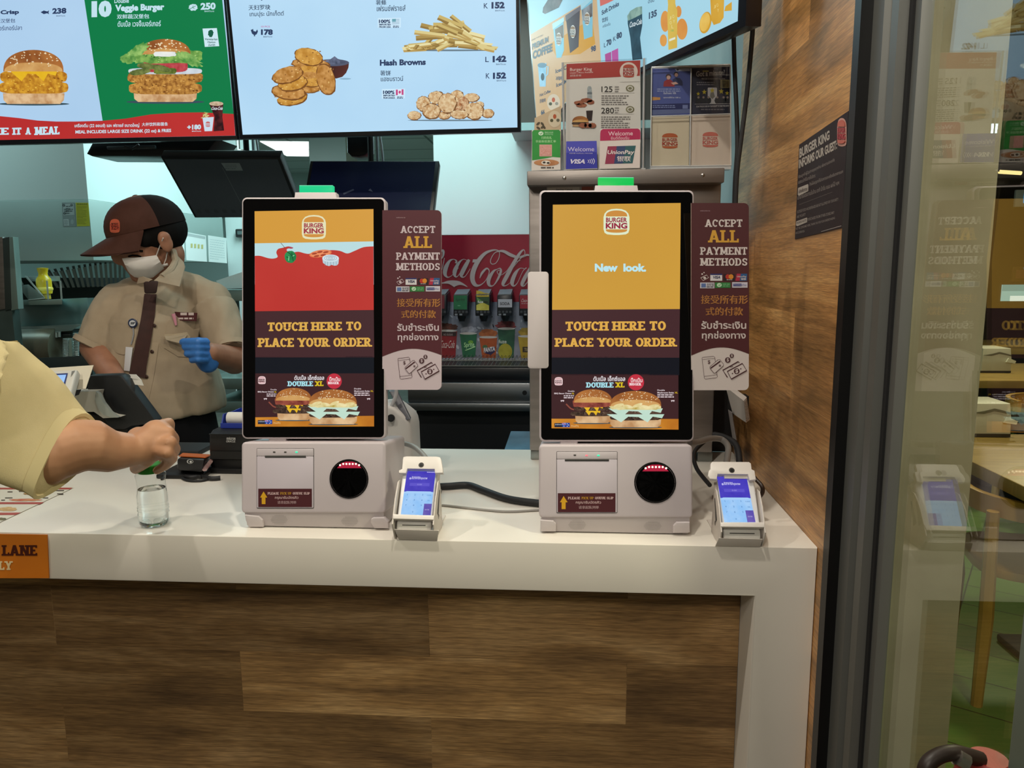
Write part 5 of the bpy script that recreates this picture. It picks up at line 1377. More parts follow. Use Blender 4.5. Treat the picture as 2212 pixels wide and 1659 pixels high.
def leaf(label, pts, art, m, y=1.689):
    P = Panel((0, y, 1.7), (0, -1, 0)); P.f = crop('C'); stand_sheet(P, pts, m, .004); P.poly(pts, m, 1); art(P)
    return tag(P.build('leaflet'), label, 'leaflet', 'leaflets in the acrylic holder')


def l_blue(P):
    P.poly([(1392, 548), (1512, 544), (1512, 566), (1405, 568)], PR('#aeb4cc'), 2); P.ell(1414, 557, 10, 7, PR('#3a3a4c'), 3)
    P.ell(1342, 610, 22, 22, PR('#3a2a30'), 2); P.ell(1342, 618, 16, 16, PR('#c09a90'), 3); P.poly([(1300, 690), (1306, 650), (1330, 634), (1362, 636), (1382, 660), (1392, 690)], PR('#8f3038'), 3)
    P.ell(1402, 590, 18, 18, PR('#2c2630'), 2); P.ell(1404, 598, 14, 15, PR('#b89288'), 3); P.poly([(1372, 680), (1376, 632), (1400, 618), (1432, 622), (1452, 646), (1456, 682)], PR('#2d3258'), 2.5); P.poly([(1360, 660), (1400, 652), (1420, 668), (1380, 676)], PR('#c09a90'), 4)
    P.lines(1252, 706, 1450, 2, 16, 8, PR('#8a94c0'), 2, 2); P.text('รับส่วนลด 10%', 1302, 732, 1402, 750, PR('#cfd2e4'), 2, .01); P.text('ทุกการใช้จ่าย 100 บ.', 1302, 770, 1440, 786, PR('#cfd2e4'), 2, .01)
    P.poly([(1210, 772), (1276, 776), (1276, 796), (1210, 800)], PR('#c08a50'), 2); P.poly([(1206, 830), (1516, 822), (1514, 868), (1206, 876)], PR('#22285c'), 2); P.lines(1216, 838, 1400, 2, 14, 7, PR('#7a84b4'), 3, 9); P.rect(1454, 836, 1496, 866, PR('#6a74a4'), 3)
    P.poly([(1206, 876), (1514, 868), (1512, 900), (1206, 916)], PR('#5a6490'), 2)


def l_dark(P):
    wh = PR('#c3bfc4')
    P.text('Got a minute?', 1562, 568, 1790, 612, wh, 2, .02, sl=-14); P.text('กรุณาให้คะแนน', 1700, 586, 1826, 606, wh, 2, .01); P.rect(1614, 562, 1662, 572, PR('#a8a45c'), 2); P.text("WE'D LIKE TO KNOW WHAT YOU THINK", 1604, 622, 1794, 634, wh, 2, .01); P.lines(1566, 654, 1712, 2, 17, 7, PR('#8a8690'), 2, 4)
    P.rect(1756, 636, 1826, 700, PR('#b0a878'), 2); P.rect(1762, 642, 1820, 694, PR('#6a6456', c2='#8d8668', scale=200), 3)
    ye = PR('#b9a82c')
    for x, y, r in ((1578, 748, 16), (1626, 734, 20), (1690, 722, 22), (1762, 728, 22), (1808, 742, 18)): P.poly([(x + r * (1 if k % 2 == 0 else .42) * math.sin(k * math.pi / 5), y - r * 1.1 * (1 if k % 2 == 0 else .42) * math.cos(k * math.pi / 5)) for k in range(10)], ye, 4)
    P.rrect(1654, 698, 1728, 826, 8, PR('#b9b6bc'), 3); P.poly([(1676, 740), (1700, 732), (1712, 770), (1690, 790), (1672, 770)], PR('#77746e'), 4)
    for x in (1580, 1620, 1660, 1730, 1780, 1812): P.ell(x, 800, 22, 26, PR('#2a2c34'), 3.5, jag=.2); P.ell(x, 776, 9, 9, PR('#8f7f78'), 4)
    P.rect(1550, 828, 1834, 831, wh, 3, sl=-4); P.text('SCAN THE QR CODE ON YOUR RECEIPT TO TAKE THE SURVEY', 1564, 842, 1826, 858, wh, 2, .02, sl=-6); P.lines(1600, 868, 1790, 1, 1, 8, PR('#77737c'), 2)


def l_logo(cx, cy, c1, c2):
    def g(P): logo(P, cx, cy, 124, 122, PR(c1), PR(c2), 2)
    return g


leaf('blue leaflet picturing two people, top left pocket', [(1211, 546), (1516, 546), (1512, 912), (1206, 918)], l_blue, PR('#4a5594'))
leaf('dark leaflet with yellow stars, top right pocket', [(1526, 543), (1832, 530), (1834, 906), (1522, 912)], l_dark, PR('#26273a'))
leaf('cream emblem leaflet in the lower left pocket', [(1205, 932), (1508, 924), (1504, 1320), (1200, 1322)], l_logo(1353, 1122, '#b25a34', '#a04030'), PR('#cdbfa8'))
leaf('pinkish emblem leaflet in the lower right pocket', [(1520, 922), (1836, 914), (1838, 1314), (1516, 1320)], l_logo(1675, 1112, '#c0685c', '#b8655c'), PR('#cfbdb0'))

# notice poster on the wooden wall
P = Panel((XW - .0012, 1.25, 1.5), (-1, 0, 0)); P.f = crop('Q')
pst = [(768, 520), (1258, 182), (1195, 1345), (725, 1460)]
INKB = PR('#2b2023'); cr = PR('#b3a9a0')
b = MB(); b.prism([P.p(*q) for q in pst], (.0011, 0, 0), INKB); P.mb.merge(b.bm, INKB); P.poly(pst, INKB, 1)
P.text('BURGER KING', 772, 560, 1072, 655, cr, 2, .04, sl=-188); P.text('INFORMS OUR GUEST:', 766, 668, 1146, 758, cr, 2, .04, sl=-198)
logo(P, 1197, 392, 78, 240, PR('#c2695c'), PR('#a83c44'), 3, PR('#c9988c'))
logo(P, 1197, 392, 74, 230, PR('#c2695c'), PR('#b04850'), 7)
gy = PR('#8a807c')
P.text('เรียนลูกค้าผู้มีอุปการคุณทุกท่าน เพื่อความปลอดภัย', 762, 820, 1122, 866, gy, 2, sl=-172); P.text('ขอสงวนสิทธิ์ในการให้บริการ', 760, 872, 930, 912, gy, 2, sl=-70)
P.poly([(758, 950), (858, 910), (862, 925), (860, 980), (768, 1028), (756, 1018)], cr, 2); P.text('แจ้งเพื่อทราบ', 766, 962, 852, 1004, PR('#4a3d3e'), 3, sl=-30)
P.text('ร้านไม่อนุญาตให้นำอาหารและเครื่องดื่มจากภายนอก', 872, 892, 1206, 940, gy, 2, sl=-130); P.text('เข้ามารับประทานในร้าน อาทิ น้ำดื่ม ขนม ผลไม้ ฯลฯ', 752, 1020, 1168, 1068, gy, 2, sl=-152)
P.stroke([(770, 1116), (1100, 990)], 2, gy, 2)
P.text('OUTSIDE FOOD AND BEVERAGES ARE NOT ALLOWED FOR YOUR SAFETY', 748, 1176, 1160, 1204, gy, 2, .01, sl=-130); P.text('AND THE SAFETY', 746, 1226, 834, 1252, gy, 2, .01, sl=-28)
P.poly([(740, 1282), (846, 1244), (850, 1256), (848, 1290), (752, 1330), (738, 1322)], cr, 2); P.text('PLEASE NOTE', 748, 1288, 842, 1310, PR('#4a3d3e'), 3, .01, sl=-30)
P.text('PURCHASES FROM OTHER STORES MAY', 856, 1250, 1120, 1278, gy, 2, .01, sl=-72); P.text('NOT BE CONSUMED HERE, THANK YOU FOR YOUR UNDERSTANDING', 736, 1346, 1126, 1372, gy, 2, .01, sl=-110); P.text('AND COOPERATION', 734, 1388, 822, 1410, gy, 2, .01, sl=-20); P.stroke([(988, 1384), (1190, 1326)], 5, PR('#a59c98'), 2)
tag(P.build('notice_poster'), 'dark notice poster stuck on the wood plank wall', 'poster')

# ------------------------------------------------ cables, loose leaflets, plates


def cable(label, pts, r, m, parts=None):
    b = MB(); b.tube(spline([tuple(p) for p in pts], 8), r, m, 14); return tag(b.build('cable'), label, 'cable')


GREYC = M('#8f8b86', .5)
cable('thick black ribbed cable crossing between the kiosks', [PZ(*q, ZT + .0075) for q in cp('T', (430, 1010), (565, 1004), (750, 996), (900, 1048), (1130, 1126), (1415, 1166), (1500, 1172))], .0068, RUBBER)
cable('thin grey cable lying between the two kiosks', [PZ(*q, ZT + .0025) for q in cp('T', (500, 1185), (565, 1190), (900, 1228), (1130, 1244), (1410, 1230), (1500, 1222))], .0022, GREYC)
cable('grey cable rising behind the left card terminal', [PY(*q, y) for q, y in zip(cp('I', (1560, 1190), (1640, 1178), (1760, 1212), (1850, 1290), (1890, 1370)), (1.42, 1.42, 1.40, 1.36, 1.33))], .005, M('#a5a29e', .45))
cable('grey cable arching behind the right card terminal', [PY(*q, y) for q, y in zip(cp('N', (1440, 868), (1500, 866), (1600, 838), (1690, 845), (1742, 900), (1738, 990), (1722, 1080), (1716, 1200)), (1.34, 1.36, 1.42, 1.45, 1.42, 1.38, 1.33, 1.285))], .0058, M('#8d8a87', .45))
cable('black cable loop against the steel cabinet', [PY(*q, y) for q, y in zip(cp('V', (200, 500), (140, 550), (85, 610), (75, 680), (100, 760), (150, 830), (210, 900)), (1.50, 1.49, 1.47, 1.45, 1.42, 1.37, 1.32))], .004, RUBBER)
cable('black cable bending down beside the wooden wall', [PY(*q, y) for q, y in zip(cp('V', (245, 470), (330, 490), (420, 540), (455, 620), (465, 730), (470, 860)), (1.58, 1.56, 1.53, 1.5, 1.47, 1.45))], .0065, RUBBER)
cable('brown cable loop right of the right card terminal', [PY(*q, y) for q, y in zip(cp('V', (470, 790), (560, 810), (610, 858), (655, 910), (660, 960), (630, 1000), (590, 985), (540, 930)), (1.28, 1.295, 1.29, 1.28, 1.28, 1.28, 1.275, 1.27))], .0036, M('#2c1d16', .4))
cable('black cable hanging from the angled menu screen', [PY(*q, 1.63) for q in cp('C', (1850, -260), (1856, 0), (1866, 480), (1885, 900), (1890, 1180), (1872, 1450), (1858, 1900))], .0045, RUBBER)
t = thing('power_cable', 'hanging cable with a white plug by the wood wall', 'cable', PY(1625, 50, 1.58))
b = MB(); b.tube(spline([tuple(PY(*q, 1.58)) for q in cp('C', (2012, 190), (2008, 300), (1965, 760), (1915, 1150), (1885, 1420), (1868, 1900))], 7), .0046, RUBBER); b.build('cord', t)
b = MB(); b.tube([PY(*q, 1.58) for q in cp('C', (2052, -160), (2036, 20), (2022, 130), (2014, 190))], [.008, .008, .010, .0045], M('#c5bcb4', .5)); b.build('plug', t)
# leaflets in a wall pocket
t = thing('leaflet_stack', 'stack of white leaflets jutting out below the sign', 'leaflets', PY(1600, 880, 1.6))
v = lambda x, y, d: PY(*crop('V')(x, y), d)
b = MB(); b.hexa([v(345, 60, 1.62), v(500, 182, 1.50), v(520, 368, 1.50), v(405, 288, 1.62), v(375, 40, 1.66), v(526, 150, 1.52), v(553, 345, 1.52), v(425, 262, 1.66)], M('#cdc8c4', .6)); b.build('cards', t)
b = MB(); b.hexa([v(505, 190, 1.499), v(522, 165, 1.512), v(545, 330, 1.512), v(520, 356, 1.499), v(509, 190, 1.5), v(526, 165, 1.513), v(549, 330, 1.513), v(524, 356, 1.5)], M('#8d8884', .7, c2='#c9c4c0', scale=400)); b.build('card_edges', t)
b = MB(); c = v(420, 190, 1.67); b.box((c.x - .01, 1.655, c.z - .02), (XW, 1.69, c.z + .015), BLACKM); b.build('wall_bracket', t)
t = thing('leaflet_stack', 'narrow upright white leaflets leaning behind the right terminal', 'leaflets', v(445, 720, 1.60))
b = MB(); b.hexa([v(366, 258, 1.66), v(398, 282, 1.60), v(476, 740, 1.60), v(440, 740, 1.66), v(372, 256, 1.67), v(404, 280, 1.61), v(482, 740, 1.61), v(446, 740, 1.67)], M('#8f8a8a', .6)); b.build('cards', t)
# dark board standing in for the shade in the gap between cabinet and wall
b = MB(); b.box((.331, 1.80, ZT), (XW, 1.835, 1.40), M('#121216', .6)); tag(b.build('gap_shade'), 'dark panel standing in for shade beside the steel cabinet', 'panel')
# white side plate at the left edge of the yellow kiosk
b = MB(); Pw = Panel((0, 1.262, 1.3), (0, -1, 0)); b.prism([Pw.at(*q) for q in Pw.rr(1140, 587, 1185, 796, 7)], (0, .003, 0), WHITEP, bev=.0005)
tag(b.build('side_plate'), 'white blank plate at the yellow kiosk left edge', 'plate')

# ================================================ kitchen behind the counter
GST = M('#8fa5a0', .42, .6, c2='#83988f', scale=3)
GSTD = M('#5b6d69', .45, .6, c2='#4c5c58', scale=5)
t = thing('extractor_hood', 'large steel extractor hood hanging in the kitchen left side', 'hood', (-3.2, 3.6, 1.45))
b = MB(); b.box((-5.0, 3.161, 1.446), (-2.042, 4.43, 1.703), M('#a6bab4', .45, .25, c2='#9caea8', scale=2), .002); b.build('canopy', t)
b = MB(); b.box((-5.0, 3.165, 1.704), (-2.045, 4.43, 2.499), M('#c9d6d2', .6)); b.build('enclosure', t)
fa, fb, fc, fd = PY(100, 590, 3.35), PY(275, 562, 4.2), PY(275, 618, 4.3), PY(122, 622, 3.7)
b = MB(); n_ = 15
for k in range(n_):
    u0, u1, u2 = k / n_, (k + .55) / n_, (k + 1) / n_
    L1 = lambda u, w_: fa.lerp(fb, u).lerp(fd.lerp(fc, u), w_)
    up_ = V3((0, -.02, .012))
    b.add([L1(u0, 0), L1(u1, 0), L1(u1, 1), L1(u0, 1)], [(0, 1, 2, 3)], M('#7d7a70', .4, .5)); b.add([L1(u1, 0) + up_, L1(u2, 0) + up_, L1(u2, 1) + up_, L1(u1, 1) + up_], [(0, 1, 2, 3)], M('#3a3a37', .5, .4))
    b.add([L1(u1, 0), L1(u1, 0) + up_, L1(u1, 1) + up_, L1(u1, 1)], [(0, 1, 2, 3)], M('#565650', .5, .4))
b.build('baffle_filter', t)
b = MB(); b.hexa([PY(-200, 625, 3.75), PY(275, 618, 4.3), PY(275, 640, 4.3), PY(-200, 660, 3.75), PY(-200, 600, 3.9), PY(275, 600, 4.42), PY(275, 640, 4.42), PY(-200, 660, 3.9)], M('#2c3836', .6)); b.build('rear_duct', t)


def sheet(name, label, P, pts, m, art=None, cat='notice', group=None):
    b = MB(); b.prism([P.p(*q) for q in pts], -P.N * .0008, m); P.mb.merge(b.bm, m); P.poly(pts, m, 1)
    if art: art(P)
    return tag(P.build(name), label, cat, group)


def n_grey(P):
    P.poly([(565, 42), (662, 40), (668, 142), (568, 146)], M('#a8b4b2', .6), 2)
    for x, y in ((573, 56), (642, 54), (580, 128)): P.ell(x, y, 11, 11, M('#3f4d4c', .6), 3); P.ell(x, y, 4, 4, M('#a8b4b2', .6), 4)
    P.lines(592, 62, 632, 4, 20, 9, M('#5d6a69', .6), 3, 3); P.lines(576, 88, 660, 2, 16, 9, M('#5d6a69', .6), 3, 5)
    P.poly([(570, 182), (616, 180), (620, 238), (574, 240)], M('#b9c4c2', .6), 2); P.lines(576, 190, 612, 5, 10, 4, M('#66726f', .6), 3); P.ell(648, 204, 14, 22, M('#98a5a3', .6), 2)


def n_yel(P):
    P.lines(690, 42, 786, 1, 1, 6, M('#5a5a18', .6), 2); P.lines(690, 62, 780, 13, 13, 4, M('#848420', .6), 2, 8)


Hf = Panel((0, 3.1602, 1.6), (0, -1, 0), .0004)
Hf.f = crop('S'); sheet('kitchen_notice', 'grey instruction notice on the hood front panel', Hf, [(555, 32), (668, 32), (682, 246), (566, 248)], M('#84918f', .6), n_grey)
Hf = Panel((0, 3.1602, 1.6), (0, -1, 0), .0004)
Hf.f = crop('S'); sheet('kitchen_notice', 'yellow instruction notice on the hood front panel', Hf, [(678, 32), (792, 34), (804, 242), (690, 244)], M('#b7b52a', .6), n_yel)
for lab, pts, art in (('plain white paper sheet on the hood side, nearest the cap', [(1440, 755), (1560, 780), (1580, 1110), (1470, 1090)], None),
                      ('paper in a clear sleeve on the hood side', [(1578, 872), (1756, 905), (1765, 1128), (1590, 1115)], 's'),
                      ('white printed paper on the hood side, right end', [(1775, 902), (1930, 925), (1937, 1140), (1782, 1128)], 'l')):
    Hs = Panel((-2.0405, 3.8, 1.6), (1, 0, 0), .0004); Hs.f = crop('E')

    def art_(P, art=art):
        if art == 's':
            P.poly([(1586, 880), (1750, 912), (1750, 935), (1586, 905)], M('#b5bdbb', .4), 2)
            for k in range(4): P.rect(1625 + k * 30, 972 + k * 3, 1642 + k * 30, 1008 + k * 3, M('#c4bb7a', .6), 3)
        elif art == 'l': P.lines(1790, 935, 1920, 9, 20, 5, M('#c0cccc', .6), 2, 4, sl=18)
        else: P.lines(1480, 800, 1550, 4, 80, 3, M('#b9c6c6', .6), 2, 4, sl=12)
    sheet('notice_paper', lab, Hs, pts, M('#e3e8e4', .6), art_, 'notice', 'papers on the hood side')
# lower label strip on the hood side
struct_w = sbox('wall_kitchen_rear', (-2.04, 4.46, 0), (PY(548, 400, 4.46).x, 4.56, 2.5), M('#cfdad6', .65))
c = PY(530, 504, 4.455)
b = MB(); b.box((c.x - .05, 4.425, c.z - .025), (c.x + .05, 4.46, c.z + .025), BLACK, .008); wc = b.build('wall_timer')
tag(wc, 'small black device on the pale kitchen wall', 'timer')
b = MB(); b.box((c.x - .035, 4.423, c.z - .008), (c.x + .035, 4.426, c.z + .012), M('#5a6866', .2)); b.build('display', wc)

# steel upright, tray rack, bottle and broiler at the far left
s_ = lambda x, y, d: PY(*crop('S')(x, y), d)
t = thing('steel_upright', 'tall folded steel upright at the left picture edge', 'rack', V3((s_(60, 1000, 2.75).x, 2.8, 0)))
for x0, x1, m in ((-60, 22, STEEL), (22, 80, M('#4b5653', .4, .7)), (80, 165, GST)):
    b = MB(); b.prism([s_(x0, 340 if x0 > 70 else 350, 2.75), s_(x1 - (50 if x0 > 70 else 0), 338, 2.75), s_(x1 if x0 > 70 else x1 + 30, 985, 2.75), s_(x0 + 20, 1000, 2.75)], (0, .03, 0), m, .002); b.build('flange', t)
b = MB(); x0 = s_(40, 1000, 2.76).x; b.box((x0 - .03, 2.76, 0), (x0 + .03, 2.80, s_(40, 960, 2.76).z), GSTD); b.build('post', t)
t = thing('sauce_rack', 'open steel rack box holding a yellow bottle', 'rack', s_(360, 950, 2.9))
hx = lambda a, b_, c_, d_, y0, y1, m, nm, par, bev=.001: (lambda q: (q.hexa([s_(*a, y0), s_(*b_, y0), s_(*c_, y0), s_(*d_, y0), s_(*a, y1), s_(*b_, y1), s_(*c_, y1), s_(*d_, y1)], m, bev), q.build(nm, par)))(MB())
hx((165, 905), (556, 897), (558, 945), (180, 952), 2.84, 3.05, GST, 'shelf_board', t)
hx((412, 732), (428, 732), (440, 898), (424, 898), 2.85, 2.86, M('#a9b8b4', .4, .4), 'divider', t)
hx((532, 732), (548, 732), (562, 900), (544, 898), 2.85, 2.86, M('#a9b8b4', .4, .4), 'divider', t)
hx((218, 690), (242, 690), (405, 885), (392, 890), 2.85, 3.0, M('#b5c4c0', .4, .4), 'divider', t)
hx((250, 692), (536, 690), (540, 735), (262, 738), 3.02, 3.04, M('#8f9f9b', .4, .4), 'rear_rail', t)
hx((158, 778), (255, 765), (405, 885), (255, 903), 2.84, 2.86, M('#7f9490', .35, .6), 'slanted_tray', t)
hx((150, 690), (172, 690), (212, 765), (190, 772), 2.86, 2.90, M('#b5c4c0', .4, .4), 'tray_rim', t)
hx((245, 903), (400, 884), (404, 893), (250, 908), 2.835, 2.845, M('#b5c4c0', .4, .4), 'tray_lip', t)
t = thing('sauce_bottle', 'yellow squeeze bottle standing upside down in the rack', 'bottle', s_(455, 895, 2.93))
c = s_(408, 896, 2.93); YB = M('#c9ae1c', .3, c2='#b89c14', scale=30)
b = MB(); b.lathe(c, [(.001, .022), (.026, .022), (.028, .03), (.028, .072), (.026, .082), (.018, .092), (.016, .102), (.019, .116), (.021, .124), (.001, .126)], YB, 24); b.build('bottle_body', t)
b = MB(); b.lathe(c, [(.001, .001), (.020, .001), (.020, .021), (.001, .021)], M('#a08a2c', .4), 18); b.build('cap', t)
b = MB(); b.lathe(c, [(.0285, .034), (.031, .038), (.031, .044), (.0285, .048)], M('#d6c050', .35), 24, cap=False); b.build('band', t)

t = thing('broiler', 'steel conveyor broiler behind the cashier', 'broiler', V3((s_(380, 1500, 3.1).x, 3.2, 0)))
hx((-200, 930), (782, 884), (800, 1120), (-200, 1172), 3.05, 3.30, M('#7f9a98', .4, .6, c2='#6f8a88', scale=2), 'top_cover', t)
hx((-200, 1165), (735, 1120), (640, 1180), (-200, 1245), 2.98, 3.1, M('#8aa3a0', .35, .6), 'front_lip', t)
b = MB(); b.box((s_(-200, 1400, 3.12).x, 3.12, .3), (s_(800, 1400, 3.12).x, 3.6, s_(0, 1240, 3.12).z), M('#2c3a39', .5)); b.build('housing', t)
for x0, x1, y in ((150, 322, 1232), (388, 625, 1205)):
    b = MB(); b.box((s_(x0, y, 3.0).x, 3.0, s_(x0, y + 30, 3.0).z), (s_(x1, y, 3.0).x, 3.06, s_(x0, y, 3.0).z), M('#1c2624', .4), .004)
    for k in (.15, .5): 
        xx = x0 + (x1 - x0) * k; b.tube([s_(xx, y + 34, 2.98), s_(xx, y - 10, 2.98), s_(xx + 26, y - 12, 2.98), s_(xx + 26, y + 30, 2.98)], .006, M('#a9bbb8', .3, .7), 8)
    b.build('handle', t)
b = MB(); b.tube([s_(190, 1348, 3.02), s_(570, 1340, 3.02)], .098, M('#67624f', .3, .3, c2='#4f5247', scale=12), 20); b.build('drum', t)
for x0, y0, y1 in ((590, 1250, 1435), (680, 1200, 1425)):
    b = MB(); pts = []
    for k in range(110): pts.append(s_(x0 + 26 * math.cos(k * .9), y0 + (y1 - y0) * k / 109, 2.94 + .008 * math.sin(k * .9)))
    b.tube(pts, .0028, M('#b5c6c2', .3, .7), 5); b.build('coil_guard', t)
b = MB(); b.tube([s_(50, 1400, 2.96), s_(210, 1398, 2.96)], .062, BLACK, 18); b.tube([s_(205, 1415, 2.95), s_(330, 1465, 2.95)], .03, M('#2d3836', .3, .5), 12); b.build('motor', t)
b = MB(); b.tube([s_(630, 1250, 2.96), s_(640, 1440, 2.96)], .022, GST, 8); b.build('column', t)
hx((-200, 1450), (830, 1400), (830, 1640), (-200, 1640), 2.9, 3.3, M('#1d2726', .5), 'base', t)
# wrapping station between cashier and kiosk
e_ = lambda x, y, d: PY(*crop('E')(x, y), d)
f_ = lambda x, y, d: PY(*crop('F')(x, y), d)
t = thing('steel_shelf', 'steel shelf unit partly hidden behind the red picture kiosk', 'shelf', V3((e_(2100, 1400, 2.9).x, 3.0, 0)))
xa, xb = e_(1700, 1400, 2.9).x, e_(2260, 1400, 2.9).x
for zz_ in (e_(1900, 1365, 2.9).z, f_(1900, 700, 2.9).z, f_(1900, 900, 2.9).z):
    b = MB(); b.box((xa, 2.9, zz_ - .045), (xb, 3.25, zz_), GST, .003); b.build('shelf_board', t)
for x in (xa, xb):
    for y in (2.92, 3.21):
        b = MB(); b.box((x - .012, y, 0), (x + .012, y + .024, e_(1900, 1365, 2.9).z - .046), GSTD); b.build('post', t)
za = e_(1900, 1365, 2.9).z
b = MB(); b.prism([e_(1842, 1290, 2.95), e_(2080, 1210, 2.95), e_(2200, 1215, 2.95), e_(2200, 1350, 2.95), V3((e_(1900, 1350, 2.95).x, 2.95, za + .001))], (0, .2, 0), M('#e6efec', .7))
tag(b.build('paper_stack'), 'white wrapping paper heaped on the steel shelf', 'paper')

# ------------------------------------------------ hanging order monitors
DKS = M('#464b54', .3, c2='#3e434c', scale=3)


def monitor(label, q, m, art, pole, back=.035):
    t = thing('order_monitor', label, 'monitor', sum((v for v in q), V3()) / 4, 'hanging kitchen order monitors')
    q[3] = q[0] + (q[2] - q[1]) * 1.02
    n = (q[1] - q[0]).cross(q[3] - q[0]).normalized()
    if n.y > 0: n = -n
    b = MB(); b.prism(q, -n * back, BLACK, bev=.004); b.build('housing', t)
    P = Panel(q[0] + n * .0010, n); c = sum((v for v in q), V3()) / 4
    w_ = [c + (v - c) * .95 + n * .0009 for v in q]
    i = P.mb.mi(m); P.mb.bm.faces.new([P.mb.bm.verts.new(v) for v in w_]).material_index = i
    if art: art(P)
    P.build('screen', t)
    if pole:
        a = PY(*pole[0]); b = MB(); b.tube([V3((a.x, a.y, a.z - .06)), V3((a.x, a.y, 2.45))], .0095, BLACK, 10); b.build('pole', t)
        b = MB(); b.tube([V3((a.x + .02, a.y + .01, a.z - .06)), V3((a.x + .022, a.y + .01, 2.45))], .005, M('#a9b1b3', .35, .4), 8); b.tube(spline([(a.x + .03, a.y, a.z - .05), (a.x + .04, a.y, a.z + .0), (a.x + .03, a.y, a.z + .1)], 6), .004, M('#b5bdbf', .4), 8); b.build('conduit', t)
    return t


def m1art(P):
    P.f = crop('B')
    P.poly([(-8, 1112), (118, 1112), (142, 1164), (28, 1164)], M('#8d989c', .5), 2); P.lines(20, 1124, 100, 3, 12, 4, M('#5d686c', .5), 3)
    P.stroke([(0, 1140), (128, 1385)], 3, M('#6d767b', .5), 3)
    P.f = crop('E')
    for k in range(6): P.poly([(1672 + k * 74, 682), (1706 + k * 74, 682), (1722 + k * 74, 710), (1686 + k * 74, 710)], M('#3c4046', .5), 2)


def m2art(P):
    P.f = crop('H')
    P.poly([(1112, 158), (1205, 120), (1214, 132), (1116, 174)], M('#3d445c', .4), 2); P.poly([(1342, 134), (1362, 116), (1386, 148)], M('#4a5066', .4), 2)


monitor('dark monitor tilted down above the cashier cap', [PY(347, 340, 2.42), PY(605, 340, 2.42), PY(656, 470, 2.62), PY(420, 470, 2.62)], DKS, m1art, [(533, 335, 2.50)])
monitor('navy monitor hanging left of the bright wall', [PY(670, 347, 2.46), PY(948, 347, 2.46), PY(935, 462, 2.38), PY(650, 462, 2.38)], M('#0c1230', .25, c2='#0f1638', scale=3), m2art, [(801, 345, 2.50)])
t = thing('monitor_mount', 'black monitor underside below the red banded menu screen', 'monitor', PY(320, 325, 2.6))
b = MB(); b.prism([PY(*q, 2.55) for q in ((186, 332), (200, 306), (470, 300), (452, 322), (438, 338), (197, 337))], (0, .16, 0), BLACK, bev=.006); b.build('rear_cover', t)
b = MB(); b.box((PY(230, 318, 2.54).x, 2.54, PY(300, 322, 2.54).z), (PY(335, 318, 2.54).x, 2.56, PY(300, 314, 2.54).z), M('#3d4548', .4), .003); b.tube([PY(270, 316, 2.53), PY(285, 322, 2.53), PY(300, 312, 2.53)], .004, RUBBER, 6); b.build('connector', t)
b = MB(); c = PY(320, 305, 2.62); b.box((c.x - .03, 2.6, c.z - .01), (c.x + .03, 2.66, 2.49), BLACK); b.build('ceiling_arm', t)
t = thing('monitor_mount', 'rounded black housing hanging beside the navy monitor pole', 'monitor', PY(770, 315, 2.62))
b = MB(); b.prism([PY(*q, 2.60) for q in cp('B', (846, 850), (1000, 850), (1000, 1035), (975, 1058), (930, 1070), (880, 1068), (852, 1040))], (0, .08, 0), BLACK, bev=.006); b.build('rear_cover', t)
b = MB(); c = PY(770, 300, 2.64); b.box((c.x - .02, 2.62, c.z - .02), (c.x + .02, 2.66, 2.49), BLACK); b.build('ceiling_arm', t)

# ------------------------------------------------ drinks machine
k_ = lambda x, y, d: PY(*crop('K')(x, y), d)
l_ = lambda x, y, d: PY(*crop('L')(x, y), d)
xl, xr = -.66, .28
t = thing('drinks_machine', 'red drinks machine against the bright rear wall', 'drinks machine', (-.2, 3.1, .93))
z0, z1, z2 = k_(1400, 420, 3.0).z, k_(1400, 1300, 3.0).z, l_(1400, 600, 3.0).z
b = MB(); b.box((xl, 3.004, l_(1400, 905, 2.80).z + .001), (xr, 3.40, z0), M('#8f1c2c', .35), .004); b.build('body', t)
RED, SILV = M('#97182e', .3, c2='#8c152a', scale=3), M('#b39b9b', .4)
P = Panel((0, 3.003, 1.3), (0, -1, 0), .0006); P.f = crop('K')
P.poly([(-900, 432), (3000, 398), (3000, 1302), (-900, 1302)], RED, 0)
P.poly([(-900, 424), (3000, 390), (3000, 398), (-900, 432)], M('#e8d8d8', .4), 1)
st = lambda pts, l=2, m=SILV: P.stroke(pts, 10, m, l, 7)
# flowing script: thick down strokes, hairline joins
st([(640, 720, 26), (600, 650, 24), (520, 700, 44), (440, 860, 60), (440, 1010, 44), (520, 1070, 18), (620, 1000, 10), (700, 880, 8)])
st([(700, 800, 8), (760, 700, 12), (830, 620, 26), (850, 650, 30), (830, 720, 16), (760, 760, 6)])
st([(860, 720, 8), (846, 800, 10), (825, 880, 8)])
st([(1010, 790, 26), (1020, 762, 22), (985, 738, 8), (930, 760, 30), (880, 850, 58), (868, 930, 48), (900, 975, 18), (950, 960, 7), (1000, 910, 8), (1050, 850, 7)])
st([(1160, 752, 8), (1110, 738, 8), (1050, 790, 34), (1000, 890, 56), (1000, 955, 34), (1030, 968, 10), (1080, 900, 8), (1150, 770, 8)], 3)
st([(1190, 742, 34), (1150, 810, 52), (1090, 930, 54), (1096, 972, 22), (1140, 960, 8), (1205, 862, 8)], 4)
P.poly([(1240, 738), (1302, 738), (1288, 780), (1232, 780)], SILV, 3)
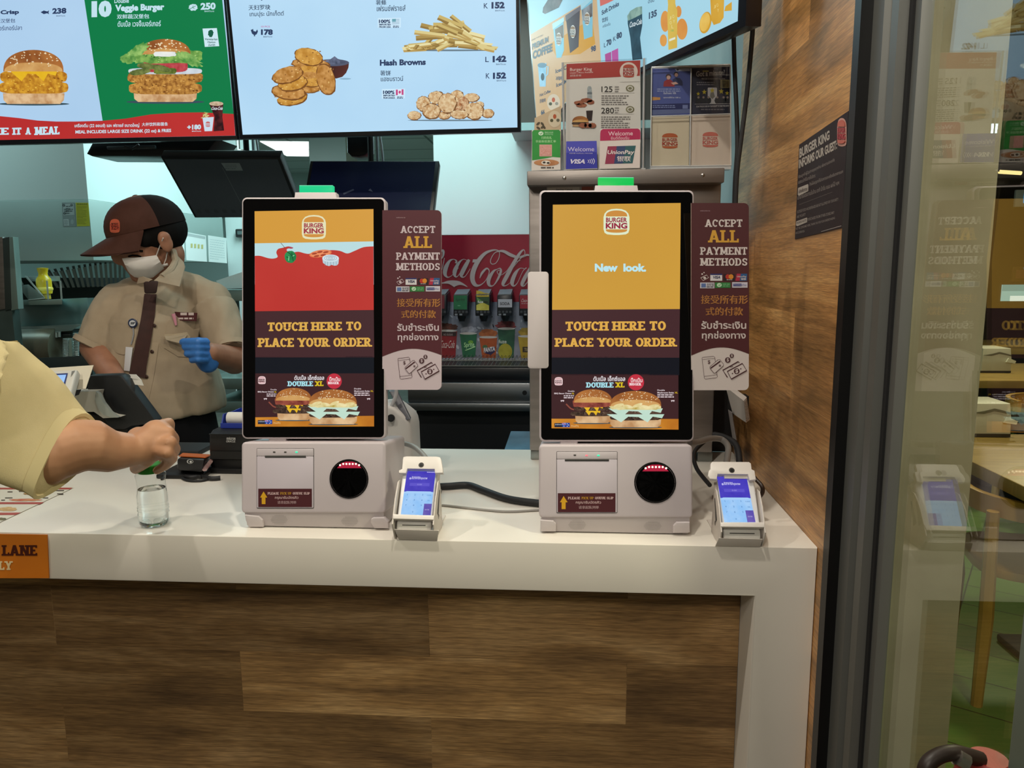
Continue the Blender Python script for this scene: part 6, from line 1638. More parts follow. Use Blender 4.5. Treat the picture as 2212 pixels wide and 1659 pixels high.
st([(1330, 990, 8), (1360, 920, 30), (1420, 860, 22), (1455, 890, 12), (1440, 960, 10), (1390, 1040, 9), (1320, 1085, 22), (1262, 1070, 50), (1232, 990, 62), (1250, 880, 64), (1310, 760, 56), (1400, 660, 40), (1500, 618, 22), (1570, 620, 12), (1592, 660, 9), (1580, 730, 10), (1540, 790, 10), (1490, 800, 11), (1472, 760, 11), (1500, 690, 10), (1550, 640, 12), (1640, 630, 34), (1740, 680, 44), (1830, 710, 30), (1900, 700, 30), (1960, 680, 26), (2040, 700, 14)], 3)
st([(1560, 870, 8), (1510, 900, 30), (1450, 1000, 52), (1456, 1080, 36), (1510, 1085, 12), (1570, 1000, 26), (1610, 900, 30), (1600, 858, 14), (1560, 870, 9)], 5); st([(1602, 880, 8), (1560, 900, 9), (1600, 950, 8), (1680, 900, 8), (1760, 800, 8), (1870, 750, 9)], 4)
st([(1930, 640, 9), (1910, 612, 14), (1860, 660, 34), (1780, 790, 48), (1690, 960, 54), (1640, 1060, 44), (1660, 1090, 16), (1720, 1060, 7), (1790, 980, 8)], 6)
st([(1930, 640, 9), (1920, 690, 9), (1860, 740, 8), (1740, 890, 8)], 5)
st([(1920, 862, 8), (1860, 860, 12), (1800, 930, 46), (1760, 1040, 52), (1780, 1090, 24), (1830, 1050, 8), (1900, 900, 8), (1950, 850, 14)], 7)
st([(2000, 850, 30), (1930, 980, 50), (1890, 1070, 40), (1920, 1090, 14), (1970, 1030, 8)], 8)
P.poly(list(spline([(600, 1062), (740, 1040), (832, 1046), (900, 1024), (980, 1018), (1060, 1030), (1130, 1070), (1170, 1108), (1110, 1084), (1060, 1078), (1010, 1094), (990, 1106), (960, 1086), (910, 1062), (832, 1060), (740, 1056)], 4, True)), SILV, 3)
P.stroke([(1918 + 20 * math.cos(a * .35), 1072 + 20 * math.sin(a * .35)) for a in range(18)], 4, SILV, 3, closed=True); P.text('R', 1909, 1060, 1928, 1084, SILV, 3)
P.build('header_panel', t, 'red header panel with white script lettering')
# printed backdrop with drinks
P = Panel((0, 3.003, 1.1), (0, -1, 0), .0006); P.f = crop('L')
P.poly([(-900, -170), (3000, -170), (3000, 600), (-900, 600)], M('#6d6f80', .4, c2='#8d8fa0', scale=14), 0)
rnd = random.Random(5)
for k in range(70): P.ell(rnd.uniform(800, 2000), rnd.uniform(20, 560), rnd.uniform(8, 34), rnd.uniform(6, 18), M(('#9b9dae', '#7b7d8e', '#b0b2c0')[k % 3], .4), 1, jag=.5, n=9, rot=rnd.uniform(0, 180), seed=k)
cup = lambda x0, x1, y0, y1, c, c2, l: (P.poly([(x0, y0), (x1, y0 - 8), (x1 - (x1 - x0) * .1, y1 - 6), (x0 + (x1 - x0) * .18, y1)], M(c, .4, c2=c2, scale=30), l), P.ell((x0 + x1) / 2, y0 - 3, (x1 - x0) / 2, 16, M('#c9c4c4', .4), l + .5))
cup(770, 1030, 215, 590, '#8f1f2a', '#7d1822', 3); P.ell(900, 170, 130, 60, M('#3a1c18', .5, c2='#6d3020', scale=60), 3, jag=.3); P.poly([(790, 222), (1022, 228), (1016, 282), (800, 278)], M('#2c1a1e', .5), 4.6); P.text('NO SUGAR', 850, 248, 974, 276, M('#a08a8c', .5), 5, .02)
P.text('Coca-Cola', 800, 340, 990, 440, M('#d8c0c0', .4), 5, .0, skew=20)
cup(1065, 1292, 250, 564, '#1d5a40', '#24694a', 3); P.ell(1180, 200, 120, 48, M('#8a8c9c', .5, c2='#b0b2c4', scale=60), 2.5, jag=.3); P.text('Sprite', 1122, 368, 1258, 450, M('#a8d8a0', .4), 5, .02, sl=-10); P.ell(1210, 362, 34, 24, M('#6a9c3a', .4), 4); P.poly([(1130, 470), (1270, 412), (1272, 428), (1150, 474)], M('#a8d8a0', .4), 5)
cup(1325, 1562, 300, 600, '#b0542a', '#a04a22', 3); P.ell(1440, 248, 122, 56, M('#a85a34', .4, c2='#c07040', scale=60), 2.8, jag=.25); P.ell(1400, 425, 34, 26, M('#4a6a4a', .4), 4); P.poly([(1384, 452), (1534, 420), (1532, 490), (1480, 530), (1400, 510)], M('#2c2450', .4), 4.6); P.text('FANTA', 1384, 438, 1536, 500, M('#d8d4dc', .4), 5, .05, sl=-22)
cup(1566, 1800, 186, 594, '#1d4a3c', '#2c6048', 3.4); P.ell(1680, 140, 130, 58, M('#8a3038', .5, c2='#5a2028', scale=60), 3.2, jag=.4); P.ell(1668, 485, 92, 104, M('#b0a83c', .4, c2='#9c942c', scale=30), 4); P.text('fuze', 1580, 328, 1686, 378, M('#c8d0c8', .4), 5, .02)
cup(1838, 2080, 288, 580, '#b89a34', '#a88a28', 3.2); P.ell(1950, 230, 110, 60, M('#a8842c', .4, c2='#c09c40', scale=60), 3, jag=.25); P.rect(1898, 424, 1990, 496, M('#3a2c20', .4), 4.6); P.text('TEA', 1920, 440, 1980, 480, M('#b8a878', .4), 5)
for k in range(30): P.ell(820 + k * 40, 585, 26, 14, M('#a9abb8', .4, c2='#8d8fa0', scale=60), 6, jag=.5, n=8, seed=k)
P.build('printed_backdrop', t, 'backdrop printed with iced drink cups')
# dispensing valves
for i, kind in enumerate(('cola', 'sprite', 'fuze', 'soda', 'coke')):
    X0 = 690 + 290 * i
    vb = MB(); yf = 2.90
    p0 = [k_(X0, 1215, yf), k_(X0 + 196, 1210, yf), k_(X0 + 196, 1490, yf), k_(X0, 1492, yf)]
    bk2 = [V3((v_.x + .0, 3.0, v_.z + (.012 if j < 2 else .02))) for j, v_ in enumerate(p0)]
    vb.hexa(p0 + bk2, M('#1d1f26', .35), .003)
    v = vb.build('valve', t)
    vb = MB(); vb.hexa([p0[0] + V3((.003, -.001, .0)), p0[1] + V3((-.003, -.001, 0)), p0[1] + V3((-.003, .09, .016)), p0[0] + V3((.003, .09, .016)), p0[0] + V3((.003, -.001, .004)), p0[1] + V3((-.003, -.001, .004)), p0[1] + V3((-.003, .09, .02)), p0[0] + V3((.003, .09, .02))], M('#71757c', .35, .5)); vb.build('top_cover', v)
    P = Panel((0, yf - .0006, 1.2), (0, -1, 0)); P.f = crop('K'); dx = X0 - 980
    if kind == 'sprite': P.rect(984, 1218, 1160, 1404, M('#145c3c', .35, c2='#1d6f48', scale=30), 1); P.text('Sprite', 1010, 1262, 1130, 1304, M('#0d3f2a', .4), 2, .01, sl=-10); P.lines(1036, 1348, 1076, 1, 1, 10, M('#6aa080', .4), 2)
    elif kind == 'fuze':
        P.poly([(1284, 1240), (1284, 1152), (1340, 1160), (1400, 1186), (1452, 1188), (1452, 1240)], M('#c2a43a', .4), 1); P.text('ชามะนาว', 1312, 1192, 1426, 1220, M('#5a4a20', .4), 2, .01)
        P.rect(1284, 1236, 1452, 1414, M('#2b4a2c', .4), 1); P.text('fuze', 1302, 1284, 1374, 1318, M('#d8dcd0', .4), 3, .03); P.text('tea', 1384, 1288, 1436, 1316, M('#10180f', .4), 3, .03); P.poly([(1284, 1414), (1284, 1346), (1330, 1322), (1380, 1316), (1452, 1350), (1452, 1414)], M('#b9a93c', .4, c2='#d0c45c', scale=40), 2); P.poly([(1286, 1240), (1360, 1290), (1300, 1290)], M('#5a9048', .4), 2)
    elif kind == 'soda': P.rect(1572, 1268, 1758, 1376, M('#b0acb8', .45), 1); P.text('SODA', 1598, 1308, 1728, 1346, M('#1f1f2a', .4), 2, .02)
    elif kind == 'coke': P.rect(1862, 1216, 2036, 1392, M('#8f2030', .35), 1); P.text('Coca-Cola', 1876, 1262, 2024, 1306, M('#cfb8bc', .4), 2, 0, skew=14); P.lines(1880, 1322, 2010, 1, 1, 8, M('#b08a90', .4), 2)
    else: P.rect(700, 1216, 860, 1392, M('#6d1f2e', .35), 1)
    for j in range(4): P.rrect(X0 + 18 + j * 48, 1424, X0 + 44 + j * 48, 1450, 6, M('#565a62', .4), 1); P.rrect(X0 + 23 + j * 48, 1430, X0 + 39 + j * 48, 1446, 4, M('#20222a', .4), 2)
    for j in ((0, 1) if kind in ('sprite', 'soda') else (.8,)): P.rect(X0 + 18 + j * 62, 1460, X0 + 54 + j * 62, 1482, M('#7d8088', .4), 1)
    P.build('valve_label', v)
    c = k_(X0 + 112, 1492, 2.94)
    vb = MB(); vb.lathe(c, [(.017, .004), (.017, -.006), (.013, -.014), (.012, -.02), (.002, -.02)], M('#14161c', .35), 16); vb.build('nozzle', v)
zt, zb = l_(1400, 600, 2.82).z, l_(1400, 684, 2.82).z
b = MB(); b.box((xl, 2.82, zb - .004), (xr, 3.003, zb), M('#0d0e12', .4)); b.box((xl, 2.82, zt - .003), (xr, 2.823, zt), STEEL); b.box((xl, 2.82, zb), (xr, 2.823, zb + .003), STEEL)
for k in range(62):
    x = xl + .012 + k * (xr - xl - .03) / 61; b.tube([V3((x, 2.822, zb + .002)), V3((x + .012, 2.822, zt - .002))], .0013, STEEL, 5)
    b.tube([V3((x + .012, 2.822, zt - .002)), V3((x + .012, 3.0, zt - .002))], .0013, STEEL, 5)
b.build('drip_grille', t)
b = MB(); b.box((xl, 2.818, l_(1400, 905, 2.80).z + .001), (xr, 3.003, zb - .005), M('#0b0c12', .3), .003); b.build('drip_tray', t)
za, zb2, zc = l_(1400, 905, 2.80).z, l_(1400, 1166, 2.80).z, l_(1400, 1275, 2.79).z
t = thing('steel_counter', 'steel back counter carrying the red drinks machine', 'counter', (-.2, 3.0, 0))
SB = M('#8e8f92', .34, 1, c2='#7f8185', scale=3, bump=.04, bscale=30, stretch=(1, 1, 10))
x0 = l_(372, 1000, 2.8).x
b = MB(); b.box((x0, 2.80, zb2), (.30, 3.41, za), SB, .003); b.build('top_panel', t)
b = MB(); b.box((l_(350, 1200, 2.79).x, 2.785, zc), (.30, 3.41, zb2 - .001), SB, .003); b.build('ledge', t)
b = MB(); b.box((x0 + .02, 2.86, 0), (.30, 3.40, zc - .001), M('#0b0e14', .5)); b.build('cabinet_base', t)
b = MB(); c = l_(1925, 1035, 2.80); b.lathe(c, [(.009, .001), (.009, -.002), (.001, -.002)], BLACK, 16, mtx=V3((0, -1, 0)).to_track_quat('Z', 'Y').to_matrix()); b.build('port', t)
b = MB(); b.box((l_(1690, 1600, 2.3).x, 2.10, 0), (.30, l_(1720, 1490, 2.45).y, .865), M('#50758a', .35, .6, c2='#3f6072', scale=12), .004)
tag(b.build('steel_table'), 'low blue tinted steel table beside the steel cabinet', 'table')

# ------------------------------------------------ till equipment at the left of the counter
IVO = M('#cfccc2', .45)
t = thing('customer_display', 'small till display with a lit blue screen facing out', 'display', f_(420, 860, 1.58))
q = [f_(185, 646, 1.60), f_(655, 620, 1.60), f_(598, 822, 1.53), f_(150, 842, 1.53)]
n = (q[1] - q[0]).cross(q[3] - q[0]).normalized(); n = n if n.y < 0 else -n
b = MB(); b.prism(q, -n * .022, IVO, bev=.006, seg=3); b.build('case', t)
P = Panel(q[0] + n * .0006, n); P.f = crop('F')
P.poly([(204, 676), (580, 656), (548, 782), (176, 800)], M('#2a3470', .3), 1); P.poly([(214, 688), (566, 670), (536, 772), (190, 790)], E('#8db6ee', c2='#9fc6f6', scale=20), 2); P.text('NEXT CUSTOMER PLEASE', 300, 700, 430, 712, E('#7ba4de'), 3)
P.poly([(612, 640), (640, 634), (604, 690)], M('#77756c', .4), 1); P.text('ORACLE', 352, 800, 438, 818, M('#4a4842', .5), 2, .02, sl=-3)
P.build('lit_screen', t)
b = MB(); b.prism([f_(470, 825, 1.56), f_(600, 818, 1.56), f_(578, 866, 1.56), f_(500, 868, 1.56)], (0, .04, 0), BLACKM, .002); b.build('mount', t)
b = MB(); b.prism([f_(205, 626, 1.64), f_(797, 588, 1.64), f_(730, 790, 1.60), f_(560, 800, 1.60), f_(190, 760, 1.60)], (0, .0015, 0), M('#d3cbb6', .6)); tag(b.build('paper_sheet'), 'cream paper sheet propped behind the till display', 'paper')
t = thing('till', 'point of sale till with black screen back and pale base', 'till', V3((f_(700, 1200, 1.68).x, 1.68, ZT)))
b = MB(); b.prism([f_(*p, 1.66) for p in ((330, 850), (470, 868), (590, 860), (640, 815), (822, 810), (812, 850), (816, 900), (835, 950), (880, 1000), (950, 1025), (1012, 1034), (880, 1040), (800, 985), (690, 990), (560, 1010), (330, 990))], (0, .12, 0), M('#b5b3a8', .5)); b.build('housing', t)
b = MB(); b.prism([f_(*p, 1.655) for p in ((818, 812), (842, 830), (880, 905), (940, 985), (1008, 1034), (950, 1036), (880, 1010), (836, 960), (812, 890))], (0, .01, 0), M('#8d938c', .5)); b.build('side_trim', t)
b = MB(); b.prism([f_(*p, 1.69) for p in ((742, 690), (770, 674), (1005, 668), (1040, 680), (1075, 722), (1326, 1062), (1300, 1090), (1120, 1112), (1062, 1140), (930, 1136), (880, 1040), (1010, 1036), (930, 960), (870, 850), (826, 808), (740, 800))], (0, .035, 0), M('#0e1013', .45), bev=.006); b.build('screen_back', t)
b = MB(); b.prism([f_(*p, 1.72) for p in ((690, 985), (900, 1030), (960, 1140), (1090, 1110), (1090, 1215), (1000, 1280), (690, 1280))], (0, .05, 0), M('#15120f', .5), bev=.004); b.box((-1.18, 1.70, ZT), (-.88, 1.79, ZT + .012), BLACKM, .003); b.build('stand', t)
b = MB(); a, c = f_(-500, 1560, 1.50), f_(250, 1560, 1.50); b.box((a.x, 1.49, ZT + .014), (c.x, 1.75, ZT + .06), M('#c9cdc4', .45), .006); b.build('base_plate', t)
for x in (82, 200):
    b = MB(); c = f_(x, 1600, 1.50); b.box((c.x - .014, 1.495, ZT), (c.x + .014, 1.53, ZT + .015), BLACKM, .002); b.build('foot', t)
b = MB(); q = [f_(880, 690, 1.74), f_(925, 658, 1.74), f_(1160, 668, 1.72), f_(1205, 715, 1.70), f_(1224, 762, 1.70), f_(1100, 748, 1.72), f_(1050, 690, 1.73)]
b.prism([V3((v.x, v.y, v.z)) for v in q], (0, .0015, 0), M('#dcdad2', .6)); tag(b.build('receipt'), 'white receipt curling over the till top', 'receipt')
# contactless reader
t = thing('card_reader', 'black card reader with an orange top by the printer', 'card reader', V3((f_(1630, 1440, 1.53).x, 1.55, ZT)))
v = lambda x, y, d: f_(x, y, d)
b = MB(); fr = [v(1512, 1385, 1.50), v(1745, 1390, 1.50), v(1722, 1502, 1.50), v(1512, 1486, 1.50)]; bkk = [v(1560, 1348, 1.60), v(1815, 1362, 1.60), v(1800, 1440, 1.60), v(1560, 1440, 1.60)]
b.hexa(fr + bkk, M('#17171a', .4), .004); b.build('case', t)
b = MB(); up_ = V3((0, 0, .0015)); tp = [fr[0].lerp(bkk[0], .3), fr[1].lerp(bkk[1], .12), bkk[1], bkk[0]]; b.hexa([p + up_ for p in tp] + [p + up_ * 2.2 for p in tp], M('#c4622a', .4)); b.build('orange_top', t)
n = (fr[1] - fr[0]).cross(fr[3] - fr[0]).normalized(); n = n if n.y < 0 else -n
P = Panel(fr[0] + n * .0008, n); P.f = crop('F'); wm = M('#c9c9c6', .5)
P.stroke([(1622 + 26 * math.cos(a * .35), 1410 + 17 * math.sin(a * .35)) for a in range(18)], 3, wm, 1, closed=True); P.ell(1628, 1412, 10, 9, wm, 2)
for r_ in (8, 14): P.stroke([(1612 - r_ * .6, 1402 - r_ * .3), (1606 - r_ * .3, 1410), (1612 - r_ * .6, 1420)], 3, wm, 2)
P.build('contactless_mark', t)
b = MB(); b.hexa([v(1722, 1490, 1.495), v(1750, 1500, 1.495), v(1822, 1410, 1.55), v(1800, 1380, 1.55), v(1722, 1478, 1.50), v(1750, 1490, 1.50), v(1822, 1400, 1.56), v(1800, 1372, 1.56)], M('#b59a94', .5, c2='#7a4a48', scale=60), .002); b.build('side_label', t)
b = MB(); cx_ = v(1600, 1480, 1.54).x; b.box((cx_ - .05, 1.50, ZT), (cx_ + .05, 1.60, v(1560, 1470, 1.55).z), M('#101013', .5), .003); b.build('holder_base', t)
# receipt printer with a blue tray on top
t = thing('receipt_printer', 'black receipt printer left of the red picture kiosk', 'printer', V3((f_(1960, 1500, 1.56).x, 1.6, ZT)))
x0, x1 = f_(1790, 1300, 1.56).x, f_(2300, 1300, 1.56).x
zt = f_(1900, 1150, 1.56).z; zm = f_(1900, 1300, 1.56).z
b = MB(); b.prism([V3((x0, y, z)) for y, z in ((1.555, ZT + .012), (1.555, zm), (1.56, zt - .008), (1.575, zt), (1.70, zt), (1.72, ZT + .012))], (x1 - x0, 0, 0), M('#161618', .42), bev=.006, seg=3); b.build('case', t)
b = MB(); b.box((x0 + .004, 1.553, f_(1900, 1168, 1.56).z - .002), (x1 - .004, 1.556, f_(1900, 1168, 1.56).z), M('#050505', .5)); b.prism([V3((x0 + .006, y, z)) for y, z in ((1.551, zm - .004), (1.546, zm - .02), (1.551, ZT + .03))], (x1 - x0 - .012, 0, 0), M('#0f0f11', .35)); b.build('front_cover', t)
P = Panel((0, 1.5545, 1.0), (0, -1, 0)); P.f = crop('F'); P.text('micros', 1935, 1200, 2010, 1222, wm, 2, .02); P.rect(1934, 1226, 2010, 1228, wm, 2); P.text('ORACLE', 1931, 1231, 2008, 1246, wm, 2, .01); P.build('maker_mark', t)
b = MB(); b.box((x0 - .004, 1.545, ZT), (x1, 1.73, ZT + .0115), M('#0c0c0e', .5), .002); b.build('base_tray', t)
t = thing('paper_tray', 'blue plastic tray sitting on the black receipt printer', 'tray', V3((f_(1960, 1110, 1.6).x, 1.63, zt)))
tx0, tx1 = f_(1872, 1100, 1.58).x, x1 - .01; th_ = f_(1900, 985, 1.64).z
BLU = M('#1d3390', .4)
b = MB(); b.box((tx0, 1.585, zt + .001), (tx1, 1.69, zt + .004), BLU); b.prism([V3((tx0, y, z)) for y, z in ((1.585, zt + .004), (1.60, zt + .03), (1.65, th_), (1.69, th_), (1.69, zt + .004))], (.003, 0, 0), BLU); b.box((tx0, 1.687, zt + .004), (tx1, 1.69, th_), BLU); b.box((tx0, 1.585, zt + .004), (tx1, 1.588, zt + .012), BLU); b.build('tray_body', t)
c = f_(2040, 1080, 1.60); b = MB(); b.lathe((c.x, 1.61, zt + .0185), [(.005, -.028), (.014, -.028), (.014, .028), (.005, .028)], M('#cfcdc8', .6), 24, mtx=Matrix.Rotation(math.pi / 2, 3, 'Y')); tag(b.build('paper_roll'), 'white paper roll lying in the blue tray', 'paper roll')
cable('black cable bundle lying below the card reader', [PZ(*p, ZT + .005) for p in cp('F', (1440, 1530), (1520, 1520), (1620, 1545), (1720, 1535), (1800, 1555), (1880, 1550))], .0048, RUBBER)
cable('thin black cable curling in front of the printer', [PZ(*p, ZT + .003) for p in cp('F', (1380, 1560), (1480, 1500), (1580, 1565), (1700, 1575), (1780, 1560))], .0028, RUBBER)
# white device seen past the right edge of the red picture kiosk
i_ = lambda x, y, d: PY(*crop('I')(x, y), d)
t = thing('pos_terminal', 'white rounded staff terminal behind the red picture kiosk', 'till', V3((i_(1600, 1300, 1.58).x, 1.6, ZT)))
zb = ZT + .001
pr = [i_(x, y, 1.56) for x, y in ((1380, 850), (1530, 835), (1580, 860), (1640, 905), (1700, 955), (1722, 1000), (1735, 1060), (1745, 1300))]
b = MB(); b.prism(pr + [V3((pr[-1].x, 1.56, zb)), V3((pr[0].x, 1.56, zb))], (0, .10, 0), M('#c9c4c0', .45), bev=.008, seg=3); b.build('stand_housing', t)
b = MB(); b.hexa([i_(1530, 700, 1.60), i_(1610, 700, 1.60), i_(1736, 960, 1.56), i_(1680, 972, 1.56), i_(1530, 690, 1.63), i_(1610, 690, 1.63), i_(1740, 950, 1.59), i_(1684, 962, 1.59)], M('#55555c', .4), .003); b.build('screen', t)
b = MB(); c = i_(1550, 950, 1.555); b.lathe(c, [(.001, .001), (.008, .001), (.008, -.004)], BLACKM, 14, mtx=V3((0, -1, 0)).to_track_quat('Z', 'Y').to_matrix()); b.build('cable_port', t)
cable('clear white cable hanging below the left payment sign', [PY(*p, 1.57) for p in cp('I', (1590, 640), (1600, 720), (1575, 800), (1548, 856), (1545, 880))], .004, M('#b9b6b8', .3))

# ================================================ people
from mathutils.bvhtree import BVHTree


def organic(b, voxel, smooth=6, noise_=None):
    """fuse overlapping tapered volumes into one continuous skin"""
    me = bpy.data.meshes.new('raw'); b.bm.to_mesh(me)
    o = bpy.data.objects.new('raw', me); COL.objects.link(o)
    r = o.modifiers.new('r', 'REMESH'); r.mode = 'VOXEL'; r.voxel_size = voxel
    if smooth:
        s = o.modifiers.new('s', 'SMOOTH'); s.factor = .5; s.iterations = smooth
    dg = bpy.context.evaluated_depsgraph_get()
    m2 = bpy.data.meshes.new_from_object(o.evaluated_get(dg))
    bpy.data.objects.remove(o)
    nb = MB(); nb.mats = list(b.mats[:1]); nb.bm.from_mesh(m2); b.bm.free()
    for f in nb.bm.faces: f.material_index = 0
    if noise_:
        amp, fr, st = noise_
        nb.bm.normal_update()
        for v in nb.bm.verts:
            p = V3((v.co.x * st[0], v.co.y * st[1], v.co.z * st[2])) * fr
            v.co += v.normal * amp * noise.fractal(p, 1, 2, 3)
    return nb


def bvh_of(nb):
    nb.bm.verts.ensure_lookup_table(); nb.bm.faces.ensure_lookup_table()
    return BVHTree.FromBMesh(nb.bm)


def on(bv, px, py, h, y):
    """the point of a garment seen at a photo pixel, lifted by h; y is the depth used off its edge"""
    d = ray(px, py).normalized(); hit = bv.ray_cast(CAM, d)
    return (hit[0] - d * h) if hit[0] else PY(px, py, y)


def laid(bv, pts, h, m, name, parent, label=None, y=2.05, th=.002, crop_='F', grid=0):
    """a flat cloth piece lying on a garment, outline in crop pixels"""
    f = crop(crop_); b = MB()
    if grid:   # strip: pts is (left list, right list)
        A = [f(*p) for p in pts[0]]; B = [f(*p) for p in pts[1]]
        rows = [[on(bv, a[0] + (c[0] - a[0]) * k / grid, a[1] + (c[1] - a[1]) * k / grid, h, y) for k in range(grid + 1)] for a, c in zip(A, B)]
        back = [[p + (p - CAM).normalized() * th for p in r] for r in rows]
        b.loft(rows, m, cap=False, closed=False)
        ring = [r + bk[::-1] for r, bk in zip(rows, back)]
        b.bm.clear(); b.loft(ring, m)
    else:
        q = [on(bv, *f(*p), h, y) for p in pts]; n = len(q)
        c = sum(q, V3()) / n
        b.add(q + [p + (p - CAM).normalized() * th for p in q], [tuple(range(n)), tuple(range(2 * n - 1, n - 1, -1))] + [(k, (k + 1) % n, (k + 1) % n + n, k + n) for k in range(n)], m)
    return b.build(name, parent, label)


SKIN = M('#9c6e56', .5, c2='#8f624c', scale=30, spec=.35)
SKINC = M('#b88a68', .5, c2='#ab7d5d', scale=25, spec=.35)
SHIRT = M('#a3927c', .8, c2='#9a8973', scale=14, bump=.25, bscale=900, spec=.2)
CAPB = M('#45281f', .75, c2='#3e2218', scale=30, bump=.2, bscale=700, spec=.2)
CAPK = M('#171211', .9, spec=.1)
HAIR = M('#090706', .85, spec=.15)
p_ = lambda x, y, d: PY(x, y, d)
cash = thing('person', 'cashier in a brown cap, white face mask and tie', 'person', V3((p_(340, 900, 2.19).x, 2.19, 0)))
# --- head frame: looking to the picture's left and down
hc = p_(318, 512, 2.17)
fv = V3((-.76, -.60, -.25)).normalized(); sv = V3((fv.y, -fv.x, 0)).normalized() * -1
uv = sv.cross(fv).normalized(); uv = uv if uv.z > 0 else -uv
sv = fv.cross(uv)           # points to the person's right ... used symmetrically
HM = Matrix((fv, sv, uv)).transposed()


def hd(f, s, u): return hc + fv * f + sv * s + uv * u


b = MB()
b.ball(hd(-.004, 0, .02), (.100, .076, .100), SKIN, 24, HM)            # skull
b.ball(hd(.030, 0, -.045), (.062, .062, .080), SKIN, 20, HM)          # face and jaw
b.ball(hd(.058, 0, -.100), (.024, .028, .020), SKIN, 12, HM)          # chin
b.ball(hd(.092, 0, -.035), (.020, .014, .026), SKIN, 12, HM)          # nose
for s_2 in (-1, 1):
    b.ball(hd(.062, s_2 * .034, -.030), (.022, .024, .022), SKIN, 12, HM)      # cheek
    b.ball(hd(-.030, s_2 * .080, -.024), (.020, .010, .032), SKIN, 12, HM)     # ear
    b.ball(hd(-.030, s_2 * .085, -.010), (.018, .008, .016), SKIN, 10, HM)
b.ball(hd(.084, 0, -.004), (.014, .046, .010), SKIN, 12, HM)          # brow
nk0, nk1 = hd(-.035, 0, -.06), p_(345, 640, 2.23)
b.cone(nk0, nk1, .052, .050, SKIN)
sl_, sr_ = p_(260, 665, 2.17), p_(448, 662, 2.22)
chest = p_(350, 720, 2.19)
b.tube([p_(352, 630, 2.21), p_(350, 680, 2.21), p_(352, 760, 2.19), p_(362, 850, 2.18), p_(368, 930, 2.18), V3((p_(368, 930, 2.18).x, 2.18, .78))], [.045, .08, .10, .10, .11, .11], SKIN, 24)
b.cone(sl_, sr_, .042, .042, SKIN)
el, er = p_(205, 752, 2.10), p_(506, 778, 2.14)
b.cone(sl_, el, .042, .041, SKIN); b.cone(sr_, er, .042, .042, SKIN)
wl, wr = p_(262, 842, 1.96), p_(450, 762, 2.0)
b.cone(el, wl, .040, .028, SKIN); b.cone(er, wr, .042, .029, SKIN)
# lowered hand behind the till
hl = wl + (wl - el).normalized() * .05
b.ball(hl, (.036, .03, .022), SKIN, 12)
for k in range(4):
    a = hl + V3((-.024 + .016 * k, -.02, .0)); b.cone(a, a + V3((.008, -.035, -.012)), .0085, .008, SKIN, 8); b.cone(a + V3((.008, -.035, -.012)), a + V3((.012, -.045, -.034)), .008, .007, SKIN, 8)
b.cone(hl + V3((.03, .0, 0)), hl + V3((.045, -.03, -.01)), .010, .008, SKIN, 8)
# raised hand (inside the glove)
hr = p_(432, 757, 1.985)
b.ball(hr, (.026, .020, .032), SKIN, 12)
for k in range(2):
    x = (-1 if k == 0 else 1) * .085; hip = V3((p_(368, 930, 2.18).x + x, 2.18, .84))
    b.cone(hip, V3((hip.x, 2.17, .47)), .078, .055, SKIN); b.cone(V3((hip.x, 2.17, .47)), V3((hip.x, 2.21, .09)), .052, .036, SKIN); b.cone(V3((hip.x, 2.22, .05)), V3((hip.x, 2.06, .035)), .038, .03, SKIN)
nb = organic(b, .0045, 4); head_bv = bvh_of(nb)
nb.build('body', cash)
# --- shirt
b = MB()
f2 = lambda x, y, d: PY(*crop('F')(x, y), d)
ctrs = [(352, 612, 2.215, .060, .058), (351, 626, 2.21, .085, .075), (350, 645, 2.20, .140, .092), (349, 690, 2.185, .148, .122), (346, 740, 2.18, .146, .132), (350, 800, 2.175, .150, .136), (362, 850, 2.175, .152, .138), (372, 884, 2.175, .146, .134), (374, 896, 2.175, .143, .130)]
rings = []
for x, y, d, rx, ry in ctrs:
    c = p_(x, y, d); tl_ = (x - 340) * 0
    rings.append([c + V3((rx * math.cos(a), ry * math.sin(a) + .18 * rx * math.cos(a), .10 * rx * math.cos(a) * (1 if y > 840 else 0))) for a in (2 * math.pi * j / 36 for j in range(36))])
b.loft(rings, SHIRT)
b.cone(p_(338, 624, 2.20), p_(258, 652, 2.16), .052, .056, SHIRT); b.cone(p_(372, 616, 2.22), p_(450, 648, 2.22), .056, .058, SHIRT); b.ball(p_(262, 655, 2.16), (.062, .066, .050), SHIRT, 16); b.ball(p_(448, 652, 2.22), (.066, .066, .052), SHIRT, 16)
ls0, ls1, ls2 = p_(258, 668, 2.15), p_(226, 715, 2.12), p_(204, 750, 2.10)
b.tube([ls0, ls1, ls2], [.066, .062, .060], SHIRT, 20)
rs0, rs1, rs2 = p_(458, 668, 2.20), p_(482, 715, 2.17), p_(494, 758, 2.14)
b.tube([rs0, rs1, rs2], [.068, .062, .058], SHIRT, 20)
nb = organic(b, .0055, 5, (.0075, 9, (1.6, 1, .55)))
# pressed folds running from the armpits and at the waist
nb.bm.normal_update()
for v in nb.bm.verts:
    q = v.co - chest
    w_ = math.exp(-((q.z + .12) / .10) ** 2)
    v.co += v.normal * (.0045 * w_ * math.sin(38 * q.x + 22 * q.z))
shirt_bv = bvh_of(nb)
nb.build('shirt', cash, 'khaki short sleeved uniform shirt')
dk = M('#7d6e5b', .8, spec=.2)
# sleeve hems
for a, c_, r in ((ls1, ls2, .0605), (rs1, rs2, .0585)):
    d = (c_ - a).normalized(); b = MB(); b.tube([c_ - d * .012, c_ + d * .004, c_ + d * .006, c_ - d * .004], [r + .0015, r + .0015, r - .004, r - .006], SHIRT, 24, cap=False); b.build('sleeve_hem', cash)
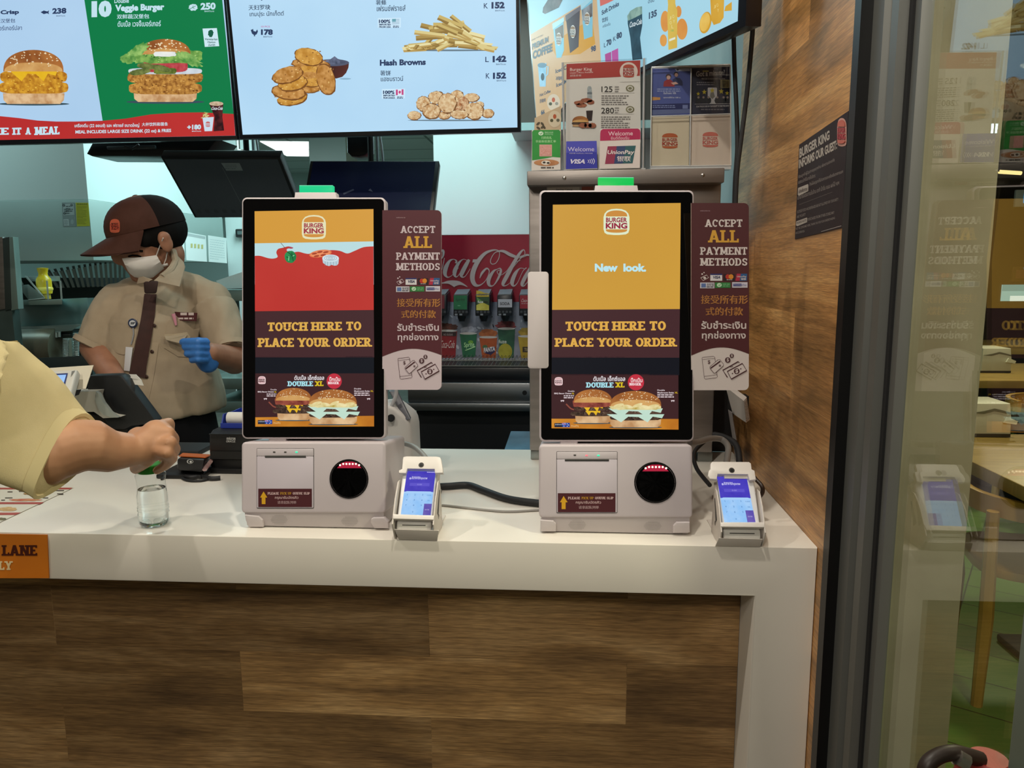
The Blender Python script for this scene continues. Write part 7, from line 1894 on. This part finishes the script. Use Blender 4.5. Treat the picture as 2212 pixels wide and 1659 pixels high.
# collar
col = M('#9a8a76', .8, c2='#8f7f6b', scale=20, spec=.2)
e2 = lambda x, y, d: PY(*crop('E')(x, y), d)
for pts in ([(1472, 1035, 2.165), (1560, 1130, 2.15), (1574, 1172, 2.13), (1526, 1338, 2.055), (1310, 1288, 2.035), (1395, 1215, 2.07), (1490, 1110, 2.125)],
            [(1180, 1262, 2.06), (1215, 1252, 2.05), (1298, 1280, 2.038), (1262, 1300, 2.034), (1165, 1318, 2.05)]):
    q = [e2(*p) for p in pts]; b = MB(); b.prism(q, (0, .006, 0), col, bev=.001); b.build('collar', cash)
b = MB(); b.tube([e2(1478, 1040, 2.17), e2(1500, 1120, 2.14), e2(1460, 1200, 2.10), e2(1380, 1262, 2.06)], .010, col, 10); b.build('collar_band', cash)
# tie, placket, buttons, pockets
TIE = M('#3d2420', .7, c2='#35201c', scale=40, spec=.25)
laid(shirt_bv, ([(1232, -22), (1228, 0), (1222, 60), (1200, 200), (1170, 340), (1140, 480), (1112, 620), (1100, 660)], [(1336, -18), (1334, 10), (1330, 60), (1322, 160), (1300, 300), (1276, 450), (1250, 600), (1240, 700)]), .006, TIE, 'tie', cash, grid=6, y=2.04)
b = MB(); b.hexa([e2(1225, 1298, 2.032), e2(1352, 1290, 2.032), e2(1335, 1400, 2.036), e2(1232, 1400, 2.036), e2(1225, 1296, 2.05), e2(1352, 1288, 2.05), e2(1335, 1400, 2.05), e2(1232, 1400, 2.05)], M('#2f1a17', .7), .005); b.build('tie_knot', cash)
laid(shirt_bv, ([(1322, 150), (1300, 420), (1262, 690), (1222, 900), (1245, 960)], [(1372, 120), (1352, 420), (1310, 700), (1270, 880), (1290, 985)]), .0015, SHIRT, 'placket', cash, grid=3)
for x, y in ((1318, 250), (1297, 472), (1250, 686), (1225, 898)):
    c = on(shirt_bv, *crop('F')(x, y), .004, 2.04); b = MB(); b.ball(c, (.0055, .002, .0055), M('#3a241c', .4), 12); b.build('button', cash)
laid(shirt_bv, ([(945, 175), (940, 260), (935, 350), (928, 440), (1010, 490)], [(1175, 190), (1170, 270), (1160, 360), (1140, 450), (1060, 500)]), .0025, SHIRT, 'pocket', cash, grid=6)
laid(shirt_bv, ([(1440, 205), (1420, 280), (1405, 360), (1400, 440), (1520, 515)], [(1715, 215), (1700, 290), (1690, 370), (1690, 450), (1600, 520)]), .0025, SHIRT, 'pocket', cash, grid=6)
P = Panel(on(shirt_bv, *crop('F')(1585, 172), .017, 2.03), (.0, -1, .05)); P.f = crop('F'); NT = M('#4a1f22', .4)
nt_ = [(1490, 132), (1682, 142), (1676, 212), (1512, 206)]
b = MB(); b.prism([P.p(*q) for q in nt_], -P.N * .002, NT); P.mb.merge(b.bm, NT); P.poly(nt_, NT, 1)
P.lines(1540, 140, 1660, 1, 1, 22, M('#c9b9b4', .5), 2, 3); P.lines(1520, 182, 1664, 1, 1, 14, M('#c9b9b4', .5), 2, 6); P.build('name_tag', cash)
pen = MB(); pen.tube([on(shirt_bv, *crop('F')(1478, 150), .016, 2.03), on(shirt_bv, *crop('F')(1492, 200), .008, 2.03), on(shirt_bv, *crop('F')(1502, 248), .005, 2.04)], [.0055, .0045, .003], M('#d08c9c', .45), 10)
tag(pen.build('pen'), 'pink pen clipped beside the cashier name tag', 'pen')
# badge reel and card hanging at the pocket
t = thing('badge_reel', 'round blue badge reel with a hanging white card', 'badge', on(shirt_bv, *crop('F')(1130, 232), .006, 2.04))
c = on(shirt_bv, *crop('F')(1132, 230), .009, 2.04); mt_ = V3((0, -1, 0)).to_track_quat('Z', 'Y').to_matrix()
b = MB(); b.lathe(c, [(.0125, -.004), (.0135, .001), (.0115, .003), (.0001, .003)], M('#26304c', .35), 24, mtx=mt_); b.build('reel', t)
P = Panel(c + V3((0, -.0034, 0)), (0, -1, 0)); P.f = crop('F'); P.ell(1130, 230, 27, 26, M('#c9cbd0', .5), 1); P.text('SSP', 1112, 220, 1150, 240, M('#20242c', .5), 2, .05, skew=4); P.build('emblem', t)
b = MB(); b.tube([on(shirt_bv, *crop('F')(x, y), .006, 2.04) for x, y in ((1135, 268), (1140, 320), (1130, 370), (1118, 410))], .0018, M('#8f9095', .4), 6); b.build('strap', t)
cardq = [on(shirt_bv, *crop('F')(x, y), .008, 2.04) for x, y in ((1072, 432), (1132, 436), (1104, 640), (1056, 634))]
b = MB(); b.prism(cardq, (0, .002, 0), M('#c3c2c6', .35), bev=.0005); b.build('id_card', t)
# --- apron-less trousers
b = MB(); TR_ = M('#0d0d10', .8, spec=.15)
wx = p_(372, 880, 2.175)
b.loft([[V3((wx.x + rx * math.cos(a), 2.178 + ry * math.sin(a), z)) for a in (2 * math.pi * j / 30 for j in range(30))] for z, rx, ry in ((wx.z + .01, .118, .105), (wx.z - .03, .124, .110), (.86, .136, .122), (.76, .145, .13))], TR_)
for k in (-1, 1): b.tube([V3((wx.x + k * .07, 2.18, .82)), V3((wx.x + k * .085, 2.17, .47)), V3((wx.x + k * .085, 2.20, .10))], [.095, .072, .06], TR_, 18)
nb = organic(b, .007, 4); nb.build('trousers', cash, 'black trousers')
for k in (-1, 1):
    b = MB(); b.ball((wx.x + k * .085, 2.13, .045), (.048, .12, .045), BLACK, 16); nb = organic(b, .006, 2)
    for v in nb.bm.verts: v.co.z = max(v.co.z, .002)
    nb.build('shoe', cash)
# --- cap
b = MB()
CM = Matrix.Translation(hd(-.006, 0, .028)) @ HM.to_4x4()
n1, n2 = 32, 10
ringsF = []
for j in range(n2 + 1):
    ph = math.pi / 2 * (j / n2) * 1.02 - .02; z = .090 * math.sin(max(ph, 0)) - (.0 if j else .006); r = max(math.cos(max(ph, 0)), .002) ** .85
    ringsF.append([CM @ V3((.112 * r * math.cos(a), .088 * r * math.sin(a), z)) for a in (2 * math.pi * k / n1 for k in range(n1))])
b.loft(ringsF, CAPB, cap=False); ik = b.mi(CAPK)
b.bm.faces.ensure_lookup_table()
inv = CM.inverted()
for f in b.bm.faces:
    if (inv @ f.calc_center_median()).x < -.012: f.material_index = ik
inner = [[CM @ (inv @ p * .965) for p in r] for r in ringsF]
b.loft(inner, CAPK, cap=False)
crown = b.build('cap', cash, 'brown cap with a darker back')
b = MB(); b.ball(CM @ V3((0, 0, .089)), (.009, .009, .005), CAPB, 12, HM); b.build('cap_button', crown)
b = MB(); R1, R2 = [], []
for j in range(9):
    t_ = j / 8; ra, rb = [], []
    for k in range(19):
        a = math.radians(-78 + 156 * k / 18)
        e = math.cos(a); L_ = .080 * max(e, 0) ** .6 * t_
        x = .110 * math.cos(a) + L_; y = .087 * math.sin(a) * (1 + .05 * t_)
        z = -.006 - .028 * t_ - .026 * (math.sin(a) ** 2) * t_
        ra.append(CM @ V3((x, y, z))); rb.append(CM @ V3((x, y, z - .004)))
    R1.append(ra); R2.append(rb)
b.loft([r + q[::-1] for r, q in zip(R1, R2)], CAPB); b.build('cap_bill', crown)
# emblem on the crown front
lg = [(crop('E')(975, 820))]
tmp = MB(); tmp.loft(ringsF, CAPB, cap=False); cap_bv = bvh_of(tmp)
b = MB()
Pc = Panel(on(cap_bv, *lg[0], .003, 2.08), -ray(*lg[0])); Pc.f = crop('E')
logo(Pc, 980, 820, 70, 100, M('#b5533a', .6), M('#a8402e', .6), 1, M('#b8583c', .6))
tmp.bm.free(); b.bm.free()
for v in Pc.mb.bm.verts:     # wrap the emblem onto the crown
    d = (v.co - CAM).normalized(); h = cap_bv.ray_cast(CAM, d)
    if h[0]: v.co = h[0] - d * (.0012 + max(0, (v.co - Pc.O).dot(Pc.N)))
Pc.build('cap_emblem', crown, 'orange burger emblem')
# hair below the cap
b = MB()
b.ball(hd(-.022, 0, .012), (.096, .082, .078), HAIR, 22, HM)
for s_2 in (-1, 1): b.ball(hd(.020, s_2 * .066, -.004), (.022, .016, .024), HAIR, 10, HM)
nb = organic(b, .005, 2)
for v in nb.bm.verts:
    q = HM.transposed() @ (v.co - hc)
    if q.x > .045: v.co -= fv * (q.x - .045)
nb.build('hair', cash)
# --- face mask
MASK = M('#cfcac5', .75, c2='#c8c2bd', scale=20, spec=.2)
top = [(1040, 1100), (1085, 1092), (1130, 1094), (1190, 1090), (1250, 1084), (1300, 1076), (1336, 1070)]
botm = [(1090, 1206), (1112, 1232), (1146, 1258), (1190, 1268), (1250, 1270), (1306, 1262), (1400, 1185)]
f = crop('E'); rows = []
for j in range(9):
    v_ = j / 8; row = []
    for (ax, ay), (bx, by) in zip(top, botm):
        px, py = f(ax + (bx - ax) * v_, ay + (by - ay) * v_)
        bulge = .012 + .018 * math.sin(math.pi * v_) ** .7
        row.append(on(head_bv, px, py, bulge, 2.07))
    rows.append(row)
# even out the depth so that the cloth hangs smoothly
for _ in range(6):
    dist = [[(p - CAM).length for p in r] for r in rows]
    for j in range(9):
        for k in range(7):
            nb_ = [dist[y][x] for y, x in ((j - 1, k), (j + 1, k), (j, k - 1), (j, k + 1)) if 0 <= y < 9 and 0 <= x < 7]
            rows[j][k] = CAM + (rows[j][k] - CAM).normalized() * (.5 * dist[j][k] + .5 * min(sum(nb_) / len(nb_), dist[j][k] + .004))
for j in (2, 4, 6):
    rows[j] = [p - (p - CAM).normalized() * .003 for p in rows[j]]
b = MB(); b.loft([r + [p + (p - CAM).normalized() * .003 for p in r][::-1] for r in rows], MASK); mk_ = b.build('face_mask', cash, 'white pleated face mask', ang=60)
for pts in ([(1335, 1072), (1362, 1000), (1392, 925)], [(1398, 1150), (1418, 1100), (1426, 1048)]):
    b = MB(); b.tube([on(head_bv, *f(*p), .006, 2.11) for p in pts], .0016, MASK, 6); b.build('ear_loop', mk_)
b = MB(); b.tube([on(head_bv, *f(*p), .010, 2.11) for p in ((1352, 1168), (1392, 1160), (1432, 1148))], .004, MASK, 6); b.build('mask_fold', mk_)
# closed eyes and brows under the bill
for pts, r in (([(1095, 1082), (1130, 1072), (1170, 1074), (1205, 1084)], .0022), ([(1120, 1050), (1170, 1034), (1220, 1036)], .003)):
    b = MB(); b.tube([on(head_bv, *f(*p), .002, 2.10) for p in pts], r, HAIR, 6); b.build('eyelash' if r < .0025 else 'eyebrow', cash)
# --- blue glove closed on a folded paper bag
GLV = M('#3f78c0', .45, c2='#376eb5', scale=40, spec=.4, bump=.15, bscale=200)
b = MB()
g2 = lambda x, y, d: PY(*crop('F')(x, y), d)
b.ball(g2(1700, 460, 1.985), (.030, .022, .036), GLV, 16)
for y0, y1, x1, r in ((392, 388, 1570, .0118), (437, 432, 1582, .0122), (490, 490, 1600, .0118), (540, 545, 1640, .0105)):
    kn, pip, tip = g2(1752, y0, 1.975), g2(1690, y0 - 4, 1.945), g2(x1, y1, 1.955)
    b.cone(kn, pip, r * 1.08, r, GLV, 10); b.cone(pip, tip, r, r * .86, GLV, 10)
b.cone(g2(1690, 400, 1.99), g2(1560, 392, 1.975), .013, .010, GLV, 10)
b.cone(g2(1735, 500, 1.99), g2(1775, 565, 2.01), .030, .029, GLV, 14); b.cone(g2(1740, 540, 1.995), g2(1755, 590, 2.0), .018, .012, GLV, 10)
nb = organic(b, .0028, 2); nb.build('glove', cash, 'blue disposable glove')
NAP = M('#b9a88f', .8, c2='#ab9a82', scale=30)
nh = lambda x, y, h: on(shirt_bv, *crop('F')(x, y), h, 1.97)
b = MB()
for pts, m in (([(1400, 325, .022), (1480, 322, .03), (1596, 306, .034), (1624, 350, .036), (1566, 404, .03), (1500, 384, .026), (1412, 376, .02)], NAP), ([(1404, 340, .028), (1530, 330, .040), (1600, 326, .04), (1548, 404, .036), (1420, 372, .026)], M('#c4b49c', .8))):
    q = [nh(*p) for p in pts]; n = len(q); k = [v + (v - CAM).normalized() * .003 for v in q]
    b.add(q + k, [tuple(range(n)), tuple(range(2 * n - 1, n - 1, -1))] + [(i, (i + 1) % n, (i + 1) % n + n, i + n) for i in range(n)], m)
b.bm.normal_update(); tag(b.build('paper_napkin'), 'folded brown paper in the blue gloved hand', 'napkin')

# ------------------------------------------------ bottle and customer
bc = PZ(334, 1134, ZT); bc = V3((bc.x, bc.y, ZT))
BT = PANE('bottle_plastic', (.965, .98, .975, 1), .8, 1.4)
t = thing('water_bottle', 'small clear water bottle with a green cap, on the counter', 'bottle', bc)
prof = [(.0005, .002), (.014, .001), (.021, .002), (.0245, .007), (.0248, .018), (.0242, .021), (.0252, .024), (.0244, .0275), (.0252, .031), (.0246, .036), (.0250, .048), (.0248, .056), (.0236, .064), (.0228, .072), (.0232, .080), (.0244, .088), (.0248, .0915), (.0236, .094), (.0205, .0955), (.0195, .1)]
b = MB(); b.lathe(bc, prof, BT, 36, cap=False); bb = b.build('bottle_body', t)
b = MB()
for k in range(7):
    a = 2 * math.pi * k / 7; b.ball(bc + V3((.014 * math.cos(a), .014 * math.sin(a), .0055)), (.0055, .0055, .0045), BT, 10)
for z in (.0225, .0295, .0345): b.lathe(bc, [(.0246, z - .0007), (.0256, z), (.0246, z + .0007)], BT, 36, cap=False)
b.build('molded_ribs', bb)
b = MB(); wp = [(.0005, .0026)] + [(max(r - .0008, .0005), z + .0002) for r, z in prof[1:13]] + [(.0222, .0665), (.0005, .0665)]
b.lathe(bc, wp, LIQ('water', (1, 1, 1, 1), 1.33), 36); b.build('water', t)
b = MB(); b.lathe(bc, [(.0005, .0958), (.0205, .0958), (.0208, .097), (.0206, .109), (.0195, .1105), (.0005, .111)], M('#35a83a', .35, spec=.5), 36)
for k in range(36):
    a = 2 * math.pi * k / 36; b.tube([bc + V3((.0206 * math.cos(a), .0206 * math.sin(a), .0985)), bc + V3((.0206 * math.cos(a), .0206 * math.sin(a), .1085))], .0009, M('#35a83a', .35, spec=.5), 5)
b.build('bottle_cap', t)
cust = thing('person', 'customer in a cream shirt reaching for the bottle cap', 'person', V3((-1.18, .78, 0)))
YS = M('#e0d0a0', .85, c2='#d8c896', scale=16, bump=.25, bscale=900, spec=.15)
S0, S1, S2 = p_(-150, 805, .93), p_(0, 893, 1.0), p_(122, 978, 1.055)
E0 = p_(95, 985, 1.045); WR = p_(292, 972, 1.145)
b = MB()
bx, by = -1.20, .80
b.tube([V3((bx, by, .86)), V3((bx, by, 1.02)), V3((bx, by, 1.18)), V3((bx, by, 1.32)), V3((bx, by, 1.42))], [.13, .125, .13, .125, .06], SKINC, 24)
sh = V3((-1.06, .86, 1.33)); b.cone(V3((bx, by, 1.33)), sh, .085, .07, SKINC); b.cone(V3((bx, by, 1.33)), V3((-1.36, .72, 1.33)), .085, .07, SKINC)
b.cone(sh, E0, .058, .046, SKINC)
b.tube([E0, p_(165, 962, 1.075), p_(200, 962, 1.09), p_(240, 975, 1.115), WR], [.043, .0425, .040, .0335, .0255], SKINC, 20); b.ball(E0, .044, SKINC)
# a fist closed over the cap: palm, four bent fingers, thumb
ct = bc + V3((0, 0, .104))
k0 = p_(335, 958, 1.165)
b.ball(p_(318, 962, 1.158), (.032, .026, .030), SKINC, 16); b.ball(p_(340, 950, 1.17), (.030, .028, .034), SKINC, 16); b.ball(p_(300, 945, 1.165), (.020, .02, .018), SKINC, 12)
b.cone(WR, p_(325, 962, 1.162), .0255, .028, SKINC)
KN_ = [p_(349, 921, 1.190), p_(362, 936, 1.165), p_(367, 956, 1.150), p_(362, 978, 1.142)]
PI_ = [p_(364, 915, 1.222), p_(374, 948, 1.200), p_(377, 970, 1.180), p_(372, 990, 1.165)]
TI_ = [ct + V3((.014, .020, .004)), ct + V3((.022, .010, .002)), ct + V3((.024, -.003, .000)), ct + V3((.020, -.014, -.002))]
for kn, pi, ti, r in zip(KN_, PI_, TI_, (.0108, .0108, .0102, .0092)):
    base = p_(318, 962, 1.158).lerp(kn, .35)
    b.cone(base, kn, .014, r * 1.15, SKINC, 10); b.cone(kn, pi, r * 1.12, r, SKINC, 10); b.cone(pi, pi.lerp(ti, .6) + V3((.004, 0, .0)), r, r * .92, SKINC, 10); b.cone(pi.lerp(ti, .6) + V3((.004, 0, 0)), ti, r * .92, r * .8, SKINC, 10)
th0, th1, th2 = p_(300, 978, 1.150), p_(318, 992, 1.158), ct + V3((-.018, -.012, .001))
b.cone(th0, th1, .0165, .013, SKINC, 10); b.cone(th1, th2, .013, .0105, SKINC, 10)
# head and legs, out of the picture's edge
b.cone(V3((bx, by, 1.40)), V3((bx + .01, by + .02, 1.50)), .058, .052, SKINC)
b.ball((bx + .02, by + .03, 1.61), (.078, .098, .115), SKINC, 20); b.ball((bx + .03, by + .08, 1.56), (.055, .055, .065), SKINC, 16); b.ball((bx + .04, by + .135, 1.58), (.013, .018, .022), SKINC, 10)
b.ball((bx - .055, by + .02, 1.6), (.01, .02, .03), SKINC, 10); b.ball((bx + .095, by + .02, 1.6), (.01, .02, .03), SKINC, 10)
for k in (-1, 1): b.cone(V3((bx + k * .075, by, .84)), V3((bx + k * .10, by, .48)), .068, .058, SKINC); b.cone(V3((bx + k * .10, by, .48)), V3((bx + k * .10, by - .03, .08)), .055, .04, SKINC); b.cone(V3((bx + k * .10, by - .03, .045)), V3((bx + k * .11, by + .15, .035)), .04, .032, SKINC)
b.cone(V3((-1.36, .72, 1.33)), V3((-1.44, .74, 1.05)), .055, .045, SKINC); b.cone(V3((-1.44, .74, 1.05)), V3((-1.42, .86, .84)), .042, .03, SKINC); b.ball((-1.415, .89, .79), (.025, .035, .05), SKINC, 12)
nb = organic(b, .0034, 3); nb.build('body', cust)
# shirt with a wide hanging sleeve
b = MB()
b.tube([V3((bx, by, .80)), V3((bx, by, 1.0)), V3((bx, by, 1.2)), V3((bx, by, 1.33)), V3((bx, by, 1.40))], [.165, .16, .165, .15, .075], YS, 28)
b.cone(V3((bx, by, 1.33)), V3((-1.06, .87, 1.33)), .10, .088, YS); b.cone(V3((bx, by, 1.33)), V3((-1.37, .72, 1.33)), .10, .085, YS)
b.cone(V3((-1.37, .72, 1.33)), V3((-1.42, .735, 1.10)), .075, .072, YS)
b.tube([V3((-1.06, .87, 1.32)), S0, S0.lerp(S1, .4)], [.095, .098, .088], YS, 24)
S3 = p_(132, 984, 1.06)
ax_ = (S2 - S1).normalized(); upv = V3((0, 0, 1)); sx_ = ax_.cross(upv).normalized(); uy_ = sx_.cross(ax_)
# the hem leans: its top reaches further than its lower tip
tp_, lo_ = p_(172, 893, 1.085), p_(93, 1072, 1.02)
hc_ = (tp_ + lo_) / 2; hu = (tp_ - lo_) / 2
hem = [hc_ + hu * math.sin(a) + V3((.006 * math.cos(a) * 0, .060 * math.cos(a), .0)) + ax_ * .012 * math.cos(a) ** 2 for a in (2 * math.pi * j / 28 for j in range(28))]
ring0 = [S0.lerp(S1, .3) + uy_ * .091 * math.sin(a) + V3((0, .092 * math.cos(a), 0)) for a in (2 * math.pi * j / 28 for j in range(28))]
ring1 = [S1 + uy_ * .084 * math.sin(a) + V3((0, .082 * math.cos(a), 0)) for a in (2 * math.pi * j / 28 for j in range(28))]
b.loft([ring0, ring1, [p.lerp(q, .5) * 1.0 for p, q in zip(ring1, hem)], hem], YS)
nb = organic(b, .005, 5, (.005, 7, (1, 1, 1)))
nb.build('shirt', cust, 'cream yellow short sleeved shirt')
b = MB(); o_ = [hc_ + (p - hc_) * 1.0 - ax_ * .016 for p in hem]; o2 = [hc_ + (p - hc_) * 1.012 + ax_ * .002 for p in hem]; i2 = [hc_ + (p - hc_) * .93 + ax_ * .002 for p in hem]; i3 = [hc_ + (p - hc_) * .90 - ax_ * .012 for p in hem]
b.loft([o_, o2, i2, i3], M('#dacb9a', .85, spec=.15), cap=False); b.build('sleeve_hem', cust)
b = MB(); b.ball((bx + .015, by + .01, 1.645), (.088, .105, .095), HAIR, 20); nb = organic(b, .006, 2)
for v in nb.bm.verts:
    if v.co.y > by + .085 and v.co.z < 1.66: v.co.y = by + .085
nb.build('hair', cust)
b = MB()
b.loft([[V3((bx + rx * math.cos(a), by + ry * math.sin(a), z)) for a in (2 * math.pi * j / 26 for j in range(26))] for z, rx, ry in ((.95, .155, .14), (.84, .165, .15), (.78, .16, .14))], M('#23262e', .8))
for k in (-1, 1): b.tube([V3((bx + k * .085, by, .84)), V3((bx + k * .1, by, .48)), V3((bx + k * .1, by - .03, .09))], [.1, .075, .06], M('#23262e', .8), 18)
nb = organic(b, .008, 3); nb.build('trousers', cust)
for k in (-1, 1):
    b = MB(); b.ball((bx + k * .105, by + .055, .05), (.052, .135, .05), M('#c9c6c0', .6), 16); nb = organic(b, .007, 2)
    for v in nb.bm.verts: v.co.z = max(v.co.z, .001)
    nb.build('shoe', cust)

# ================================================ dining room beyond the glass
TW = M('#a98b4c', .4, c2='#94783e', scale=5, stretch=(1, 8, 1)); TWD = M('#8a6a34', .45, c2='#7a5c2c', scale=6, stretch=(6, 1, 1))
LEGK = M('#15191a', .5)


def dtable(label, x0, y0, x1, y1, z=.75):
    t = thing('dining_table', label, 'table', V3(((x0 + x1) / 2, (y0 + y1) / 2, 0)), 'wooden tables in the dining room')
    b = MB(); b.box((x0, y0, z - .045), (x1, y1, z), TW, .004); b.build('tabletop', t)
    cx, cy = (x0 + x1) / 2, (y0 + y1) / 2
    b = MB(); b.box((cx - .05, cy - .05, .03), (cx + .05, cy + .05, z - .046), LEGK, .004); b.build('pedestal', t)
    b = MB(); b.box((cx - .27, cy - .27, 0), (cx + .27, cy + .27, .03), LEGK, .01); b.build('base', t)
    return t


a = PZ(2100, 1007, .75)
dtable('near wooden table behind the glass, with the larger dispenser', a.x + .03, a.y - .45, a.x + 1.1, a.y + .5)
c4 = PZ(2125, 822, .75)
dtable('middle wooden table behind the glass, carrying the farther dispenser', c4.x - .45, c4.y, c4.x + 1.0, c4.y + .8)
c6 = PZ(2160, 752, .75)
dtable('farthest wooden table near the dark rear wall', c6.x, c6.y - .05, c6.x + 1.2, min(c6.y + .7, 7.2))


def napkin(label, p, s=1.0):
    t = thing('napkin_dispenser', label, 'napkin dispenser', p, 'white napkin dispensers')
    w_, d_, h = .075 * s, .16 * s, .13 * s
    b = MB(); b.prism([p + V3((x, 0, z)) for x, z in ((-w_, .012), (w_, .012), (w_ * .98, h * .55), (w_ * .86, h), (-w_, h))], (0, d_, 0), M('#c6c1ad', .5), bev=.004); b.build('case', t)
    b = MB(); b.prism([p + V3((x, -.001, z)) for x, z in ((-w_, h * .72), (-w_ * .4, h * .70), (w_ * .1, h * .78), (w_ * .5, h * .74), (w_ * .9, h * .68), (w_ * .9, h * .74), (w_ * .4, h * .82), (w_ * .1, h * .86), (-w_ * .4, h * .78))], (0, -.0015, 0), M('#6d6a55', .5)); b.build('wave_print', t)
    b = MB(); b.prism([p + V3((x, -.002, z)) for x, z in ((w_ * .55, h * .45), (w_ * 1.15, h * .4), (w_ * 1.2, h * .5), (w_ * .7, h * .62))], (0, -.01, 0), M('#d8d4c0', .7)); b.build('napkin', t)
    b = MB(); b.box((p.x - w_, p.y, p.z + .001), (p.x + w_, p.y + d_, p.z + .013), M('#3a3022', .6)); b.build('base', t)


p = PZ(2138, 945, .75); napkin('napkin dispenser on the near table edge', V3((p.x, p.y, .751)), 1.0)
p = PZ(2144, 806, .75); napkin('napkin dispenser on the middle table edge', V3((p.x + .02, p.y, .751)), 1.15)


def chair(label, x, y, rot):
    t = thing('dining_chair', label, 'chair', V3((x, y, 0)), 'wooden dining chairs')
    Rz = Matrix.Rotation(rot, 3, 'Z'); P0 = V3((x, y, 0))
    g = lambda a, b_, c_: P0 + Rz @ V3((a, b_, c_))
    CW = M('#b08a3c', .4, c2='#a07a32', scale=8)
    b = MB(); b.prism([g(.21 * (abs(math.cos(q)) ** .6) * (1 if math.cos(q) > 0 else -1), .21 * (abs(math.sin(q)) ** .6) * (1 if math.sin(q) > 0 else -1), .43) for q in (2 * math.pi * j / 28 for j in range(28))], (0, 0, .03), CW, bev=.006); b.build('seat', t)
    for sx, sy in ((-1, -1), (1, -1), (-1, 1), (1, 1)):
        top = .65 if sy < 0 else .43
        b = MB(); b.tube([g(sx * .185, sy * .19, 0), g(sx * .18, sy * .185, .3), g(sx * .19, sy * .195, top)], [.017, .022, .018], CW, 10); b.build('leg', t)
    b = MB(); R = []
    for k in range(15):
        q = math.pi + math.pi * k / 14
        for_ = []
        c = (.235 * math.cos(q), -.02 + .235 * math.sin(q))
        R.append([g(c[0] * k2, c[1] * k2, z) for k2, z in ((.94, .63), (1.03, .63), (1.03, .69), (.94, .69))])
    b.loft(R, CW); b.build('back_rail', t)
    return t


fp = PZ(2135, 1525, 0)
chair('near wooden chair with a curved back rail', fp.x + .19, fp.y + .14, -.25)
chair('wooden chair half hidden behind the middle table', c4.x + .25, c4.y - .30, math.pi + .2)
# far wall: framed picture, serving hatch, wall lamp, small screen
yf = 7.598
P0 = PY(2186, 591, yf)
t = thing('framed_picture', 'small framed picture on the far dark wall', 'picture', P0)
c0, c1 = PY(2186, 576, yf), PY(2230, 608, yf)
b = MB(); b.box((c0.x, yf - .02, c1.z), (c1.x, yf, c0.z), M('#6a4a2c', .5), .003); b.build('frame', t)
b = MB(); b.box((c0.x + .03, yf - .022, c1.z + .03), (c1.x - .03, yf - .0205, c0.z - .03), M('#a56a58', .6, c2='#8f5444', scale=8)); b.build('print', t)
c0, c1 = PY(2164, 615, yf), PY(2260, 650, yf)
t = thing('serving_hatch', 'lit serving hatch opening in the far dark wall', 'hatch', (c0 + c1) / 2)
b = MB(); b.box((c0.x, yf - .01, c1.z), (c1.x, yf, c0.z), E('#9fd0cc', .8)); b.build('lit_opening', t)
b = MB(); zl = c0.z - .06; b.box((c0.x + .08, yf - .02, c1.z), (c0.x + .26, yf - .011, c1.z + .05), E('#e6f6f2', 1.0)); b.box((c0.x, yf - .016, zl), (c1.x, yf - .011, c0.z), E('#7fb5b4', .7)); b.build('back_shelf', t)
c0, c1 = PY(2158, 371, 6.8), PY(2206, 374, 6.8)
t = thing('wall_lamp', 'thin glowing warm lamp strip in the dining room', 'lamp', (c0 + c1) / 2)
b = MB(); b.tube([c0, c1], .016, E('#ffdf9a', 1.6), 8); b.build('tube', t)
b = MB()
for c in (c0, c1): b.tube([c, V3((c.x, c.y, 2.65))], .006, BLACKM, 6)
b.build('hanger', t)
c0, c1 = PY(2196, 410, 6.5), PY(2260, 446, 6.5)
t = thing('wall_screen', 'small blue lit screen beyond the glass', 'screen', (c0 + c1) / 2)
b = MB(); b.box((c0.x, 6.5, c1.z), (c1.x, 6.53, c0.z), M('#8f9698', .4), .004); b.build('case', t)
b = MB(); b.box((c0.x + .06, 6.494, c1.z + .03), (c1.x - .02, 6.4995, c0.z - .03), E('#3f9fe0', 1.0)); b.build('display', t)
b = MB(); b.box(((c0.x + c1.x) / 2 - .02, 6.51, c0.z), ((c0.x + c1.x) / 2 + .02, 6.55, 2.65), BLACKM); b.build('ceiling_arm', t)
# fire extinguisher standing inside beside the glass: black hose, red top
px_ = PY(2135, 1640, .74)
t = thing('fire_extinguisher', 'red canister with a black hose at the bottom right corner', 'fire extinguisher', V3((px_.x, .74, 0)))
RD = M('#7d120c', .45)
zt = PY(2135, 1636, .74).z
b = MB(); b.lathe((px_.x, .74, 0), [(.001, 0), (.036, 0), (.038, .01), (.038, zt - .06), (.03, zt - .025), (.022, zt - .006), (.018, zt), (.001, zt)], RD, 28); b.build('cylinder', t)
hs = [PY(*q, d) for q, d in (((2118, 1640), .735), ((2090, 1632), .73), ((2058, 1626), .725), ((2025, 1634), .72), ((2002, 1655), .715), ((1992, 1700), .712))]
b = MB(); b.tube(spline([tuple(q) for q in hs], 6), .0078, M('#241812', .45), 12); b.build('hose', t)
b = MB(); b.tube([PY(2066, 1634, .722), PY(2086, 1646, .722)], .0086, M('#b5b0a4', .25, .9), 10); b.build('metal_clip', t)
